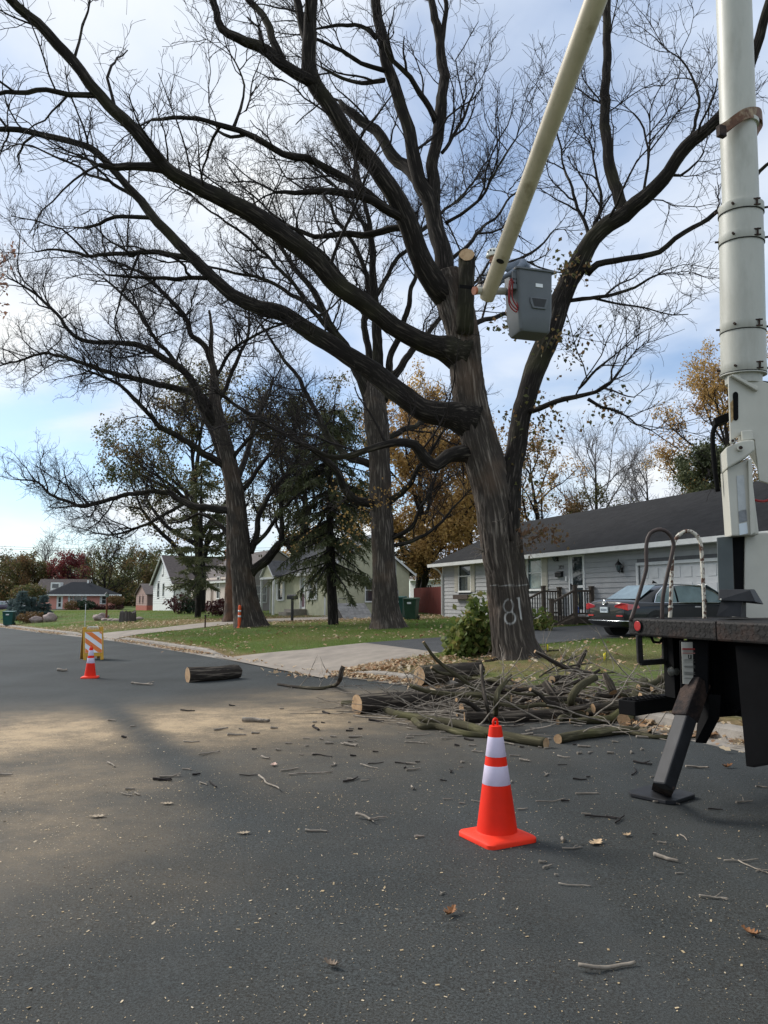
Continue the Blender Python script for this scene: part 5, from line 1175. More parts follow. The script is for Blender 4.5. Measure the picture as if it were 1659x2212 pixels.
# ---------------- small brown garage, pink house, far sheds -------------
sN = at(317, 1315, 115.0); sh_ = thing('garage_shed', 'small brown clapboard garage with a gable beside the white house', 'garage', (sN.x-.5*7.2, sN.y+.866*7.2, .0), frame_rot(Vector((-.5,.866)), Vector((0,0))))
M['clap_brown'] = mat('brown_clapboard', (0.27,0.18,0.155), .7, .08); 
mb = MB(); wall_with_holes(mb, 0, 7.2, .5, 2.2, [(2.2,2.9,.9,1.9),(4.3,5.0,.9,1.9)], front); mb.prism([(0,0,2.2),(7.2,0,2.2),(3.6,0,3.7)],(0,.12,0)); obj('gable_wall', mb, M['clap_brown'], sh_)
clapboards(sh_, 0, 7.2, .5, 2.2, [(2.15,2.95,.85,1.95),(4.25,5.05,.85,1.95)], front, M['clap_brown'], lap=.28, th=.04)
for a in (2.2,4.3): window(sh_, a, a+.7, .9, 1.9, front, trim=M['clap_brown'], sashes=1)
mb = MB(); mb.box(0,7.2,-.03,.12,-1,.5); mb.box(7.1,7.23,.12,7,-1,.5); obj('brick_base', mb, mat('red_brick_base',(0.30,0.09,0.06),.85,.3,5), sh_)
mb = MB(); mb.box(7.08,7.2,.12,7,.5,2.2); mb.box(0,.12,.12,7,-1,2.2); mb.box(.12,7.08,6.88,7,-1,2.2); obj('side_walls', mb, mat('dark_brown_wall',(0.12,0.075,0.07),.8), sh_)  # side and back walls in a darker brown than the gable
mb = MB()
for s in (0,1):
    xa = -.3 if s == 0 else 7.5; mb.hexa([(xa,-.25,2.08),(3.6,-.25,3.7),(3.6,7.2,3.7),(xa,7.2,2.08),(xa,-.25,2.2),(3.6,-.25,3.82),(3.6,7.2,3.82),(xa,7.2,2.2)])
obj('roof', mb, M['roof_brown'], sh_)

pL = at(105, 1310, 126.0); pR = at(249, 1310, 130.8); pk = thing('hip_roof_house', 'low pink clapboard house with a dark hipped roof across the far lawn', 'house', (pL.x,pL.y,-.35), frame_rot(pL,pR))
M['clap_pink'] = mat('pink_clapboard', (0.62,0.27,0.22), .65, .06); PL = math.hypot(pR.x-pL.x,pR.y-pL.y); PD = 7.5
pf = lambda zx: (zx-630)/860*PL
pw = [(pf(735),pf(795),.25,2.3),(pf(895),pf(930),1.05,2.35),(pf(948),pf(1035),.95,2.35),(pf(1053),pf(1080),1.05,2.35),(pf(1310),pf(1362),1.05,2.35)]
mb = MB(); wall_with_holes(mb,0,PL,-1,2.6,pw,front); obj('front_wall', mb, M['wall_under'], pk)
clapboards(pk,0,PL,.1,2.6,[(a-.06,b+.06,c-.09,d+.06) for a,b,c,d in pw],front,M['clap_pink'],lap=.2,th=.03)
mb = MB(); mb.box(0,.12,.12,PD,-1,2.6); mb.box(PL-.12,PL,.12,PD,-1,2.6); mb.box(.12,PL-.12,PD-.12,PD,-1,2.6); obj('end_walls', mb, M['clap_pink'], pk)
for k in (1,2,3,4): window(pk,*pw[k],front,sashes=1 if k==2 else 2)
a = pw[0]; mb = MB(); mb.box(a[0]-.1,a[1]+.1,-.05,.05,a[2]-.05,a[3]+.1); fd = obj('front_door', mb, M['white_trim'], pk)
for c,d in ((.55,1.15),(1.3,2.1)): mb = MB(); mb.box(a[0]+.18,a[1]-.18,-.062,-.051,c,d); obj('pane', mb, M['glass'], fd)
for x0_,x1_ in ((pf(868),pf(892)),(pf(1086),pf(1108)),(pf(1280),pf(1306))):
    mb = MB(); mb.box(x0_,x1_,-.06,-.03,.95,2.4); shu = obj('shutter', mb, M['shutter_white'], pk)
    for q in range(3):
        mb = MB(); xm = (x0_+x1_)/2; zz = 1.25+q*.42; mb.prism([(xm-.07,-.07,zz),(xm,-.07,zz-.07),(xm+.07,-.07,zz),(xm,-.07,zz+.07)],(0,.012,0)); obj('diamond', mb, M['black_metal'], shu)
mb = MB(); o_ = .8; rz_ = 4.7; ze = 2.55
mb.add([(-o_,-o_,ze),(PL+o_,-o_,ze),(PL+o_,PD+o_,ze),(-o_,PD+o_,ze),(PL*.36,PD/2,rz_),(PL*.62,PD/2,rz_)],[(0,1,5,4),(1,2,5),(2,3,4,5),(3,0,4),(0,3,2,1)])
rf = obj('roof', mb, mat('charcoal_shingle',(0.02,0.023,0.028),.95,.2,3,spec=.1), pk)
mb = MB(); mb.box(-o_-.03,PL+o_+.03,-o_-.03,-o_+.02,ze-.22,ze+.03); mb.box(-o_-.03,-o_+.02,-o_+.02,PD+o_,ze-.22,ze+.03); mb.box(PL+o_-.02,PL+o_+.03,-o_+.02,PD+o_,ze-.22,ze+.03); obj('fascia', mb, M['white_trim'], rf)
mb = MB(); mb.cyl((PL*.6,PD*.4,rz_-.2),(PL*.6,PD*.4,rz_+.3),.15,10); obj('vent_pipe', mb, M['white_trim'], rf)
mb = MB(); mb.box(a[0]-.6,a[1]+.6,-1.2,-.02,-1,.2); obj('door_step', mb, M['concrete'], pk)
# brown house with a dormer behind the pink one
q = at(75, 1310, 150); bh2 = thing('dormer_house', 'brown roofed house with a white dormer half hidden by the pink house', 'house', (q.x,q.y,-.3), .1)
mb = MB(); mb.box(0,9,0,8,-1,2.6); obj('wall', mb, M['clap_pink'], bh2)
gable_roof(bh2,9,8,2.6,5.6,.4,.4,M['roof_brown']); mb = MB(); mb.box(2.6,4.4,.6,2.6,3.4,5.0); dm = obj('dormer', mb, M['white_trim'], bh2); mb = MB(); mb.box(2.9,4.1,.55,.598,3.9,4.7); obj('pane', mb, M['glass'], dm)
# white garage behind the red fence
q0 = at(886,1300,70); q1 = at(950,1300,66); wg = thing('white_garage', 'small white garage with a paned window behind the red fence', 'garage', (q0.x,q0.y,.4), frame_rot(q0,q1)); wl = math.hypot(q1.x-q0.x,q1.y-q0.y)+1
ww = (wl*.42,wl*.42+1.1,1.6,2.3); mb = MB(); wall_with_holes(mb,0,wl,-1,2.9,[ww],front); mb.box(0,.12,.12,6,-1,2.9); mb.box(wl-.12,wl,.12,6,-1,2.9); obj('wall', mb, M['clap_white'], wg); window(wg,*ww,front,cols=3,sashes=2)
gable_roof(wg,wl,6,2.9,4.4,.3,.2,M['roof_brown'])
# red board fence
f0 = at(894,1300,52); f1 = at(957,1300,43.5); fence = thing('board_fence', 'red painted board fence between the green and grey houses', 'fence', (f0.x,f0.y,.45), frame_rot(f0,f1)); fl = math.hypot(f1.x-f0.x,f1.y-f0.y)
M['fence_red'] = mat('red_fence_paint',(0.16,0.028,0.02),.8,.22,5,stretch=(1,1,.3)); nb = 40
for k in range(nb): mb = MB(); x_ = fl*k/nb; mb.box(x_+.004,x_+fl/nb-.004,-.012+.004*(k%2),.012,-.6,1.75+.015*math.sin(k*2.3)); obj('board', mb, M['fence_red'], fence)
mb = MB(); mb.box(0,fl,.014,.06,.2,.3); mb.box(0,fl,.014,.06,1.3,1.4); obj('rail', mb, M['fence_red'], fence)
# ---------------------------------------------------------------- cones and barricade
M['cone_orange'] = mat('cone_orange', (0.74, 0.020, 0.004), .6, .1, 5, spec=.25, col2=(0.62,0.03,0.01), c2thr=(.6,.8), c2scale=9, bump=.15, bscale=160, bdist=.002)
M['cone_collar'] = mat('reflective_collar', (0.60, 0.54, 0.68), .4, .1, 7, col2=(0.48,0.44,0.52), c2thr=(.58,.8), c2scale=14, bump=.1, bscale=300, bdist=.001)
M['cone_base'] = mat('cone_base_orange', (0.78, 0.035, 0.012), .65, .12, 4, spec=.25, col2=(0.30,0.05,0.03), c2thr=(.6,.85), c2scale=9)
def cone(label, loc, rz_, H_):
    t = thing('traffic_cone', label, 'cone', loc, rz_, 'traffic cones on the road'); k = H_/0.74
    # rounded square base
    mb = MB(); hw = .185*k; rc = .045*k
    def ring(h, z, r_): return [(sx*(h-r_)+r_*math.cos(a), sy*(h-r_)+r_*math.sin(a), z) for sx, sy, a0 in ((1,1,0),(-1,1,90),(-1,-1,180),(1,-1,270)) for a in [R(a0+q*15) for q in range(7)]]
    rings = [ring(hw, .0, rc), ring(hw, .022*k, rc), ring(hw-.006*k, .03*k, rc), ring(.145*k, .038*k, .14*k), ring(.128*k, .05*k, .1279*k)]
    n_ = 28; vs_ = [p for r_ in rings for p in r_]; fs = [(i*n_+j, i*n_+(j+1)%n_, (i+1)*n_+(j+1)%n_, (i+1)*n_+j) for i in range(4) for j in range(n_)] + [tuple(range(n_-1,-1,-1))]
    mb.add(vs_, fs); b = obj('base', mb, M['cone_base'], t, autosm=40)
    for a in range(8):
        an = a*math.pi/4; 
    r_at = lambda z: (.128 - (.128-.036)*(z-.05)/(.66))*k
    mb = MB(); zs = np.linspace(.05, .69, 17); prof = [(r_at(z), z*k) for z in zs] + [(.030*k, .693*k), (.014*k, .694*k)]
    mb.lathe(prof, 48); obj('cone_body', mb, M['cone_orange'], t, autosm=50)
    for z0, z1 in ((.505, .625), (.335, .45)):
        mb = MB(); mb.lathe([(r_at(z0)+.0006, z0*k), (r_at(z0)+.0016, (z0+.002)*k), (r_at(z1)+.0016, (z1-.002)*k), (r_at(z1)+.0006, z1*k)], 48); obj('reflective_collar', mb, M['cone_collar'], t, autosm=60)
    mb = MB(); mb.tube([(-.016*k,0,.69*k),(-.016*k,0,.716*k),(-.010*k,0,.731*k),(0,0,.736*k),(.010*k,0,.731*k),(.016*k,0,.716*k),(.016*k,0,.69*k)], .008*k, 8); obj('handle_loop', mb, M['cone_orange'], t, smooth=True)
    return t
p = road_hit(1074, 1812); cone('orange traffic cone with two white collars, the near one', (p.x, p.y, p.z+.004), R(28), .76)
p2 = road_hit(194.5, 1464.5); cone('orange traffic cone further down the road before the barricade', (p2.x, p2.y, p2.z+.004), R(12), .70)
M['barr_yellow'] = mat('yellow_plastic', (0.52, 0.28, 0.02), .5, .12, 4); M['barr_orange'] = mat('orange_sheeting', (0.75, 0.19, 0.03), .4, .06); M['barr_white'] = mat('white_sheeting', (0.72,0.74,0.76), .4, .05); M['barr_dark'] = mat('dark_amber_plastic', (0.30, 0.16, 0.02), .6, .3, 5)  # rear frame and rear board are a darker amber than the front
g = road_hit(198, 1424); bar = thing('folding_barricade', 'yellow A-frame barricade with an orange and white striped board', 'barricade', (g.x, g.y, g.z), R(30))
BW, BH, tilt = .56, .94, .26
for sgn, nm in ((-1,'front_frame'),(1,'rear_frame')):
    P_ = lambda x, z, o=0.0: (x, sgn*(tilt*(1-z/BH)+.03)+sgn*o, z)
    mb = MB()
    def slab(x0,x1,z0,z1,o0,o1): mb.hexa([P_(x0,z0,o0),P_(x1,z0,o0),P_(x1,z0,o1),P_(x0,z0,o1),P_(x0,z1,o0),P_(x1,z1,o0),P_(x1,z1,o1),P_(x0,z1,o1)])
    slab(-BW/2,-BW/2+.09,0,BH,0,.035); slab(BW/2-.09,BW/2,0,BH,0,.035); slab(-BW/2+.09,BW/2-.09,.10,.20,0,.034); slab(-BW/2+.09,BW/2-.09,.80,.86,0,.034)
    fr = obj(nm, mb, M['barr_yellow'] if sgn < 0 else M['barr_dark'], bar, bevel=.008)
    mb = MB(); slab(-BW/2+.045,BW/2-.045,.205,.798,.034,.042); bd_ = obj('board', mb, M['barr_white'] if sgn < 0 else M['barr_dark'], bar)
    if sgn < 0:
        x0, x1, z0, z1 = -BW/2+.05, BW/2-.05, .21, .793
        for k in range(-4, 4):
            c = z0 + k*.30 + .22; w_ = .15; sl = -0.78*(x1-x0)/(.46)*1.0
            # stripe: band between two slanted lines, clipped to the board
            poly = [(x0, c - sl*0 + .36), (x1, c), (x1, c+w_), (x0, c+w_+.36)]
            def clip(poly, f):
                out_ = []
                for i in range(len(poly)):
                    a, b = poly[i], poly[(i+1) % len(poly)]; fa, fb = f(a), f(b)
                    if fa >= 0: out_.append(a)
                    if fa*fb < 0: t_ = fa/(fa-fb); out_.append((a[0]+(b[0]-a[0])*t_, a[1]+(b[1]-a[1])*t_))
                return out_
            poly = clip(clip(poly, lambda q: q[1]-z0), lambda q: z1-q[1])
            if len(poly) >= 3:
                mb = MB(); n_ = len(poly); mb.add([P_(a,b,.0425) for a,b in poly]+[P_(a,b,.045) for a,b in poly], [tuple(range(n_)), tuple(range(2*n_-1,n_-1,-1))]+[(i,(i+1)%n_,n_+(i+1)%n_,n_+i) for i in range(n_)]); obj('stripe', mb, M['barr_orange'], bd_)
mb = MB(); mb.tube([(-.14,0,BH-.04),(-.14,0,BH+.0),(.14,0,BH+.0),(.14,0,BH-.04)], .014, 8); obj('handle', mb, M['barr_white'], bar)

# ---------------------------------------------------------------- marker tube, flags, stakes, yard sign
g = G(520, 1356); mt_ = thing('channelizer_post', 'scuffed orange and white marker post leaning against the left oak', 'marker post', (g.x, g.y-.35, g.z), 0)
M['tube_orange'] = mat('faded_orange_tube', (0.72,0.10,0.02), .55, .15, 5, col2=(0.55,0.33,0.2), c2thr=(.6,.75), c2scale=8)
mb = MB(); mb.lathe([(.12,0),(.12,.03),(.075,.05),(.072,.95),(.06,1.02),(.02,1.04)], 20); obj('post', mb, M['tube_orange'], mt_, autosm=40)
for z in (.48,.72): mb = MB(); mb.lathe([(.0745,z),(.0745,z+.09)], 20); obj('reflective_band', mb, M['barr_white'], mt_, smooth=True)
M['flag_yellow'] = mat('yellow_flag', (0.80,0.66,0.02), .5, .05)
for (a, b, lb, s_) in [(1181, 1417, 'small yellow marker flag at the foot of the painted oak', 1), (1310, 1440, 'small yellow marker flag standing in the leaf litter right of the painted oak', -1), (1456, 1455, 'yellow marker flag half hidden under the truck step', 1)]:
    g = G(a, b); t = thing('marker_flag', lb, 'flag', (g.x, g.y, g.z), .4*s_, 'yellow marker flags'); mb = MB(); mb.cyl((0,0,-.05),(0.01,0,.30),.003,6); obj('wire', mb, M['black_metal'], t)
    mb = MB(); n_ = 6
    for i in range(n_):
        x0, x1 = .012+.075*i/n_, .012+.075*(i+1)/n_; w0, w1 = .012*math.sin(i*1.3), .012*math.sin((i+1)*1.3)
        mb.hexa([(x0*s_*.6,w0,.15-x0*.6),(x1*s_*.6,w1,.15-x1*.6),(x1*s_*.6,w1+.002,.15-x1*.6),(x0*s_*.6,w0+.002,.15-x0*.6),(x0*s_*.6,w0,.28-x0*.4),(x1*s_*.6,w1,.28-x1*.4),(x1*s_*.6,w1+.002,.28-x1*.4),(x0*s_*.6,w0+.002,.28-x0*.4)])
    obj('flag_cloth', mb, M['flag_yellow'], t, smooth=True)
g = G(1246, 1349); sg = thing('yard_sign', 'small blue oval security sign on a stake before the porch', 'sign', (g.x, g.y, g.z), R(-8))
SY = mpp(1330, g.y); mb = MB(); mb.cyl((0,.02,-.1),(0.02,.02,.42),.012,8); obj('stake', mb, M['white_trim'], sg)
mb = MB(); oc = [(.16*math.cos(R(22.5+45*k))*.8, -.005, .52+.21*math.sin(R(22.5+45*k))) for k in range(8)]; mb.prism(oc, (0,.015,0)); bd_ = obj('board', mb, mat('sign_blue',(0.02,0.09,0.45),.4,.05), sg)
mb = MB(); 
for k in range(8): mb.beam(oc[k], oc[(k+1)%8], .012, .02); 
obj('rim', mb, M['white_trim'], bd_)
text_mesh('lettering', 'ADT', .13, M['white_trim'], bd_, (0,-.012,.52), (math.pi/2,0,0), .002)
for a, b, h_, lb in [(182,1380,1.0,'thin pale reflector stake at the far curb'),(443,1357,.62,'short rusty metal stake on the lawn edge')]:
    g = G(a, b); t = thing('stake', lb, 'stake', (g.x,g.y,g.z)); mb = MB(); w_ = .012 if h_ > .8 else .03; hh = h_*1.6 if h_ > .8 else h_; mb.box(-w_,w_,-w_,w_,-.1,hh); obj('rod', mb, M['white_trim'] if h_ > .8 else mat('rust_stake',(0.07,0.035,0.02),.8), t)
    mb = MB(); mb.cyl((0,0,hh-.06),(0,0,hh+.01),w_*1.6,8); obj('cap', mb, M['white_trim'] if h_ > .8 else M['black_metal'], t)

# ---------------------------------------------------------------- bins, mailbox, reel, cellar hatch
M['bin_green'] = mat('green_bin_plastic', (0.010,0.045,0.022), .5, .2, 4); M['bin_teal'] = mat('teal_bin_plastic', (0.008,0.07,0.06), .5, .2, 4)
def bin_(label, px, py, mt, hgt, wid, rz_):
    g = G(px, py); t = thing('wheeled_bin', label, 'bin', (g.x,g.y,g.z), rz_, 'wheeled rubbish bins'); a, b = wid*.40, wid*.5
    mb = MB(); mb.hexa([(-a,-a,.06),(a,-a,.06),(a,a,.06),(-a,a,.06),(-b,-b,hgt*.92),(b,-b,hgt*.92),(b,b,hgt*.92),(-b,b,hgt*.92)]); obj('body', mb, mt, t, bevel=.02)
    mb = MB(); mb.hexa([(-b-.03,-b-.05,hgt*.921),(b+.03,-b-.05,hgt*.921),(b+.03,b+.03,hgt*.921),(-b-.03,b+.03,hgt*.921),(-b-.01,-b-.03,hgt*.96),(b+.01,-b-.03,hgt*.96),(b+.01,b+.03,hgt),(-b-.01,b+.03,hgt)]); obj('lid', mb, mt, t, bevel=.012)
    mb = MB(); mb.cyl((-b,b+.08,hgt*.88),(b,b+.08,hgt*.88),.018,8); obj('handle', mb, mt, t)
    for s in (-1,1): mb = MB(); mb.cyl((s*(a-.02),a+.05,.12),(s*(a+.05),a+.05,.12),.12,16); obj('wheel', mb, M['black_metal'], t)
    mb = MB(); mb.box(-.12,.08,-b-.002-.0,-b+.004,hgt*.72,hgt*.8); obj('sticker', mb, M['barr_white'], t)
bin_('dark green wheeled bin standing against the red fence', 889, 1340, M['bin_green'], 1.08, .62, R(-20)); bin_('teal wheeled bin peeking out behind the lawn oak', 862, 1338, M['bin_teal'], 1.15, .6, R(-20))
bin_('dark teal wheeled bin alone at the far left curb', 18.5, 1352, M['bin_teal'], 1.0, .68, R(10))
g = G(631, 1342); mbx = thing('mailbox', 'black curbside mailbox on a black post before the green house', 'mailbox', (g.x,g.y,g.z), R(60)); mb = MB(); mb.box(-.05,.05,-.05,.05,-.1,1.12); obj('post', mb, M['black_metal'], mbx)
mb = MB(); pr = [(-.11,-.28,1.12),(.11,-.28,1.12),(.11,-.28,1.26)]+[(.11*math.cos(R(a)),-.28,1.26+.11*math.sin(R(a))) for a in range(30,180,30)]+[(-.11,-.28,1.26)]; mb.prism(pr,(0,.56,0)); bxo = obj('box', mb, M['black_metal'], mbx)
mb = MB(); mb.box(.112,.12,.05,.09,1.2,1.34); obj('signal_flag', mb, M['fence_red'], bxo); mb = MB(); mb.box(-.09,.09,-.29,-.281,1.14,1.3); obj('door', mb, M['black_metal'], bxo)
g = G(741, 1333); reel = thing('hose_reel_cart', 'grey metal hose reel cart by the green house wall', 'hose reel', (g.x,g.y,g.z), R(30)); mg = mat('galvanised',(0.16,0.16,0.16),.5,.3)
for s in (-1,1): mb = MB(); mb.tube([(s*.25,-.3,0),(s*.25,-.1,.45),(s*.25,.1,1.0),(s*.2,.16,1.05)],.018,8); mb.tube([(s*.25,.35,0),(s*.25,.1,.45)],.018,8); obj('side_frame', mb, mg, reel)
mb = MB(); mb.tube([(-.2,.16,1.05),(.2,.16,1.05)],.018,8); obj('handle', mb, mg, reel); mb = MB(); mb.cyl((-.2,0,.42),(.2,0,.42),.3,20); obj('hose_drum', mb, mat('hose_grey',(0.09,0.10,0.09),.7,.2,30), reel)
for s in (-1,1): mb = MB(); mb.cyl((s*.28,.3,.13),(s*.33,.3,.13),.13,16); obj('wheel', mb, M['black_metal'], reel)
g = G(766, 1336); hat = thing('cellar_hatch', 'sloping grey plank cellar hatch leaning at the green house wall', 'hatch', (g.x,g.y,g.z), R(31)); 
mb = MB(); mb.prism([(-.8,-.45,-.1),(-.8,.6,-.1),(-.8,.6,.75)],(1.7,0,0)); obj('box', mb, mat('hatch_side',(0.02,0.02,0.02),.8), hat)
for k in range(6): mb = MB(); a = k/6; b = (k+.94)/6; l_ = lambda f, o: (-.45-.02+f*1.07, -.1+f*.86+o); mb.prism([(-.85,*l_(a,.02)),(-.85,*l_(b,.02)),(-.85,*l_(b,.05)),(-.85,*l_(a,.05))],(1.8,0,0)); obj('plank', mb, mat('grey_plank',(0.24,0.235,0.23),.85,.3,5) if k == 0 else bpy.data.materials['grey_plank'], hat)

# ---------------------------------------------------------------- stones, stump, lamp, shrubs on the far lawn
M['stone'] = mat('granite', (0.30,0.24,0.225), .9, .25, 8, bump=.5, bscale=25)
for a, b, w_, h_, lb, sd_ in [(107,1343,.95,.62,'big pale rounded boulder beside the blue spruces',1),(218,1340,1.0,.5,'grey rounded boulder at the lamp post foot',2),(78,1345,.9,.45,'brownish angular rock between shrub and boulder',3)]:
    g = G(a, b); t = tag(obj('boulder', MB().ico((0,0,h_*.35), 1, 3, .35, (w_/2,w_/2.4,h_*.62), sd_), M['stone'], smooth=True), lb, 'boulder', 'boulders on the far lawn'); t.location = (g.x,g.y,g.z)
for k, (a, b, s_) in enumerate([(228,1341,.5),(240,1342,.42),(252,1342,.55),(262,1341,.4),(300,1339,.45)]):
    g = G(a, b); t = tag(obj('edging_stone', MB().ico((0,0,.05), 1, 2, .4, (s_*.6,s_*.4,.13), k+7), M['stone'], smooth=True), 'low flat edging stone between the lamp post and the stump', 'stone', 'edging stones'); t.location = (g.x,g.y,g.z)
g = G(275.5, 1343); stp = thing('tree_stump', 'grey weathered tree stump with a ragged top on the far lawn', 'stump', (g.x,g.y,g.z)); mb = MB(); n_ = 40
ri = [];
for z, sc_ in ((-.1,1.08),(.05,1.0),(.5,.92)):
    ri.append([(.5*sc_*math.cos(2*math.pi*k/n_)*(1+.05*math.sin(k*2.7)), .5*sc_*math.sin(2*math.pi*k/n_)*(1+.05*math.sin(k*2.7)), z if z < .4 else .58+.07*math.sin(k*.45)+.05*math.sin(k*1.9)) for k in range(n_)])
mb.add([p for r_ in ri for p in r_]+[(0,0,.48)], [(i*n_+k,i*n_+(k+1)%n_,(i+1)*n_+(k+1)%n_,(i+1)*n_+k) for i in range(2) for k in range(n_)]+[(2*n_+k,2*n_+(k+1)%n_,3*n_) for k in range(n_)])
obj('trunk', mb, mat('stump_bark',(0.10,0.085,0.08),.95,.4,5,bump=1,bscale=12,stretch=(1,1,.2)), stp)
g = G(229.5, 1340); lamp = thing('lamp_post', 'rust brown garden lamp post with a small glass lantern', 'lamp post', (g.x,g.y,g.z)); sc_ = g.y/1659*57
mb = MB(); mb.cyl((0,0,-.2),(0,0,sc_*.86),.065,14,.055); obj('post', mb, mat('rusty_brown_post',(0.16,0.05,0.025),.7), lamp)
mb = MB(); mb.lathe([(.08,sc_*.86),(.14,sc_*.98)],6); ln_ = obj('lantern_glass', mb, M['glass_pale'], lamp); mb = MB(); mb.lathe([(.18,sc_*.98),(.05,sc_*1.05),(.02,sc_*1.08)],6); obj('cap', mb, M['black_metal'], ln_)
def shrub(label, px, py, w_, h_, mt, seed, n=900, size=.16, group=None, name='shrub', dome=False, trunk=0.0, flat=1.0, Y=None):
    global RNG
    RNG = np.random.default_rng(seed); g = G(px, py)
    if Y: g = at(px, 1315, Y); g.z = H(g.x, Y)
    t = thing(name, label, 'shrub', (g.x,g.y,g.z), 0, group)
    v = RNG.normal(0,1,(n,3)); v /= np.linalg.norm(v,axis=1)[:,None]; r_ = RNG.random(n)**.28
    lump = np.array([1+.28*mnoise.noise(Vector(q)*2.1+Vector((seed,0,0))) for q in v])
    C = v*(r_*lump)[:,None]*np.array([w_/2,w_/2,h_/2]) + np.array([0,0,h_/2+trunk]); C[:,2] = np.maximum(C[:,2], trunk+.03)
    leaves_mesh('leaves', C, size, M[mt], t, droop=.1, aspect=.6)
    its = [grow((RNG.normal(0,.08),RNG.normal(0,.08),-.05), (RNG.normal(0,.4),RNG.normal(0,.4),1), (h_*.7+trunk), .02+.03*(trunk>0), 6, .1, .05) for _ in range(9 if not trunk else 3)]
    tubes_mesh('stems', its, 5, M['twig'], t); return t
M['leaf_hedge'] = leaf_mat('hedge_leaf', [(0.012,0.025,0.014),(0.02,0.04,0.02),(0.03,0.05,0.025)], .15); M['leaf_burg'] = leaf_mat('burgundy_leaf', [(0.05,0.018,0.02),(0.09,0.03,0.03)], .2); M['leaf_rust'] = leaf_mat('rust_shrub_leaf', [(0.10,0.08,0.03),(0.16,0.10,0.04),(0.12,0.06,0.03)], .25)
shrub('dark clipped green shrub below the pink house picture window', 185, 1315.5, 3.3, 1.5, 'leaf_hedge', 5, 1500, .25, Y=125.3)
shrub('brownish shrub beside the pink house door', 153, 1315, 2.3, 1.5, 'leaf_rust', 6, 900, .22, Y=124)
shrub('mushroom shaped rust tree at the pink house corner', 249, 1314, 2.7, 1.4, 'leaf_rust', 7, 1400, .22, name='topiary_tree', trunk=.9, Y=127)
for k, px in enumerate((212,222,240,258)): shrub('low reddish shrub along the pink house wall', px, 1316, 1.5, .8, 'leaf_burg', 20+k, 400, .2, 'low shrubs by the pink house', Y=126+k*.4)
for k, (px, py, h_, w_, lb) in enumerate([(27,1337,1.7,.8,'blue spruce at the left end of the cluster'),(45,1340,2.4,1.0,'tallest blue spruce in the middle of the cluster'),(68,1338,1.8,.75,'blue spruce beside the rounded tree'),(92,1336,1.9,.85,'blue spruce at the right end of the cluster')]):
    g = G(px, py); spruce('blue_spruce', lb, (g.x,g.y,g.z), h_, w_, 90+k, crown_from=.02, trunk_r=.1, mt='needle_blue', tiers=13, per=9, spray=26, size=.24, droop=.1, cat='tree', group='young blue spruces')
shrub('rounded dark green tree behind the blue spruces', 64, 1334, 2.6, 1.6, 'leaf_green', 31, 1600, .2, name='round_tree', trunk=1.1)
shrub('smaller yellowish round tree at the left of the blue spruces', 38, 1332, 1.4, 1.1, 'leaf_rust', 32, 700, .2, name='round_tree', trunk=1.3)
shrub('low olive juniper before the blue spruces', 66, 1345, 1.9, .7, 'leaf_rust', 33, 900, .15)
shrub('dark red shrub before the white house bay', 390, 1326, 2.2, 1.5, 'leaf_burg', 34, 700, .2); shrub('round green shrub beside the dark red one', 408, 1326, 1.3, 1.1, 'leaf_hedge', 35, 500, .16); shrub('purple brown shrub left of the torn trunk', 476, 1330, 2.0, 1.05, 'leaf_burg', 36, 700, .2)
# leafy sapling bush at the oak's foot
RNG = np.random.default_rng(61); g = G(1018, 1414); bush = thing('sapling_bush', 'bright green leafy oak sprouts bushing up at the painted oak foot', 'shrub', (g.x, g.y, g.z))
u_ = mpp(1350, g.y); its = []; C = []
M['leaf_bush'] = leaf_mat('sprout_leaf', [(0.07,0.105,0.025),(0.11,0.155,0.035),(0.16,0.19,0.05),(0.26,0.22,0.07)], .4, .5)
for k in range(70):
    tx = RNG.uniform(-64, 66)*u_; hgt = (54+ 50*math.exp(-((tx/u_-12)/34)**2))*u_*RNG.uniform(.45,1.05)
    if abs(tx/u_-28) < 9 and RNG.random() < .5: hgt = 145*u_*RNG.uniform(.8,1)
    P, R_ = grow((RNG.normal(0.1,.12),RNG.normal(0,.12),-.05), (tx, RNG.normal(0,.35), hgt), math.hypot(tx,hgt), .012, 8, .1, .02); its.append((P,R_))
    for q in range(3,8):
        for _ in range(8): C.append(P[q]+RNG.normal(0,.10,3))
tubes_mesh('stems', its, 5, M['twig'], bush); leaves_mesh('leaves', np.array(C), .17, M['leaf_bush'], bush, droop=.5, aspect=.75)
g = G(1160,1362); sp2 = thing('sapling_bush', 'small low sprout with green leaves right of the painted oak', 'shrub', (g.x,g.y,g.z)); its=[]; C=[]
for k in range(16):
    P,R_ = grow((0,0,0),(RNG.normal(0,.6),RNG.normal(0,.5),.6),.7,.008,6,.1,.02); its.append((P,R_)); C += [P[q]+RNG.normal(0,.06,3) for q in range(2,6) for _ in range(4)]
tubes_mesh('stems', its, 5, M['twig'], sp2); leaves_mesh('leaves', np.array(C), .16, M['leaf_bush'], sp2, droop=.4, aspect=.75)

# ---------------------------------------------------------------- overhead wires, far cars
mw = mat('wire', (0.10,0.11,0.12), .6)
for k, (y0, y1) in enumerate([(1170,1182),(1175,1187),(1193,1203),(1199,1208),(1222,1226)]):
    a = at(-200, y0, 200); b = at(620, y1, 200); mb = MB(); mb.tube([a.lerp(b,t)-Vector((0,0,1.2*4*t*(1-t))) for t in np.linspace(0,1,13)], .035, 5)
    tag(obj('overhead_wire', mb, mw), 'thin overhead power line crossing the sky at far left, %s of five' % ('highest','second','middle','fourth','lowest')[k], 'wire', 'overhead power lines')
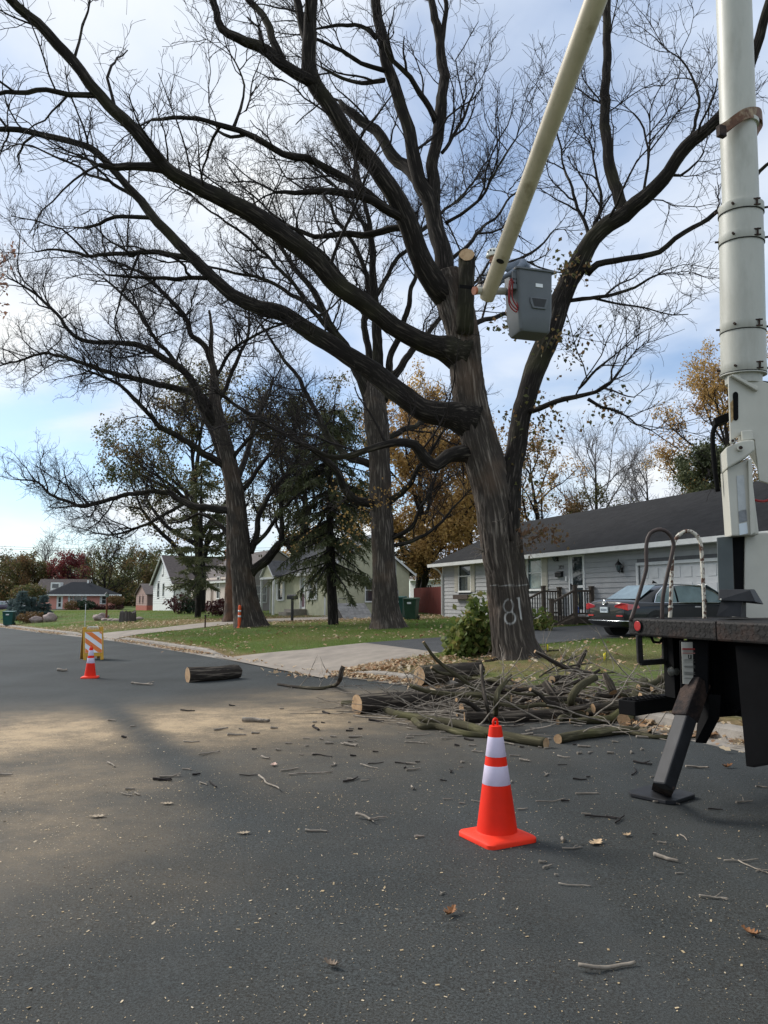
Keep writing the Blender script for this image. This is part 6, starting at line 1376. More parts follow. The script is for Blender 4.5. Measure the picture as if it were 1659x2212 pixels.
# ---------------------------------------------------------------- sedan (built facing +x, rear at x = 0)
def loft(mb, rings, close=True):
    n = len(rings[0]); o = len(mb.v)
    for r_ in rings: mb.v += [tuple(p) for p in r_]
    for i in range(len(rings)-1):
        for k in range(n if close else n-1): mb.f.append((o+i*n+k, o+i*n+(k+1)%n, o+(i+1)*n+(k+1)%n, o+(i+1)*n+k))
    if close: mb.f.append(tuple(o+k for k in range(n-1,-1,-1))); mb.f.append(tuple(o+(len(rings)-1)*n+k for k in range(n)))
    return mb
def make_sedan(name, label, loc, rz_, paint, detail=True, group=None):
    c = thing(name, label, 'car', loc, rz_, group)
    # x, half width, bottom z, belt z (shoulder), deck z
    st_ = [(0.0,.74,.38,.74,.90),(0.06,.83,.30,.82,.985),(.25,.885,.24,.86,1.01),(.75,.91,.2,.88,1.0),(1.3,.915,.19,.89,.96),(2.4,.915,.19,.88,.94),(3.3,.915,.19,.87,.93),(3.9,.91,.2,.84,.91),(4.4,.88,.24,.80,.86),(4.72,.80,.28,.68,.74),(4.85,.68,.36,.58,.62)]
    rings = []
    for x, hw, zb, zs, zd in st_:
        half = [(0,zb),(hw*.8,zb),(hw*.97,zb+.06),(hw,zb+.22),(hw,zs-.12),(hw*.975,zs),(hw*.9,zd-.03),(hw*.6,zd),(0,zd+.01)]
        rings.append([(x, y, z) for y, z in half] + [(x, -y, z) for y, z in half[-2:0:-1]])
    mb = MB(); loft(mb, rings); body = obj('body', mb, paint, c, smooth=True); m = body.modifiers.new('sub','SUBSURF'); m.levels = 2; m.render_levels = 2
    # greenhouse
    gst = [(.55,.80,.97,.72),(1.2,.82,1.35,.64),(1.7,.83,1.455,.60),(2.4,.83,1.475,.60),(2.9,.82,1.43,.6),(3.3,.80,1.27,.64),(3.75,.78,.99,.72)]
    rings = []
    for x, hb, zt, ht in gst:
        zb = .88; half = [(hb,zb-.05),(hb*.99,zb),(ht+ (hb-ht)*.25, zb+(zt-zb)*.78),(ht*.92, zb+(zt-zb)*.97),(0,zt)]
        rings.append([(x,y,z) for y,z in half]+[(x,-y,z) for y,z in half[-2::-1]])
    mb = MB(); loft(mb, rings, False); cab = obj('roof', mb, paint, c, smooth=True); m = cab.modifiers.new('sub','SUBSURF'); m.levels = 2; m.render_levels = 2
    gl = mat('car_glass', (0.18,0.24,0.25), .04, .25, 2, spec=.9) if 'car_glass' not in bpy.data.materials else bpy.data.materials['car_glass']
    def panel(nm, pts, mt, off=(0,0,0), n=1, th=.012):
        mb = MB(); mb.add([tuple(Vector(p)+Vector(off)) for p in pts], [tuple(range(len(pts)))]); o = obj(nm, mb, mt, c); s = o.modifiers.new('sol','SOLIDIFY'); s.thickness = th; s.offset = 0; return o
    panel('rear_window', [(.62,.68,1.0),(.62,-.68,1.0),(1.28,-.58,1.375),(1.28,.58,1.375)], gl, (-.02,0,.03)); panel('windscreen', [(3.72,-.66,1.02),(3.72,.66,1.02),(3.05,.56,1.40),(3.05,-.56,1.40)], gl, (.02,0,.03))
    chrome = mat('car_chrome', (0.7,0.72,0.74), .15, .05, metal=1.0) if 'car_chrome' not in bpy.data.materials else bpy.data.materials['car_chrome']
    for s in (-1,1):
        yb, yt = s*.835, s*.70
        for nm, pts in (('side_window', [(1.0,.935,.0),(1.75,.935,.0),(1.75,1.37,1),(1.38,1.33,1),(1.12,1.12,.35)]), ('side_window', [(1.82,.935,0),(2.75,.935,0),(2.7,1.35,1),(2.3,1.385,1),(1.82,1.375,1)]), ('side_window', [(2.82,.935,0),(3.5,.935,0),(3.1,1.22,.6),(2.78,1.33,1)])):
            panel(nm, [(x, yb+(yt-yb)*f+s*.012, z) for x,z,f in pts], gl)
        mb = MB(); path = [(.98,yb,.925),(1.1,yb+(yt-yb)*.4,1.15),(1.38,yt,1.35),(1.8,yt,1.40),(2.3,yt,1.41),(2.72,yt,1.37),(3.1,yb+(yt-yb)*.6,1.24),(3.55,yb,.925)]; mb.tube([(x,y+s*.018,z) for x,y,z in path], .012, 6); mb.tube([(.98,yb+s*.018,.925),(3.55,yb+s*.018,.925)], .012, 6); obj('window_trim', mb, chrome, c)
        mb = MB(); mb.ico((3.35,s*1.0,1.02),1,2,0,(.07,.1,.07)); obj('mirror', mb, paint, c, smooth=True)
        for x in (1.35,2.3): mb = MB(); mb.box(x,x+.2,s*.912-.012,s*.912+.014,.80,.83); obj('door_handle', mb, chrome, c)
        for x in (1.0,3.85):
            mb = MB(); y0, y1 = s*.70, s*.92; mb.tube([(x,y0,.33),(x,y0+s*.02,.33),(x,y1-s*.02,.33),(x,y1,.33)], [.27,.33,.33,.28], 28); wl_ = obj('wheel', mb, mat('tyre',(0.012,0.012,0.012),.85) if 'tyre' not in bpy.data.materials else bpy.data.materials['tyre'], c, autosm=40)
            mb = MB(); mb.cyl((x,y1-s*.01,.33),(x,y1+s*.006,.33),.21,24)
            obj('rim', mb, chrome, wl_)
            mb = MB(); mb.cyl((x,s*.66,.35),(x,s*.9185,.35),.385,28); obj('wheel_arch', mb, M['black_metal'], c)
    if detail:
        red = mat('tail_red', (0.50,0.02,0.03), .12, .25, 9, spec=.8, coat=.6)
        for s in (-1,1):
            mb = MB(); q = [(.015,s*.42,.80),(.06,s*.90,.72),(.06,s*.90,.90),(.0,s*.70,.92),(.0,s*.45,.86)]; q = [(a-.02 if abs(b)<.8 else a-.01, b, z) for a,b,z in q]; mb.prism(q, (.05,0,0)); obj('tail_light', mb, red, c, bevel=.015)
            mb = MB(); mb.prism([(.05,s*.90,.73),(.42,s*.925,.79),(.38,s*.92,.87),(.05,s*.89,.895)], (0,s*.015,0)); obj('tail_light', mb, red, c, bevel=.006)
            mb = MB(); mb.box(-.012,.02,s*.62-.12,s*.62+.12,.56,.60); obj('reflector', mb, red, c)
        mb = MB(); mb.tube([(.12,-.9,.44),(.02,-.76,.44),(-.02,-.4,.44),(-.02,.4,.44),(.02,.76,.44),(.12,.9,.44)], .016, 6); obj('bumper_trim', mb, chrome, c, smooth=True)
        mb = MB(); mb.box(-.035,.0,-.16,.16,.66,.81); pl = obj('number_plate', mb, mat('plate_white',(0.55,0.62,0.66),.4,.06), c)
        for k in range(6):
            mb = MB(); y = -.115+k*.045; mb.box(-.039,-.036,y-.012,y+.012,.70,.765); obj('plate_mark', mb, mat('plate_ink',(0.10,0.13,0.18),.5) if k == 0 else bpy.data.materials['plate_ink'], pl)
        em = obj('emblem', MB().tube([(-.02,.065*math.cos(a),0.93+.065*math.sin(a)) for a in np.linspace(0,2*math.pi,21)], .009, 6), chrome, c)
        mb = MB()
        for a,b in (((.03,.052),(0,.008)),((-.03,.052),(0,.008)),((.055,.02),(.026,-.052)),((.026,-.052),(0,-.002)),((0,-.002),(-.026,-.052)),((-.026,-.052),(-.055,.02))): mb.beam((-.022,a[0],.93+a[1]),(-.022,b[0],.93+b[1]),.012)
        obj('letters', mb, chrome, em)
        mb = MB(); mb.prism([(1.65,0,1.46),(1.85,0,1.47),(1.68,0,1.55)],(0,.02,0)); obj('antenna_fin', mb, M['black_metal'], c)
        for y in (-.35,-.02,): mb = MB(); mb.ico((1.75,y*1.0+.2*(y<-.1)*0-.25+.5*(y>-.1),1.12),1,2,0,(.06,.14,.16)); obj('headrest', mb, M['black_metal'], c, smooth=True)
    return c
pc = mat('dark_car_paint', (0.006,0.008,0.011), .35, .1, 2, spec=.3, coat=.55)
gw_ = G(1311, 1373); hd = frame_rot(gA, gBv) + math.pi/2
# rear wheel stands at the sighted spot; car noses towards the garage
cy_, sy_ = math.cos(hd), math.sin(hd); ox = gw_.x - cy_*1.0 + (-sy_)*.80*0; oy = gw_.y - sy_*1.0
make_sedan('parked_car', 'black four door sedan parked nose to the garage on the driveway', (gw_.x + .28 - cy_*1.0 + sy_*.81, gw_.y - sy_*1.0 - cy_*.81, gw_.z+.02), hd, pc)
for k, (px, py, lb, col) in enumerate([(-8,1316,'dark purple car parked at the far left edge','(p)'),(14,1311,'pale car half hidden by the blue spruces','(w)')]):
    q = at(px, 1312, 118+10*k); make_sedan('parked_car', lb, (q.x-2,q.y,H(q.x,q.y)), R(15), mat('purple_paint',(0.05,0.035,0.08),.3,coat=1.0) if k == 0 else mat('pale_paint',(0.5,0.53,0.56),.3,coat=1.0), False, 'cars on the far drive')
# ---------------------------------------------------------------- bucket truck
# local: x from the tail towards the cab (towards the camera), y from the road side to the curb side, z up
M['plate_black'] = mat('worn_black_plate', (0.014,0.013,0.0125), .65, .35, 9, spec=.2, bump=.4, bscale=30, col2=(0.06,0.03,0.02), c2thr=(.56,.8), c2scale=2.2)
M['frame_black'] = mat('chassis_black', (0.004,0.004,0.0045), .8, .3, 6, spec=.12)
M['leg_black'] = mat('outrigger_black', (0.024,0.025,0.028), .55, .3, 7, col2=(0.12,0.075,0.05), c2thr=(.66,.8), c2scale=5, spec=.2)
M['rust'] = mat('rust_brown', (0.055,0.036,0.028), .8, .4, 12, spec=.2, bump=.4, bscale=60, col2=(0.015,0.012,0.012), c2thr=(.42,.62), c2scale=8)
M['truck_white'] = mat('aged_white_paint', (0.48,0.47,0.41), .45, .08, 3, col2=(0.34,0.30,0.22), c2thr=(.62,.85), c2scale=6)
M['boom_white'] = mat('boom_offwhite', (0.44,0.44,0.395), .45, .1, 2.5, bump=.1, bscale=9, col2=(0.33,0.325,0.28), c2thr=(.48,.72), c2scale=4, stretch=(1,1,.3))
M['boom_fibre'] = mat('fibreglass_boom', (0.46,0.395,0.285), .5, .15, 2.5, col2=(0.22,0.18,0.11), c2thr=(.56,.8), c2scale=3)
M['rail_rust'] = mat('chipped_white_rail', (0.55,0.52,0.44), .6, .15, 9, col2=(0.085,0.035,0.018), c2thr=(.50,.54), c2scale=22)
M['rail_dark'] = mat('worn_brown_rail', (0.045,0.03,0.025), .6, .4, 10, col2=(0.35,0.33,0.29), c2thr=(.70,.73), c2scale=12)
tc_ = at(1366, 1335, 6.5); ta = Vector((.345,-.939)); trot = math.atan2(ta.y, ta.x)
truck = thing('bucket_truck', 'white bucket truck with black flatbed and outrigger, its boom raised to the oak', 'truck', (tc_.x, tc_.y, 0), trot)
TZ = tc_.z                              # deck height
def loc_(p):                            # world -> truck
    d = Vector((p.x-tc_.x, p.y-tc_.y)); return Vector((d.x*ta.x+d.y*ta.y, -d.x*ta.y+d.y*ta.x, p.z))
def TL(px, py, Y): return loc_(at(px, py, Y))
# local y axis = left of heading = towards the curb side
side_h = .145
mb = MB(); mb.box(-.06, 6.5, 0, .05, TZ-side_h, TZ); mb.box(-.06, -.01, .05, 2.35, TZ-side_h, TZ); mb.box(0, 6.5, 2.35, 2.4, TZ-side_h, TZ); bed = obj('bed_rail', mb, M['plate_black'], truck, bevel=.018)
mb = MB(); mb.box(.05, 6.5, .05, 2.35, TZ-.06, TZ-.008); obj('deck', mb, M['plate_black'], truck)
# tread lugs pressed into the bed rail
mb = MB()
for i in range(56):
    for j in range(4):
        x_ = .02+i*.05; z_ = TZ-.025-j*.028; a = .007 if (i+j) % 2 else -.012
        mb.hexa([(x_-.009,-.0018,z_-a-.003),(x_+.009,-.0018,z_+a-.003),(x_+.012,.004,z_+a-.003),(x_-.012,.004,z_-a-.003),(x_-.009,-.0018,z_-a+.003),(x_+.009,-.0018,z_+a+.003),(x_+.012,.004,z_+a+.003),(x_-.012,.004,z_-a+.003)])
stuff(obj('tread_lugs', mb, M['plate_black'], bed))
mb = MB(); mb.box(.93,.937,-.004,.01,TZ-side_h+.005,TZ-.004); obj('seam', mb, M['frame_black'], bed)
lp = TL(1378.5, 1352, 6.44); lp.x = .075
mb = MB(); mb.cyl((lp.x,-.014,lp.z),(lp.x,.004,lp.z),.042,20,.046); obj('marker_light', mb, mat('marker_red',(0.34,0.008,0.012),.25,.1,spec=.6), truck, bevel=.004)
mb = MB(); mb.lathe([(.046,0),(.05,.008),(.05,.014),(.044,.014)],20); o_ = obj('marker_bezel', mb, M['frame_black'], truck); o_.rotation_euler=(math.pi/2,0,0); o_.location=(lp.x,0.002,lp.z)
# grab loops at the tail
def path_local(pts, Y): return [TL(a,b,Y) for a,b in pts]
def smooth3(pts, step=.03):
    p, _ = crom(np.array(pts), np.ones(len(pts)), step); return [Vector(q) for q in p]
for pts, Y, mt in (([(1362,1341),(1372,1312),(1387,1262),(1396,1228),(1396,1200),(1397,1172),(1404,1153),(1420,1144),(1436,1146),(1448,1157),(1455,1174),(1452,1195),(1442,1240),(1432,1290),(1430,1341)],6.52,M['rail_dark']),
                   ([(1447,1341),(1449,1300),(1451,1240),(1453,1190),(1458,1168),(1468,1154),(1484,1147),(1500,1152),(1511,1166),(1515,1185),(1518,1240),(1521,1300),(1522,1341)],6.72,M['rail_rust'])):
    mb = MB(); mb.tube(smooth3(path_local(pts, Y)), .0165, 12); obj('grab_loop', mb, mt, truck, smooth=True)
# hanging step below the tail corner
a = TL(1380,1372,6.46); b = TL(1383,1432,6.46); c = TL(1437,1428,6.5); d = TL(1436,1372,6.5)
for p, q in ((a,b),(b,c),(c,d)):
    mb = MB(); mb.beam(p, q, .045, .045); obj('step_bar', mb, M['plate_black'], truck, bevel=.006)
mb = MB(); mb.tube([TL(1405,1374,6.5),TL(1412,1387,6.5),TL(1425,1388,6.5),TL(1433,1377,6.5)], .012, 8); obj('cable_loop', mb, M['frame_black'], truck)
mb = MB(); a = TL(1462,1377,6.55); b = TL(1460,1412,6.55); mb.beam(a,b,.02); obj('hanger', mb, M['rust'], truck)
# light box and bracket
a = TL(1437,1422,6.5); b = TL(1472,1505,6.5); mb = MB(); mb.box(a.x-.02,a.x+.10,a.y,b.y,b.z,TZ-side_h-.002); obj('tail_bracket', mb, M['frame_black'], truck)
lq = TL(1455,1450,6.45); mb = MB(); mb.ico((lq.x,lq.y,lq.z),.05,2); obj('work_light', mb, mat('cloudy_lens',(0.10,0.10,0.085),.3), truck, smooth=True)
# low step with chain-like tread
a = TL(1352,1545,6.35); b = TL(1475,1528,6.9); bx_ = MB(); bx_.beam(TL(1354,1529,6.3), TL(1470,1512,6.75), .16, .115); stp_ = obj('low_step', bx_, M['frame_black'], truck, bevel=.006)
p0, p1 = TL(1354,1529,6.3), TL(1470,1512,6.75); d_ = (p1-p0).normalized(); n_ = d_.cross(Vector((0,0,1))).normalized()
for k in range(8):
    for s in (-1,0,1):
        q = p0 + d_*(.05+.055*k) + n_*(s*.05) + Vector((0,0,.0585)); mb = MB(); mb.tube([q+Vector((.02*math.cos(t),.02*math.sin(t),.004)) for t in np.linspace(0,2*math.pi,9)], .0055, 5, False); obj('tread_ring', mb, M['frame_black'], stp_)
# outrigger
top = TL(1502,1390,6.05); elbow = TL(1500,1470,6.05); knee = TL(1505,1480,6.05)
mb = MB(); mb.hexa([(*TL(1470,1500,6.0).xy,TL(1470,1500,6.0).z),*[tuple(TL(*q)) for q in ((1530,1500,5.9),(1545,1500,6.3),(1485,1500,6.4))],*[tuple(TL(*q)) for q in ((1467,1383,6.0),(1532,1383,5.9),(1547,1383,6.3),(1482,1383,6.4))]]); hou = obj('outrigger_housing', mb, M['frame_black'], truck, bevel=.01)
out_a, out_b, out_c = at(1505,1478,5.98), at(1478,1552,5.9), at(1433,1700,5.72)
foot = road_hit(1429, 1722)
def sq_tube(a, b, w_, h_, nm, mt, par, up=(0,0,1)):
    mb = MB(); mb.beam(a, b, w_, h_, up); return obj(nm, mb, mt, par, bevel=.012)
LA, LB, LC = loc_(out_a), loc_(out_b), loc_(out_c)
LA2 = LA + (LA-LB).normalized()*.03
sq_tube(LA2, LB, .135, .155, 'outrigger_sleeve', M['rust'], truck, (1,0,0))
leg = sq_tube(LA, LC, .108, .128, 'outrigger_leg', M['leg_black'], truck, (1,0,0))
mb = MB(); mb.hexa([(*loc_(at(1512,1500,6.1)),),(*loc_(at(1533,1500,5.9)),),(*loc_(at(1530,1550,5.95)),),(*loc_(at(1502,1604,6.05)),)]+[tuple(Vector(loc_(at(*q)))+Vector((.06,.05,0))) for q in ((1512,1500,6.1),(1533,1500,5.9),(1530,1550,5.95),(1502,1604,6.05))]); obj('outrigger_gusset', mb, M['frame_black'], truck)
fl_ = loc_(foot); yaw = .35; mb = MB(); hw = .2; prof = [(-hw,-hw*.75),(-hw*.75,-hw),(hw*.75,-hw),(hw,-hw*.75),(hw,hw*.75),(hw*.75,hw),(-hw*.75,hw),(-hw,hw*.75)]
cyw, syw = math.cos(yaw), math.sin(yaw); mb.prism([(fl_.x+cyw*x-syw*y, fl_.y+syw*x+cyw*y, fl_.z+.006) for x,y in prof], (0,0,.03)); pad = obj('outrigger_foot', mb, M['leg_black'], truck, bevel=.006)
dleg = (LC-LA).normalized()
for s in (-1,1):
    mb = MB(); o_ = Vector((s*.045,0,0)); mb.beam(Vector((fl_.x,fl_.y,fl_.z+.035))+o_, LC+dleg*(-.02)+o_, .02, .09, (1,0,0)); obj('foot_lug', mb, M['rust'], pad)
mb = MB(); mb.cyl((fl_.x-.07,fl_.y,fl_.z+.09),(fl_.x+.07,fl_.y,fl_.z+.09),.022,14); obj('foot_pin', mb, mat('bright_steel',(0.5,0.5,0.5),.3,metal=1.0), pad)
# safety plate on the housing (print only)
def decal(name, q, mt, par, off): mb = MB(); mb.add([tuple(p+off) for p in q], [(0,1,2,3)]); o = obj(name, mb, mt, par); s = o.modifiers.new('sol','SOLIDIFY'); s.thickness = .003; return o
pt = lambda a,b,Y=5.955: TL(a,b,Y)
q = [pt(1475,1477),pt(1506,1479),pt(1505.5,1387),pt(1472,1387)]
plate = decal('warning_plate', q, mat('dirty_white_plate',(0.42,0.41,0.36),.5,.15,10), truck, Vector((0,0,0)))
bil = lambda u,v: q[3].lerp(q[2],u).lerp(q[0].lerp(q[1],u),v)
nout = (q[1]-q[0]).cross(q[3]-q[0]).normalized(); 
if nout.dot(loc_(Vector((0,0,1.5)))-q[0]) < 0: nout = -nout
def pr(nm,u0,u1,v0,v1,mt): decal(nm,[bil(u0,v1),bil(u1,v1),bil(u1,v0),bil(u0,v0)],mt,plate,nout*.004)
mr, mk, mgx = mat('print_red',(0.30,0.03,0.03),.5), mat('print_black',(0.01,0.01,0.01),.5), mat('print_grey',(0.20,0.20,0.18),.5)
pr('red_band',.02,.98,.145,.185,mr); pr('red_band',.02,.98,.25,.275,mat('print_pale_red',(0.33,0.14,0.12),.5)); pr('pictogram',.40,.46,.30,.38,mk); pr('pictogram',.54,.62,.30,.385,mk); pr('pictogram',.42,.62,.385,.40,mk)
for k, v in enumerate((.205,.225,.41,.43,.47,.56,.575,.59,.605,.71,.725,.74,.755,.77,.85,.865)): pr('text_line',.1+.03*(k%3),.92-.05*(k%4),v,v+.006,mgx)
# dark chassis, mud flap, dual wheels
mb = MB(); mb.box(.7,6.3,.55,.85,.55,TZ-side_h-.004); mb.box(.7,6.3,1.55,1.85,.55,TZ-side_h-.004); mb.box(.35,.62,.25,2.15,.60,TZ-side_h-.006); obj('chassis_frame', mb, M['frame_black'], truck)
f_ = [TL(1588,1395,5.55),TL(1735,1400,5.2),TL(1740,1632,5.2),TL(1612,1655,5.5)]
mb = MB(); nrm = Vector((.05,.02,0)); mb.prism([tuple(p) for p in f_], tuple(nrm)); obj('mud_flap', mb, M['frame_black'], truck)
bx0 = TL(1545,1400,6.1); mb = MB(); mb.box(bx0.x,bx0.x+1.1,.35,2.2,.62,TZ-side_h-.008); obj('tool_box', mb, M['frame_black'], truck)
mb = MB(); mb.cyl(tuple(TL(1540,1497,6.2)),tuple(TL(1600,1493,5.9)),.012,8); mb.tube([TL(1570,1520,6.0),TL(1578,1535,6),TL(1592,1538,5.9),TL(1605,1528,5.9)],.018,8); obj('hydraulic_line', mb, M['frame_black'], truck)
for yy in (.28,2.12):
    for x_ in (2.35,):
        for o_ in (-.15,.15):
            mb = MB(); y0 = yy+o_*(1 if yy<1 else 1); mb.tube([(x_,y0-.12,.47),(x_,y0-.1,.47),(x_,y0+.1,.47),(x_,y0+.12,.47)],[.40,.48,.48,.40],32); wl_ = obj('wheel', mb, bpy.data.materials['tyre'], truck, autosm=40); mb = MB(); mb.cyl((x_,y0-.125,.47),(x_,y0+.125,.47),.26,24); obj('rim', mb, M['truck_white'], wl_)
mb = MB(); mb.box(5.2,7.2,.15,2.25,.6,2.5); obj('cab', mb, M['truck_white'], truck, bevel=.08)
for s in (.4,2.0): mb = MB(); mb.tube([(6.3,s-.14,.47),(6.3,s-.12,.47),(6.3,s+.12,.47),(6.3,s+.14,.47)],[.4,.48,.48,.4],32); obj('wheel', mb, bpy.data.materials['tyre'], truck, autosm=40)
# hinged black box on the deck (wheel chock holder)
A = [TL(*q) for q in ((1548,1330,6.3),(1600,1333,6.2),(1612,1333,6.55),(1575,1328,6.6))]; B_ = [TL(*q) for q in ((1560,1288,6.3),(1604,1290,6.2),(1612,1290,6.5),(1570,1288,6.55))]
mb = MB(); mb.hexa([tuple(p) for p in A]+[tuple(p) for p in B_]); ch = obj('chock_holder', mb, M['leg_black'], truck)
h = [TL(1552,1292,6.28),TL(1624,1296,6.1),TL(1640,1302,6.4),TL(1608,1275,6.6),TL(1556,1274,6.5)]
mb = MB(); lo = [TL(1551,1297,6.26),TL(1632,1300,6.12),TL(1650,1306,6.5),TL(1560,1297,6.55)]; hi = [TL(1553,1273,6.3),TL(1620,1274,6.15),TL(1630,1273,6.5),TL(1558,1273,6.55)]
mb.hexa([tuple(p) for p in lo]+[tuple(p) for p in hi]); obj('lid', mb, M['leg_black'], ch, bevel=.006)
for a in (1557,1580): mb = MB(); p = TL(a,1295,6.22); mb.ico(tuple(p),.008,2); obj('bolt', mb, M['truck_white'], ch)

# turret, post and booms
Yp = 6.85
def TP(px, py, dY=0.0): return TL(px, py, Yp+dY)
def poly_block(name, pts, d0, d1, mt, par, bevel=.01):
    """outline drawn on the face turned to the road, given real depth along the view of that face"""
    mb = MB(); a = [at(x, y, Yp+d0) for x, y in pts]; b = [p + Vector((.25,.95,0)).normalized()*(d1-d0) for p in a]
    n_ = len(a); mb.add([tuple(loc_(p)) for p in a+b], [tuple(range(n_)), tuple(range(2*n_-1,n_-1,-1))]+[(i,(i+1)%n_,n_+(i+1)%n_,n_+i) for i in range(n_)])
    return obj(name, mb, mt, par, bevel=bevel)
ped = poly_block('pedestal', [(1609,1150),(1720,1150),(1720,1340),(1607,1340)], .1, .7, M['truck_white'], truck, .015)
poly_block('side_panel', [(1549,1161),(1582,1158),(1586,1284),(1553,1284)], .06, .09, mat('grey_green_panel',(0.085,0.10,0.10),.5,.15,4), truck, .004)
poly_block('gap_cover', [(1582,1158),(1608,1158),(1613,1284),(1587,1284)], .12, .3, M['frame_black'], truck, .004)
# narrow upright elbow column with head block
col = poly_block('lift_column', [(1570,1010),(1620,990),(1640,1155),(1580,1158)], -.05, .3, M['truck_white'], truck, .012)
poly_block('column_flange', [(1616,995),(1624,990),(1632,1150),(1622,1156)], -.09, .22, M['truck_white'], col, .006)
poly_block('column_head', [(1568,966),(1602,952),(1616,950),(1630,950),(1631,972),(1608,990),(1571,1012)], -.12, .22, M['truck_white'], col, .014)
poly_block('head_cap', [(1602,930),(1626,928),(1628,950),(1603,952)], -.04, .16, M['truck_white'], col, .01)
for a, b, r_ in ((1600,967,.026),(1583,952,.02)):
    c0 = at(a, b, Yp-.16); mb = MB(); ax = Vector((-.25,-.95,0)).normalized()
    mb.cyl(tuple(loc_(c0)), tuple(loc_(c0-ax*.06)), r_, 16); o_ = obj('pin_eye', mb, M['truck_white'], col); mb = MB(); mb.cyl(tuple(loc_(c0+ax*.004)), tuple(loc_(c0-ax*.03)), r_*.62, 14); obj('pin_hole', mb, M['rust'], o_)
poly_block('instruction_card', [(1591,1028),(1607,1026),(1612,1100),(1595,1104)], -.056, -.05, mat('card_grey',(0.42,0.44,0.44),.5,.1,20), col, 0)
poly_block('instruction_card', [(1595,1105),(1612,1101),(1614,1125),(1597,1130)], -.0565, -.05, mat('card_dark',(0.20,0.21,0.22),.5,.3,20), col, 0)
poly_block('sticker', [(1596,1132),(1613,1128),(1616,1152),(1598,1156)], -.057, -.05, mat('sticker_white',(0.6,0.66,0.7),.4,.06), col, 0)
# turret plate with the long slot
tur = poly_block('turret_plate', [(1573,812),(1600,806),(1690,838),(1740,860),(1740,1030),(1664,1045),(1640,1038),(1630,950),(1600,940),(1578,950)], 0.02, .06, M['truck_white'], truck, .006)
poly_block('turret_back_plate', [(1590,812),(1690,838),(1740,860),(1740,1030),(1650,1035),(1600,950)], .42, .46, M['truck_white'], truck, .006)
slot = [(1589+5.6*math.cos(a), 862+6*math.sin(a)-10) for a in np.linspace(math.pi,2*math.pi,9)] + [(1589.5+5.6*math.cos(a), 896+6*math.sin(a)+6) for a in np.linspace(0,math.pi,9)]
poly_block('slot', slot, .012, .024, M['frame_black'], tur, 0)
poly_block('slot_rust', [(1578,870),(1584,862),(1584,905),(1580,912)], .013, .0215, mat('rust_bloom',(0.33,0.22,0.10),.8,.4,30), tur, 0)
poly_block('edge_bar', [(1578,810),(1584,808),(1640,836),(1636,844)], -.03, .02, M['truck_white'], tur, .006)
mb = MB(); mb.cyl(tuple(TP(1625,840,.25)), tuple(TP(1690,850,.25)), .09, 16); obj('pivot_pin', mb, M['frame_black'], tur)
poly_block('hose_guide', [(1543,903),(1574,890),(1576,908),(1545,918)], .15, .3, M['frame_black'], truck, .006)
mb = MB(); mb.tube(smooth3([TP(1574,905,.2),TP(1552,912,.2),TP(1540,935,.2),TP(1541,980,.2),TP(1546,1030,.2),TP(1551,1062,.2)]), .022, 10); obj('hose_bundle', mb, M['frame_black'], truck, smooth=True)
mb = MB(); mb.tube(smooth3([TP(1630,1080,.1),TP(1650,1083,.1),TP(1680,1072,.1)]), .012, 8); obj('red_hose', mb, mat('red_hose',(0.30,0.02,0.02),.5), truck, smooth=True)
# lower boom: sleeve and inner tube, slightly out of plumb
b0 = at(1606, 812, Yp+.15); b1 = at(1600, 445, Yp+.05); b2 = at(1585, 0, Yp-.05)
r_s = 45.5*mpp(640, Yp+.1); r_i = 37*mpp(300, Yp); r_t = 34*mpp(0, Yp-.05)
bd3 = (b2-b1).normalized(); b3 = b1 + bd3*9.0
mb = MB(); mb.tube([loc_(b0),loc_(b0.lerp(b1,.04)),loc_(b1)], [r_s*1.02,r_s,r_s*.97], 40); slv = obj('boom_sleeve', mb, M['boom_white'], truck, autosm=40)
mb = MB(); mb.tube([loc_(b0-(b1-b0)*.05),loc_(b0)], [r_s*.8,r_s*.82], 32); obj('sleeve_foot', mb, M['boom_white'], slv, autosm=40)
mb = MB(); mb.tube([loc_(b1-bd3*.3),loc_(b3)], [r_i,r_t*.95], 40); low = obj('lower_boom', mb, M['boom_white'], truck, smooth=False, autosm=40)
axis = (b1-b0).normalized(); ex_ = Vector((-.25,-.95,0)); ex_ = (ex_-axis*ex_.dot(axis)).normalized(); ey_ = axis.cross(ex_)
for f, in ((.995,),(.82,),(.30,),(.06,)):
    c0 = b0.lerp(b1,f); 
    mb = MB(); mb.tube([loc_(c0-axis*.085),loc_(c0-axis*.08),loc_(c0)], [r_s*1.0,r_s*1.018,r_s*1.012], 40); st1 = obj('sleeve_band', mb, M['boom_white'], slv, autosm=40)
    mb = MB(); mb.tube([loc_(c0-axis*.088),loc_(c0-axis*.08)], [r_s*1.022,r_s*1.022], 40); obj('band_shade_ring', mb, M['plate_black'], st1)  # black ring painting the shade at the foot of the band
    for an, big in ((-28,0),(30,1),(82,0),(-88,0)):
        u = (ex_*math.cos(R(an)) - ey_*math.sin(R(an))*-1)
        p = c0 - axis*.04 + u*r_s; mb = MB()
        if big:
            for s in (-1,1): mb.beam(loc_(p-ey_*.03+axis*.028*s+u*.01), loc_(p+ey_*.03+axis*.028*s+u*.012), .012)
            mb.cyl(tuple(loc_(p-axis*.035+u*.014)), tuple(loc_(p+axis*.035+u*.014)), .009, 8)
            obj('clamp_bolt', mb, M['rust'], st1)
        else: mb.cyl(tuple(loc_(p)), tuple(loc_(p+u*.035)), .011, 8); obj('bolt', mb, M['rust'], st1)
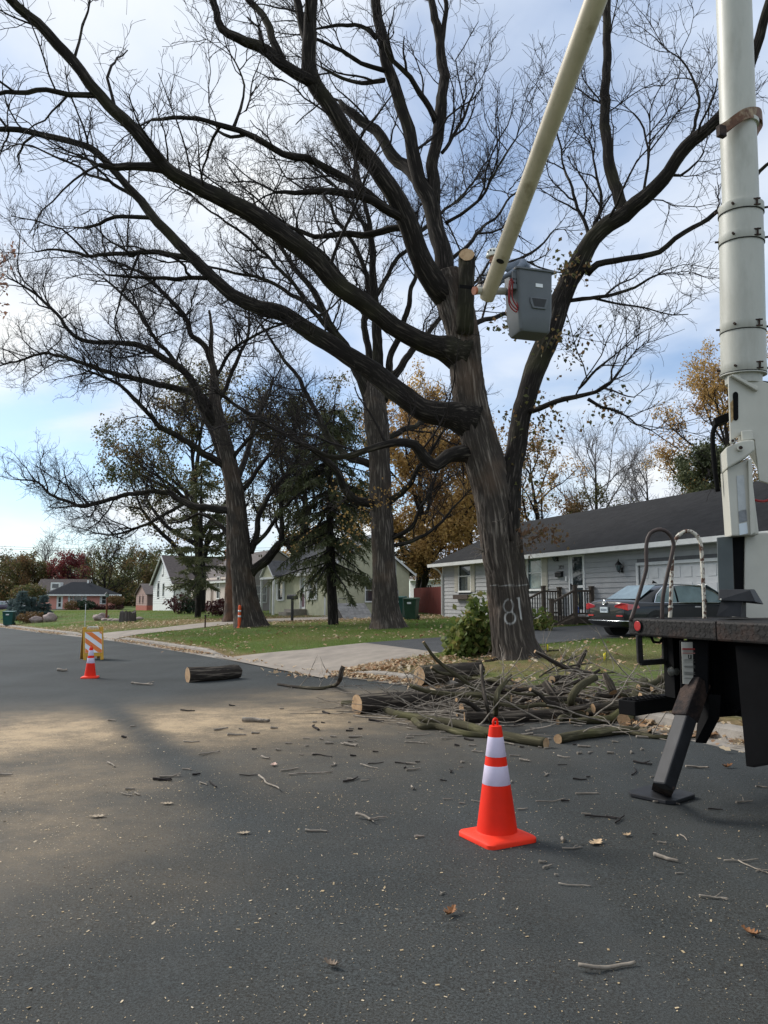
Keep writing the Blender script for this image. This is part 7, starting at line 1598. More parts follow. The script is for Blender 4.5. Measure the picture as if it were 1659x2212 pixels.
# rusty cradle strap round the boom
cc = at(1597, 268, Yp); ax2 = bd3
mb = MB(); mb.tube([loc_(cc-ax2*.035),loc_(cc+ax2*.0)], [r_i*1.04,r_i*1.04], 40); strap = obj('boom_strap', mb, M['boom_white'], truck, autosm=40)
pts = [at(1556,282,Yp-.14),at(1572,272,Yp-.17),at(1590,258,Yp-.2),at(1610,246,Yp-.2),at(1632,243,Yp-.12),at(1643,248,Yp),at(1645,262,Yp+.06),at(1637,276,Yp+.02),at(1630,290,Yp-.04)]
sm = smooth3([loc_(p) for p in pts], .02); mb = MB(); n_ = len(sm)
for i in range(n_-1):
    for_up = Vector((0,0,.055)); a, b = sm[i], sm[i+1]; nn = (b-a).cross(for_up).normalized()*.008
    mb.hexa([tuple(a-nn-for_up),tuple(b-nn-for_up),tuple(b+nn-for_up),tuple(a+nn-for_up),tuple(a-nn+for_up),tuple(b-nn+for_up),tuple(b+nn+for_up),tuple(a+nn+for_up)])
obj('cradle_loop', mb, mat('rusted_strap',(0.12,0.055,0.03),.7,.4,14,col2=(0.42,0.34,0.22),c2thr=(.45,.7),c2scale=9), strap)
p = loc_(at(1557,280,Yp-.2)); mb = MB(); mb.box(p.x-.02,p.x+.03,p.y-.04,p.y+.04,p.z-.075,p.z+.03); obj('strap_clamp', mb, M['rust'], strap, bevel=.004)
# upper boom from the elbow down to the bucket
YK = 14.6
u0 = at(1053, 640, YK-.25); u1 = at(1287, 0, 10.6); ud = (u1-u0).normalized(); u2 = u0 + ud*((u1-u0).length*1.62)
mb = MB(); r0 = 16.0*mpp(620, YK-.25); r1 = 24.5*mpp(0, 10.6)
mb.tube([loc_(u0-ud*.06),loc_(u0-ud*.05),loc_(u0),loc_(u1),loc_(u2)], [r0*.7,r0*.97,r0,r1,r1*1.05], 36); upb = obj('upper_boom', mb, M['boom_fibre'], truck, autosm=40)
mb = MB(); mb.cyl(tuple(loc_(b3)), tuple(loc_(u2)), .2, 20); obj('elbow', mb, M['truck_white'], truck)
k_ = at(1096, 541, YK-.6); 
ex2 = Vector((0,-1,0)); ex2 = (ex2-ud*ex2.dot(ud)).normalized(); cpt = u0.lerp(u1,.16)+ex2*r0*1.005
mb = MB(); s2 = ud.cross(ex2); mb.prism([tuple(loc_(cpt+ud*.055*math.cos(a)*.8+s2*.075*math.sin(a))) for a in np.linspace(0,2*math.pi,15)[:-1]], tuple((loc_(cpt+ex2*.006)-loc_(cpt)))); obj('cover_plate', mb, M['plate_black'], upb)
mb = MB(); sA, sB = at(1028,628,YK-.35), at(1098,629,YK+.0); mb.cyl(tuple(loc_(sA)), tuple(loc_(sB)), .072, 18); shf = obj('bucket_shaft', mb, M['truck_white'], truck)
mb = MB(); mb.cyl(tuple(loc_(sA-(sB-sA)*.06)), tuple(loc_(sA)), .08, 18); obj('shaft_cap', mb, mat('orange_cap',(0.35,0.12,0.06),.6,.3), shf)
# the bucket
kp = at(1142, 660, YK); kh = 136*mpp(660, YK); kw = 92*mpp(660, YK); kd = .62; krot = R(16)
M['bucket_grey'] = mat('bucket_grey_plastic', (0.105,0.115,0.125), .45, .1, 3, bump=.15, bscale=120, bdist=.004)
bk = bpy.data.objects.new('bucket', None); COL.objects.link(bk); bk.parent = truck
bl = loc_(kp); bk.location = (bl.x, bl.y, kp.z); bk.rotation_euler = (0, 0, krot - trot)
# bucket frame: x to the right, y away
def rrect(hx_, hy_, z, r_=.07, n=5):
    return [(sx*(hx_-r_)+r_*math.cos(R(a0+q*90/n)), sy*(hy_-r_)+r_*math.sin(R(a0+q*90/n)), z) for sx,sy,a0 in ((1,1,0),(-1,1,90),(-1,-1,180),(1,-1,270)) for q in range(n+1)]
hw_, hd_ = kw*.46, kd/2; zt, zb_ = kh/2, -kh/2
rg = [rrect(hw_*.78,hd_*.78,zb_), rrect(hw_*.84,hd_*.86,zb_+.04), rrect(hw_*.90,hd_*.92,zb_+.28), rrect(hw_*.93,hd_*.96,zb_+.34), rrect(hw_*.99,hd_,zt-.06), rrect(hw_*1.0,hd_,zt-.04),rrect(hw_*1.09,hd_*1.1,zt-.035),rrect(hw_*1.09,hd_*1.1,zt+.0),rrect(hw_*.95,hd_*.95,zt+.002),rrect(hw_*.92,hd_*.93,zt-.3),rrect(hw_*.8,hd_*.8,zb_+.08)]
mb = MB(); loft(mb, rg); obj('bucket_shell', mb, M['bucket_grey'], bk, autosm=30)
yf = lambda z: -(hd_*(.96+.04*(z-zb_-.34)/(kh-.4)))
zs = -.06; mb = MB(); w1, w2 = .19, .135
ou = [(-w1,zs+.10),(w1,zs+.10),(w1,zs+.0),(w2,zs-.12),(-w2,zs-.12),(-w1,zs)]; inn = [(-w1*.82,zs+.08),(w1*.82,zs+.08),(w2*.78,zs-.08),(-w2*.78,zs-.08)]
mb.prism([(x+.06,yf(z)-.03,z) for x,z in ou],(0,.05,0)); pk_ = obj('foot_pocket', mb, M['bucket_grey'], bk, bevel=.01)
mb = MB(); mb.prism([(x+.06,yf(z)-.033,z) for x,z in inn],(0,.01,0)); obj('pocket_opening', mb, mat('pocket_dark',(0.025,0.026,0.028),.6), pk_)
mb = MB(); mb.box(.0,.15,yf(.28)-.012,yf(.28)+.01,.26,.33); obj('sticker', mb, M['barr_white'], bk)
mb = MB(); mb.box(-hw_-.07,-hw_+.04,-hd_*.8,hd_*.4,zt-.42,zt-.06); mbk = obj('mounting_bracket', mb, M['bucket_grey'], bk, bevel=.012)
for i in range(2):
    for j in range(2): mb = MB(); mb.box(-hw_-.055+.05*i,-hw_-.03+.05*i,-hd_*.8-.006,-hd_*.8+.01,zt-.24-.08*j,zt-.21-.08*j); obj('bolt_hole', mb, M['frame_black'], mbk)
mb = MB(); mb.box(hw_*1.0,hw_*1.0+.1,-hd_*.2,hd_*.4,zt-.13,zt+.01); obj('tool_holder', mb, mat('orange_tan',(0.5,0.25,0.1),.6), bk, bevel=.02)
for k in range(3):
    mb = MB(); x0 = -hw_-.09-.035*k; mb.tube(smooth3([Vector((-hw_-.02-.02*k,-hd_*.7,zt-.2)),Vector((x0+.02,-hd_*.8,zt-.32)),Vector((x0-.02*(k%2),-hd_*.85,zt-.62-.06*k)),Vector((x0+.10+.02*k,-hd_*.9,zt-.8-.05*k)),Vector((-hw_+.03,-hd_*.7,zt-.66-.03*k))]), .013, 8); obj('red_rope', mb, mat('red_rope_cloth',(0.20,0.012,0.012),.7,.3,40) if k == 0 else bpy.data.materials['red_rope_cloth'], bk, smooth=True)

# ---------------------------------------------------------------- the worker
wk = thing('person', 'worker in a white helmet and grey shirt leaning from the bucket', 'person', (kp.x, kp.y, kp.z-kh/2+.06), krot)
def skin_body(name, verts, edges, radii, mt, parent, root=0, sub=2):
    me = bpy.data.meshes.new(name); me.from_pydata(verts, edges, []); o = fix_link(name, me, mt, parent)
    m = o.modifiers.new('skin','SKIN'); m.use_smooth_shade = True
    for i, r_ in enumerate(radii): me.skin_vertices[0].data[i].radius = r_ if isinstance(r_, tuple) else (r_, r_); me.skin_vertices[0].data[i].use_root = (i == root)
    s = o.modifiers.new('sub','SUBSURF'); s.levels = sub; s.render_levels = sub; return o
M['skin'] = mat('skin', (0.36,0.19,0.13), .55, .1, 8); M['shirt'] = mat('grey_shirt', (0.16,0.19,0.24), .85, .2, 5, bump=.5, bscale=14, bdist=.02); M['jeans'] = mat('jeans', (0.03,0.04,0.065), .85)
# head sighted just left of the boom, above the rim
hdp = at(1068, 557, YK-.02); inv = Matrix.Rotation(-krot,3,'Z')
def WL(p): return inv @ (Vector(p) - Vector(wk.location))
hl = WL(hdp); pel = Vector((-.02,.0,.92)); che = Vector((-.16,.0,1.28)); nk = Vector((hl.x+.14,hl.y,hl.z-.12)); 
shR, shL = che + Vector((-.02,-.2,.06)), che + Vector((-.02,.2,.06)); 
hand = WL(at(1040,622,YK-.1)); hand2 = WL(at(1046,618,YK+.15))
vv = [pel, che, nk+Vector((.06,0,-.04)), pel+Vector((0,-.1,-.08)), pel+Vector((.05,-.11,-.45)), Vector((.04,-.11,.08)), Vector((-.1,-.11,.05)), pel+Vector((0,.1,-.08)), pel+Vector((.05,.11,-.45)), Vector((.04,.11,.08)), Vector((-.1,.11,.05)), shR, shR+Vector((-.16,-.05,-.18)), hand+Vector((.09,0,.02)), shL, shL+Vector((-.16,.04,-.18)), hand2+Vector((.09,0,.02)), nk, hl]
ee = [(0,1),(1,2),(0,3),(3,4),(4,5),(5,6),(0,7),(7,8),(8,9),(9,10),(1,11),(11,12),(12,13),(1,14),(14,15),(15,16),(2,17),(17,18)]
rr_ = [(.15,.13),(.17,.14),.08,.1,.075,.055,.05,.1,.075,.055,.05,.085,.055,.04,.085,.055,.04,.058,.075]
skin_body('body', [tuple(v) for v in vv], ee, rr_, M['shirt'], wk)
mb = MB(); mb.ico((hl.x,hl.y,hl.z),1,3,0,(.098,.078,.118)); hdo = obj('head', mb, M['skin'], wk, smooth=True)
for nm, off, sc_ in (('nose',(-.098,0,-.015),(.022,.014,.026)),('chin',(-.07,0,-.095),(.035,.035,.03)),('ear',(.01,-.08,-.01),(.025,.012,.035)),('ear',(.01,.08,-.01),(.025,.012,.035))): mb = MB(); mb.ico((hl.x+off[0],hl.y+off[1],hl.z+off[2]),1,2,0,sc_); obj(nm, mb, M['skin'], hdo, smooth=True)
for s in (-1,1): mb = MB(); mb.ico((hl.x-.086,hl.y+s*.032,hl.z+.012),1,2,0,(.012,.016,.010)); obj('eye', mb, M['frame_black'], hdo, smooth=True)
mb = MB(); mb.ico((hl.x-.088,hl.y,hl.z-.06),1,2,0,(.012,.028,.007)); obj('mouth', mb, mat('lips',(0.25,0.10,0.08),.6), hdo, smooth=True)
# helmet
mb = MB(); prof = [(.158,.022),(.155,.05),(.148,.09),(.128,.14),(.09,.175),(.045,.19),(.005,.194)]; mb.lathe(prof, 28); he = obj('helmet', mb, mat('helmet_white',(0.66,0.66,0.60),.35,.08), wk, autosm=50); he.location = (hl.x+.005,hl.y,hl.z); he.rotation_euler = (0,R(-8),0); he.scale = (1.06,.88,1)
mb = MB(); mb.prism([(-.15*math.cos(a)-.02,.13*math.sin(a),.03) for a in np.linspace(-1.2,1.2,9)]+[(-.12,.10,.03),(-.12,-.10,.03)],(0,0,.012)); obj('brim', mb, bpy.data.materials['helmet_white'], he)
for k, (a, z) in enumerate([(200,.10),(225,.12),(250,.10),(275,.11),(300,.09)]):
    u = Vector((math.cos(R(a)),math.sin(R(a)),0)); mb = MB(); c0 = u*.142+Vector((0,0,z)); mb.ico(tuple(c0),1,2,0,(.018,.018,.022)); obj('vent', mb, M['frame_black'], he, smooth=True)
mb = MB(); mb.tube([(.0,-.13,.03),(-.03,-.105,-.06),(-.06,-.04,-.115),(-.06,.04,-.115),(-.03,.105,-.06),(0,.13,.03)], .006, 6); obj('chin_strap', mb, M['frame_black'], he)
# gloved hands: palm with five bent fingers closing on the saw handle
M['glove'] = mat('work_glove', (0.32,0.33,0.35), .8, .2, 20)
def hand_at(p, nm, s):
    mb = MB(); mb.ico((p.x+.04,p.y,p.z),1,2,0,(.05,.03,.042)); ho = obj(nm, mb, M['glove'], wk, smooth=True)
    for k in range(4): z = p.z+.03-.02*k; ln = (.085,.095,.09,.07)[k]; mb = MB(); mb.tube([(p.x,p.y-s*.012,z),(p.x-ln*.5,p.y-s*.022,z-.003),(p.x-ln*.75,p.y-s*.004,z-.006),(p.x-ln*.6,p.y+s*.022,z-.008)],[.0105,.010,.009,.007],8); obj('finger', mb, M['glove'], ho, smooth=True)
    mb = MB(); mb.tube([(p.x+.04,p.y+s*.02,p.z+.03),(p.x+.0,p.y+s*.035,p.z+.045),(p.x-.03,p.y+s*.03,p.z+.03)],[.013,.011,.008],8); obj('thumb', mb, M['glove'], ho, smooth=True)
hand_at(hand, 'hand', 1); hand_at(hand2, 'hand', -1)
sw_ = thing('chainsaw', 'small chainsaw in the worker hands at the cut stub', 'chainsaw', (wk.location.x,wk.location.y,wk.location.z), krot)
mb = MB(); c0 = (hand+hand2)/2; mb.box(c0.x-.12,c0.x+.04,c0.y-.07,c0.y+.06,c0.z-.09,c0.z+.03); obj('engine_body', mb, mat('saw_pale',(0.5,0.42,0.38),.5,.2), sw_, bevel=.02)
mb = MB(); mb.box(c0.x-.50,c0.x-.12,c0.y-.004,c0.y+.004,c0.z-.075,c0.z-.005); obj('guide_bar', mb, M['frame_black'], sw_); mb = MB(); mb.tube([(c0.x-.06,c0.y-.07,c0.z-.02),(c0.x-.05,c0.y-.05,c0.z+.08),(c0.x-.05,c0.y+.05,c0.z+.08),(c0.x-.06,c0.y+.06,c0.z-.02)],.011,8); obj('handle', mb, M['frame_black'], sw_)
# ---------------------------------------------------------------- logs and branches on the road
M['bark_log'] = bark_mat('log_bark', (0.035,0.029,0.024), (0.31,0.26,0.205), (0.13,0.12,0.06), 14.0, 1.0, 0.03, moss=.4, hi=.9)
M['bark_moss'] = bark_mat('mossy_bark', (0.05,0.045,0.026), (0.26,0.235,0.14), (0.15,0.15,0.055), 18.0, .8, 0.012, moss=.6)
M['stick'] = mat('weathered_stick', (0.25,0.215,0.175), .85, .45, 14, col2=(0.09,0.075,0.06), c2thr=(.52,.66), c2scale=9)
RNG = np.random.default_rng(19)
def ground_path(path, lift=None):
    """photo trace of something lying on the ground: (px, py of its lower edge, width px[, extra lift m])"""
    P, R_ = [], []
    for q in path:
        g = G(q[0], q[1]+q[2]*.5) if q[1] > 1300 else G(q[0], q[1]); r_ = .5*q[2]*mpp(q[1], g.y); up = q[3] if len(q) > 3 else 0.0
        c = at(q[0], q[1], g.y + .55*r_) if not up else at(q[0], q[1], q[4]); P.append((c.x, c.y, c.z if up else max(c.z, H(c.x, c.y)+r_*.95))); R_.append(r_)
    return np.array(P), np.array(R_)
def log(label, path, mt='bark_log', cut=True, sides=22, name='log', group='cut logs and boughs by the curb', step=.06, ridge=.008, side_twigs=0):
    P, R_ = ground_path(path); root = thing(name, label, 'log' if name == 'log' else 'branch', (0,0,0), 0, group)
    o, p, r = limb_object('bark', P, R_, M[mt], root, sides=sides, step=step, rough=.06, ridge=ridge, cap_mat=M['cut_wood'] if cut else None)
    if side_twigs:
        tw_ = spawn(p, r, side_twigs, .1, .95, 1.0, lambda f, r_: .3+.5*RNG.random(), lambda f, r_: .008, 6, .2, .05)
        for P_, R2 in tw_: P_[:,2] = np.maximum(P_[:,2], hz(P_[:,0], P_[:,1])+.008)
        t2 = []
        for P_, R2 in tw_: t2 += spawn(P_, R2, 2, .3, .9, .8, lambda f, r_: .12+.2*RNG.random(), lambda f, r_: .004, 4)
        tubes_mesh('twigs', tw_, 5, M['stick'], root); tubes_mesh('twig_tips', t2, 4, M['stick'], root)
    return root
log('short thick log lying alone on the road left of the pile', [(405,1459,31),(440,1457,31),(480,1454,30),(512,1451,28)], ridge=.012)
log('thick log with a pale cut end on the grass behind the curb', [(906,1460,38,.1,14.6),(960,1454,37,.1,14.9),(1000,1450,36,.1,15.2),(1036,1447,33,.1,15.5)], ridge=.012)
log('thick dark log at the left end of the pile, its cut end showing', [(771,1523,41),(820,1519,40),(870,1515,38),(915,1511,35)], ridge=.012)
log('long thick log in the middle of the pile behind the near cone', [(905,1512,32),(980,1506,32),(1060,1500,30),(1110,1496,28)], ridge=.01)
log('medium log with a pale round end above the near cone', [(997,1531,19),(1050,1527,19),(1126,1519,20)])
log('long bleached log running right behind the near cone', [(1003,1551,22),(1090,1550,24),(1180,1546,24),(1245,1542,22)])
log('short log end cut square at the back of the pile', [(1075,1483,18),(1100,1487,18),(1122,1490,16)])
log('long crooked mossy bough sweeping across the front of the pile', [(739,1519,10),(775,1521,12),(813,1523,13),(848,1540,15),(916,1553,16),(997,1566,17),(1061,1585,19),(1126,1597,20),(1180,1606,21)], 'bark_moss', name='bough', step=.05, sides=14, ridge=.004, side_twigs=7)
log('short mossy bough with a pale cut end beside the crooked bough', [(894,1556,13),(913,1570,14),(942,1569,14),(1000,1584,13),(1050,1590,9)], 'bark_moss', name='bough', step=.05, sides=12, ridge=.003, side_twigs=3)
log('mossy bough lying right of the near cone', [(1205,1597,20),(1252,1588,20),(1300,1583,19),(1349,1578,17),(1405,1577,12)], 'bark_moss', name='bough', step=.05, sides=14, ridge=.004, side_twigs=4)
log('reddish cut log end facing the road under the truck step', [(1348,1556,27),(1362,1545,26),(1380,1530,24)], 'bark_moss'); log('smaller reddish cut log end beside the facing one', [(1322,1551,18),(1338,1538,17),(1352,1525,16)], 'bark_moss')
log('upcurving mossy bough standing out of the pile', [(1234,1540,12),(1234,1512,15,.3,10.6),(1244,1492,15,.4,10.7),(1262,1476,14,.5,10.9),(1286,1464,12,.6,11.1)], 'bark_moss', name='bough', step=.05, sides=12, ridge=.003)
log('broken dark stub poking up left of the truck step', [(1325,1496,15,.1,11.0),(1316,1475,15,.3,11.1),(1306,1456,9,.5,11.2)], cut=True, name='bough', step=.04, sides=12)
log('pale mossy log tilted up against the brush by the truck step', [(1366,1516,22,.1,10.9),(1378,1495,22,.3,11.2),(1390,1474,20,.5,11.6)], 'bark_moss', name='bough', sides=14)
log('dark forked stub at the left of the brush heap', [(1212,1528,16),(1196,1503,16,.3,11.4),(1178,1476,14,.5,11.6)], name='bough', sides=12); log('thin bent bough across the brush heap', [(1160,1518,9),(1190,1506,10,.1,11.6),(1220,1494,10,.2,11.7),(1262,1480,9,.3,11.9)], name='bough', sides=10, side_twigs=4)
log('log poking out behind the outrigger on the right', [(1518,1530,15),(1532,1548,18),(1547,1564,17)], 'bark_moss', name='bough', sides=12)
log('long grey log at the back right of the brush heap', [(1285,1512,16),(1350,1500,18),(1430,1490,17)]); log('brown bough low in the brush heap', [(1180,1532,13),(1240,1530,14),(1310,1520,12)]); log('thin bough below the truck step, pointing right', [(1345,1580,9),(1410,1591,10),(1460,1592,9),(1530,1590,8)], 'bark_moss', name='bough', sides=10, side_twigs=3)
log('dark crooked branch with a broken upright end left of the pile', [(600,1478,5),(640,1484,6),(690,1487,7),(722,1481,8),(734,1468,8,.2,13.4),(737,1452,8,.35,13.4),(742,1439,7,.5,13.4)], name='branch', sides=10, ridge=.002, side_twigs=7)
log('slim forked sapling stem standing upright behind the near cone', [(1060,1560,7),(1052,1525,7,.3,9.6),(1046,1500,6,.5,9.8),(1042,1470,5,.7,10),(1039,1437,4,.9,10.2)], name='branch', sides=8, ridge=.001, cut=False); log('thicker sapling stem leaning right behind the near cone', [(1070,1552,10),(1072,1520,10,.3,9.8),(1076,1494,9,.5,10),(1090,1475,7,.7,10.2),(1104,1459,5,.8,10.4)], 'bark_moss', name='branch', sides=10, ridge=.002, side_twigs=4)
log('long bare grey branch lying before the painted oak', [(980,1412,3),(1010,1424,4),(1055,1428,6),(1100,1416,6),(1160,1408,5),(1215,1404,4)], name='branch', sides=8, ridge=.001, cut=False, side_twigs=6)
for k, (a, b, c, d, lb) in enumerate([(1165,1462,1245,1418,'long thin sprig reaching up over the lawn at the pile'),(1180,1455,1280,1432,'thin grey sprig leaning over the lawn right of the painted oak'),(1200,1475,1330,1452,'bare sprig arching over the brush heap'),(880,1480,940,1502,'thin sprig over the middle log'),(1400,1505,1432,1455,'bare sprig rising beside the truck step')]):
    log(lb, [(a,b,4),((a+b*0+c)/2,(b+d)/2-4,3.5,.2,13.0-.2*k),(c,d,2.5,.4,13.4-.2*k)], name='branch', sides=6, ridge=.0, cut=False, side_twigs=8)
# brush: a tangle nobody could count, plus the larger sticks one by one
RNG = np.random.default_rng(23); its, tips = [], []
for k in range(330):
    px = RNG.uniform(930, 1500) if k % 4 else RNG.uniform(760, 1000); py = RNG.normal(1530, 24) if px > 1000 else RNG.normal(1528, 16); g = G(px, min(max(py,1480),1600)); L_ = RNG.uniform(.3, 1.2); a = RNG.normal(0, .5) + (math.pi if RNG.random()<.5 else 0)
    heap = .40*math.exp(-((px-1270)/170)**2)*math.exp(-((py-1520)/34)**2)+.03
    P, R_ = grow((g.x, g.y, g.z+.015+RNG.random()*heap), (math.cos(a), math.sin(a)*.6, RNG.normal(0.05,.22)), L_, RNG.uniform(.004,.016), 7, .13, 0.0, .5); P[:,2] = np.maximum(P[:,2], hz(P[:,0],P[:,1])+.01); its.append((P,R_))
    if k % 2: tips += spawn(P, R_, 2, .2, .95, .8, lambda f, r_: .1+.25*RNG.random(), lambda f, r_: .0035, 4)
for P, R_ in tips: P[:,2] = np.maximum(P[:,2], hz(P[:,0],P[:,1])+.006)
for k in range(36):
    px = RNG.uniform(1080,1450); py = RNG.uniform(1492,1562); g = G(px, py); a = RNG.normal(0,.55)+(math.pi if RNG.random()<.5 else 0); r_ = RNG.uniform(.025,.07)
    P, R_ = grow((g.x,g.y,g.z+r_+RNG.random()*.22), (math.cos(a), math.sin(a)*.7, RNG.normal(0,.07)), RNG.uniform(.8,1.9), r_, 7, .16, 0.0, .55); P[:,2] = np.maximum(P[:,2], hz(P[:,0],P[:,1])+R_)
    root = thing('bough', 'grey brown bough tangled in the brush heap by the truck', 'branch', (0,0,0), 0, 'boughs in the brush heap'); limb_object('bark', P, R_, M['bark_log'] if k % 2 else M['bark_moss'], root, sides=10, step=.06, rough=.08, ridge=.003, cap_mat=M['cut_wood'])
br = thing('brush_heap', 'tangled heap of small bare twigs among the logs by the curb', 'brush'); tubes_mesh('twigs', its, 5, M['stick'], br); tubes_mesh('twig_tips', tips, 4, M['stick'], br)
pts = np.array([(lambda g: (g.x,g.y,g.z+.02))(G(RNG.uniform(1120,1440), RNG.uniform(1485,1560))) for _ in range(900)]); leaves_mesh('chips', pts, .06, leaf_mat('wood_chip',[(0.30,0.18,0.10),(0.14,0.09,0.06),(0.2,0.14,0.1)],.0), br, droop=0)
# loose sticks on the asphalt, each its own
def stick(px, py, ln_px, ang, wd, label, fork=False, bend=.12, mt='stick'):
    g = road_hit(px, py); s_ = mpp(py, g.y); ln = ln_px*s_/max(.35, abs(math.cos(ang))) if abs(ang) < 1.2 else ln_px*s_*2.0
    P, R_ = grow((0,0,0), (math.cos(ang), math.sin(ang), 0), ln, max(.003, wd*s_*.5), 9, bend, 0.0, .6); P -= P[len(P)//2]; P[:,2] = R_*.9+.004+np.abs(P[:,2])*.15
    o, p, r = limb_object('stick' if wd < 9 else 'branch_piece', P, R_, M[mt], None, sides=7 if wd < 9 else 10, step=ln/16, rough=.16, ridge=.0)
    if fork:
        its_ = [grow(P[4], (math.cos(ang+.7), math.sin(ang+.7), .1), ln*.4, R_[4]*.7, 5, .12, 0, .5), grow(P[6], (math.cos(ang-.8), math.sin(ang-.8), .15), ln*.25, R_[6]*.6, 4, .12, 0, .5)]
        mb = MB()
        for a, b in its_: mb.tube([Vector(q) for q in a], list(b), 6)
        bmv = obj('side_shoot', mb, M[mt], o)
    o.location = (g.x, g.y, g.z); return tag(o, label, 'stick', 'loose sticks on the asphalt')
named = [(1308,2096,158,-.06,9.5,'long grey stick lying nearest the camera at lower right',False),(798,1773,98,-.32,7,'crooked stick with a forked end left of the near cone base',True),(683,1797,50,-.2,5,'pale curved twig left of the near cone base',False),(1438,1858,52,-.45,9,'bent stick with a brown leaf right of the near cone',False),(1542,1942,62,-.1,5,'forked twig at the lower right edge',True),(1604,1862,80,-.16,3.5,'thin straight twig near the right edge',False),(1242,1915,68,-.3,3.5,'thin twig lying below the near cone',False),(1214,1816,14,1.35,8,'short thick twig standing end-on right of the near cone',False),(955,1932,10,1.3,4,'small bent twig below left of the near cone',True),(758,1612,36,-.55,6,'pale bent twig before the left log',True),(558,1560,72,.03,10,'dark flat bark strip on the sawdust',False),(890,1704,16,1.2,6,'short hooked twig left of the near cone',False),(1268,1716,54,0,4,'straight pale twig left of the outrigger foot',False),(310,1480,60,-.15,5,'dark forked twig left of the lone log',True),(135,1451,26,0,7,'small clump of brown debris near the far cone',True),(10,1676,34,.4,6,'stick at the left edge of the road',False),(1440,1735,60,-.1,4,'pale twig lying at the outrigger foot',True),(1510,1660,60,-.12,5,'pale straight twig right of the outrigger leg',False)]
for n_ in named: stick(*n_, .26 if n_[4] > 6 else .18)
def lab_of(px, py):
    where = 'on the sawdust left of the log pile' if px < 720 and py < 1640 else 'on the bare asphalt left of the near cone' if px < 1000 else 'between the near cone and the outrigger' if px < 1400 and py > 1620 else 'beyond the outrigger foot at the right edge' if px >= 1400 else 'just in front of the log pile'
    return 'short bare twig ' + where
for k in range(170):
    u = RNG.random()
    if u < .55: px, py = RNG.uniform(640,1480), 1560+abs(RNG.normal(0,75))
    elif u < .8: px, py = RNG.uniform(240,800), RNG.uniform(1520,1720)
    else: px, py = RNG.uniform(900,1650), RNG.uniform(1640,1900)
    if 990 < px < 1160 and 1780 < py < 1850: continue
    stick(px, py, float(np.clip(RNG.lognormal(3.0,.55),7,70))*(.8+.4*(py>1650)), RNG.normal(0,.5), RNG.uniform(2.2,5.5), lab_of(px,py), RNG.random()<.2, .15, 'stick' if RNG.random() < .7 else 'twig')

# ---------------------------------------------------------------- fallen leaves, sawdust chips, grass
def oak_leaf(label, px, py, size, rot, curl, mt):
    g = road_hit(px, py); mb = MB(); out = []
    half = [(0,.02),(.1,.10),(.18,.07),(.28,.26),(.38,.12),(.5,.34),(.6,.14),(.72,.27),(.82,.1),(.93,.12),(1.0,0)]
    pts = half + [(a,-b) for a,b in half[-2::-1]]; L_ = size
    vs_ = [((a-.5)*L_, b*L_, curl*L_*((a-.5)**2*1.2+abs(b)*.7)+.006+.02*L_*math.sin(i*1.9)) for i,(a,b) in enumerate(pts)]
    c = [((a-.5)*L_, 0, curl*L_*(a-.5)**2*1.2+.005) for a,_ in half]
    n_ = len(half); fs = []
    for i in range(n_-1): fs.append((i,i+1,len(pts)+i+1,len(pts)+i)); j = len(pts)-i; fs.append((len(pts)+i,len(pts)+i+1,len(pts)-i-2 if i < n_-2 else n_-1,len(pts)-i-1))
    mb.add(vs_+c, [f for f in fs if max(f) < len(pts)+n_ and len(set(f)) > 3]); o = obj('fallen_leaf', mb, mt); s = o.modifiers.new('sol','SOLIDIFY'); s.thickness = .0012; o.location = (g.x,g.y,g.z+.002); o.rotation_euler = (0,0,rot); return tag(o, label, 'leaf', 'single leaves on the asphalt')
lt = mat('tan_leaf',(0.46,0.33,0.2),.8,.15,20); lb_ = mat('brown_leaf',(0.22,0.10,0.04),.8,.2,20); lp_ = mat('pale_leaf',(0.30,0.24,0.17),.8,.1,20)
for a in [(1287,1824,.13,.8,.3,lt,'curled tan oak leaf right of the near cone base'),(1623,2021,.09,2.2,.8,lb_,'curled brown leaf at the lower right edge'),(972,1978,.10,1,.9,lb_,'small curled brown leaf below the near cone'),(716,2090,.075,2.6,.9,mat('grey_brown_leaf',(0.2,0.15,0.11),.8),'curled grey brown leaf at bottom centre'),(526,1802,.09,.2,.2,lp_,'pale star shaped leaf in the middle of the road'),(361,1738,.10,0,.2,lp_,'pale leaf on the road left of centre'),(210,1766,.12,.1,.2,lp_,'pale torn leaf on the thin sawdust at left'),(591,1655,.11,1.5,.5,mat('pinkish_leaf',(0.6,0.42,0.34),.8),'pinkish pale leaf standing on edge mid road'),(1571,1659,.12,.3,.9,lb_,'dark brown curled leaf right of the outrigger'),(1354,1807,.07,.5,.5,lt,'tiny yellow leaf right of the near cone')]: oak_leaf(a[6],*a[:6])
RNG = np.random.default_rng(29)
def lawn_points(n, px0, px1, py0, py1, tmin=.16, tmax=40, ymax=75):
    out_ = []
    px = RNG.uniform(px0, px1, n); py = RNG.uniform(py0, py1, n)
    return px, py
def scatter_world(n, x0, x1, y0, y1, tmin, tmax):
    x = RNG.uniform(x0,x1,n); y = RNG.uniform(y0,y1,n); i, t = st(x,y); k = (t > tmin) & (t < tmax) & off_drives(x,y) & (np.abs(x) < .58*y+2); x, y, i, t = x[k], y[k], i[k], t[k]
    return x, y, hz(x,y), i, t
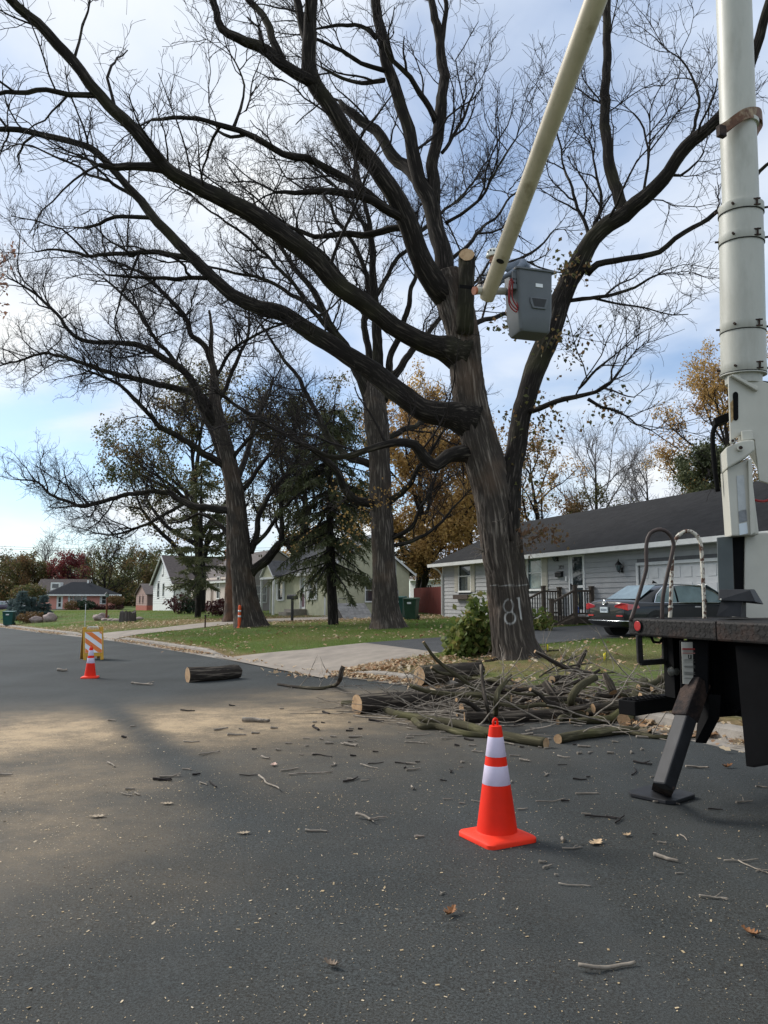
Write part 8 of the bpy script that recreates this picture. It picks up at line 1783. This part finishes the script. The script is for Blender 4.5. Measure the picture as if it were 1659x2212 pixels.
# grass blades: denser near the street
Vg, Rg = [], []
for n, box, hgt in ((330000,(-14,10,14,30),.06),(200000,(-26,12,28,48),.075),(120000,(-60,10,46,110),.13)):
    x,y,z,i,t = scatter_world(n,*box,.2,26 if box[2] < 40 else 45); lit = litter_at(x,y,i,t)
    pat = np.array([mnoise.noise(Vector((a*.22,b*.22,3.0))) for a,b in zip(x,y)]); k = RNG.random(len(x)) < np.clip(1.0-lit*.95+.35*pat, .06, 1); x,y,z,lit,pat = x[k],y[k],z[k],lit[k],pat[k]
    a = RNG.random(len(x))*6.28; w_ = .004*(hgt/.06); h_ = hgt*(.5+.8*RNG.random(len(x))); dx, dy = np.cos(a)*w_, np.sin(a)*w_; lx, ly = RNG.normal(0,.4,len(x))*h_, RNG.normal(0,.4,len(x))*h_
    Vg.append(np.stack([np.c_[x-dx,y-dy,z-.005],np.c_[x+dx,y+dy,z-.005],np.c_[x+lx,y+ly,z+h_]],1).reshape(-1,3)); Rg.append(np.repeat(np.clip(.45-.5*pat+.7*lit+RNG.normal(0,.15,len(x)),0,1),3))
Vg = np.vstack(Vg); I = np.arange(0,len(Vg),3); M['grass'] = leaf_mat('grass_blade',[(0.095,0.16,0.03),(0.145,0.22,0.048),(0.21,0.235,0.075),(0.31,0.26,0.125)],.4)
stuff(fast_mesh('grass', Vg, np.c_[I,I+1,I+2], M['grass'], None, False, {'rnd': np.concatenate(Rg)}), 'short green lawn grass behind the curb', 'grass')
# leaves on the lawns and in the gutter
def flat_leaves(name, x, y, z, size, mt, label):
    n = len(x); a = RNG.random(n)*6.28; s_ = size*(.6+.8*RNG.random(n)); u = np.c_[np.cos(a),np.sin(a),RNG.normal(0,.25,n)]*s_[:,None]; v = np.c_[-np.sin(a),np.cos(a),RNG.normal(0,.3,n)]*(s_*.62)[:,None]; c = np.c_[x,y,z]+np.array([0,0,.02])
    k = np.c_[np.zeros((n,2)),s_*.35*RNG.random(n)]
    prof = [(-.5,0,0),(-.2,.4,1),(0,.28,.6),(.22,.5,1),(.5,.05,0),(.22,-.5,1),(0,-.28,.6),(-.2,-.4,1)]
    V = np.stack([c+u*p[0]+v*p[1]+k*p[2] for p in prof],1).reshape(-1,3); I = np.arange(n)*8
    stuff(fast_mesh(name, V, I[:,None]+np.arange(8)[None,:], mt, None, False, {'rnd': np.repeat(RNG.random(n),8)}), label, 'leaves')
M['litter'] = leaf_mat('leaf_litter',[(0.22,0.12,0.06),(0.36,0.22,0.12),(0.46,0.34,0.2),(0.52,0.44,0.32),(0.28,0.15,0.07)],.2)
x,y,z,i,t = scatter_world(26000,-20,10,13,46,.2,22); lit = litter_at(x,y,i,t); pat = np.array([mnoise.noise(Vector((a*.5,b*.5,7))) for a,b in zip(x,y)]); k = RNG.random(len(x)) < np.clip(.14+.75*lit+.28*pat,.03,1)
flat_leaves('lawn_leaves', x[k],y[k],z[k]+.03, .11, M['litter'], 'fallen tan leaves strewn over the lawn')
# drift along the gutter
n = 26000; ii = RNG.uniform(20,190,n); a = ii.astype(int); tt_ = -np.abs(RNG.normal(0,.22,n))+.02; ii_c = cutf(ii); c = CURB[a]+CN[a]*tt_[:,None]; x, y = c[:,0]+RNG.normal(0,.1,n), c[:,1]+RNG.normal(0,.1,n); pat = np.array([mnoise.noise(Vector((q*.13,5.0,0))) for q in ii])
sA0 = S_A[0]; near_ = np.exp(-((ii-sA0+3)/4.0)**2); k = (RNG.random(n) < np.clip(.25+.5*pat+.9*near_-.6*ii_c,.02,1)) & (y < 70); i_, t_ = st(x[k],y[k]); zz = np.where(t_ > .08, hz(x[k],y[k]), r_np(y[k])+.012)
flat_leaves('gutter_leaves', x[k],y[k],zz+.01+.03*RNG.random(k.sum())*near_[k], .10, M['litter'], 'drift of tan leaves along the gutter')
# leaf pile where the curb meets the drive
g0 = G(760,1450); n = 1500; x = RNG.normal(g0.x+.5,.8,n); y = RNG.normal(g0.y,.55,n); k = off_drives(x,y); flat_leaves('leaf_pile', x[k],y[k],hz(x[k],y[k])+.02, .11, M['litter'], 'orange tan leaf pile beside the driveway apron')
# sawdust chips near enough to tell apart
n = 60000; x = RNG.uniform(-4.2,3.6,n); y = RNG.uniform(1.9,9.5,n); dn = dust_density(x,y); pat = np.array([mnoise.noise(Vector((a*1.6,b*1.6,2))) for a,b in zip(x,y)]); k = RNG.random(n) < np.clip((.20+.45*pat)*(np.clip(1.2-.30*(x+.3),.12,1.1))+dn*.9, .015, 1)*np.clip(1.0*(y<7)+.5,0,1); x,y = x[k],y[k]; n = len(x)
a = RNG.random(n)*6.28; L_ = np.where(RNG.random(n)<.07,.0065,.0028)*(.5+1.0*RNG.random(n)); u = np.c_[np.cos(a),np.sin(a),RNG.normal(0,.2,n)]*L_[:,None]; v = np.c_[-np.sin(a),np.cos(a),RNG.normal(0,.2,n)]*(L_*RNG.uniform(.3,.8,n))[:,None]; c = np.c_[x,y,r_np(y)+.0035]
V = np.stack([c-u-v,c+u-v*.6,c+u*.8+v,c-u+v*.7],1).reshape(-1,3); I = np.arange(n)*4; M['chip'] = leaf_mat('sawdust_chip',[(0.36,0.26,0.14),(0.48,0.37,0.22),(0.54,0.45,0.32)],.1)
stuff(fast_mesh('sawdust', V, np.c_[I,I+1,I+2,I+3], M['chip'], None, False, {'rnd': np.repeat(RNG.random(n),4)}), 'fine yellow sawdust chips sprinkled over the asphalt', 'sawdust')
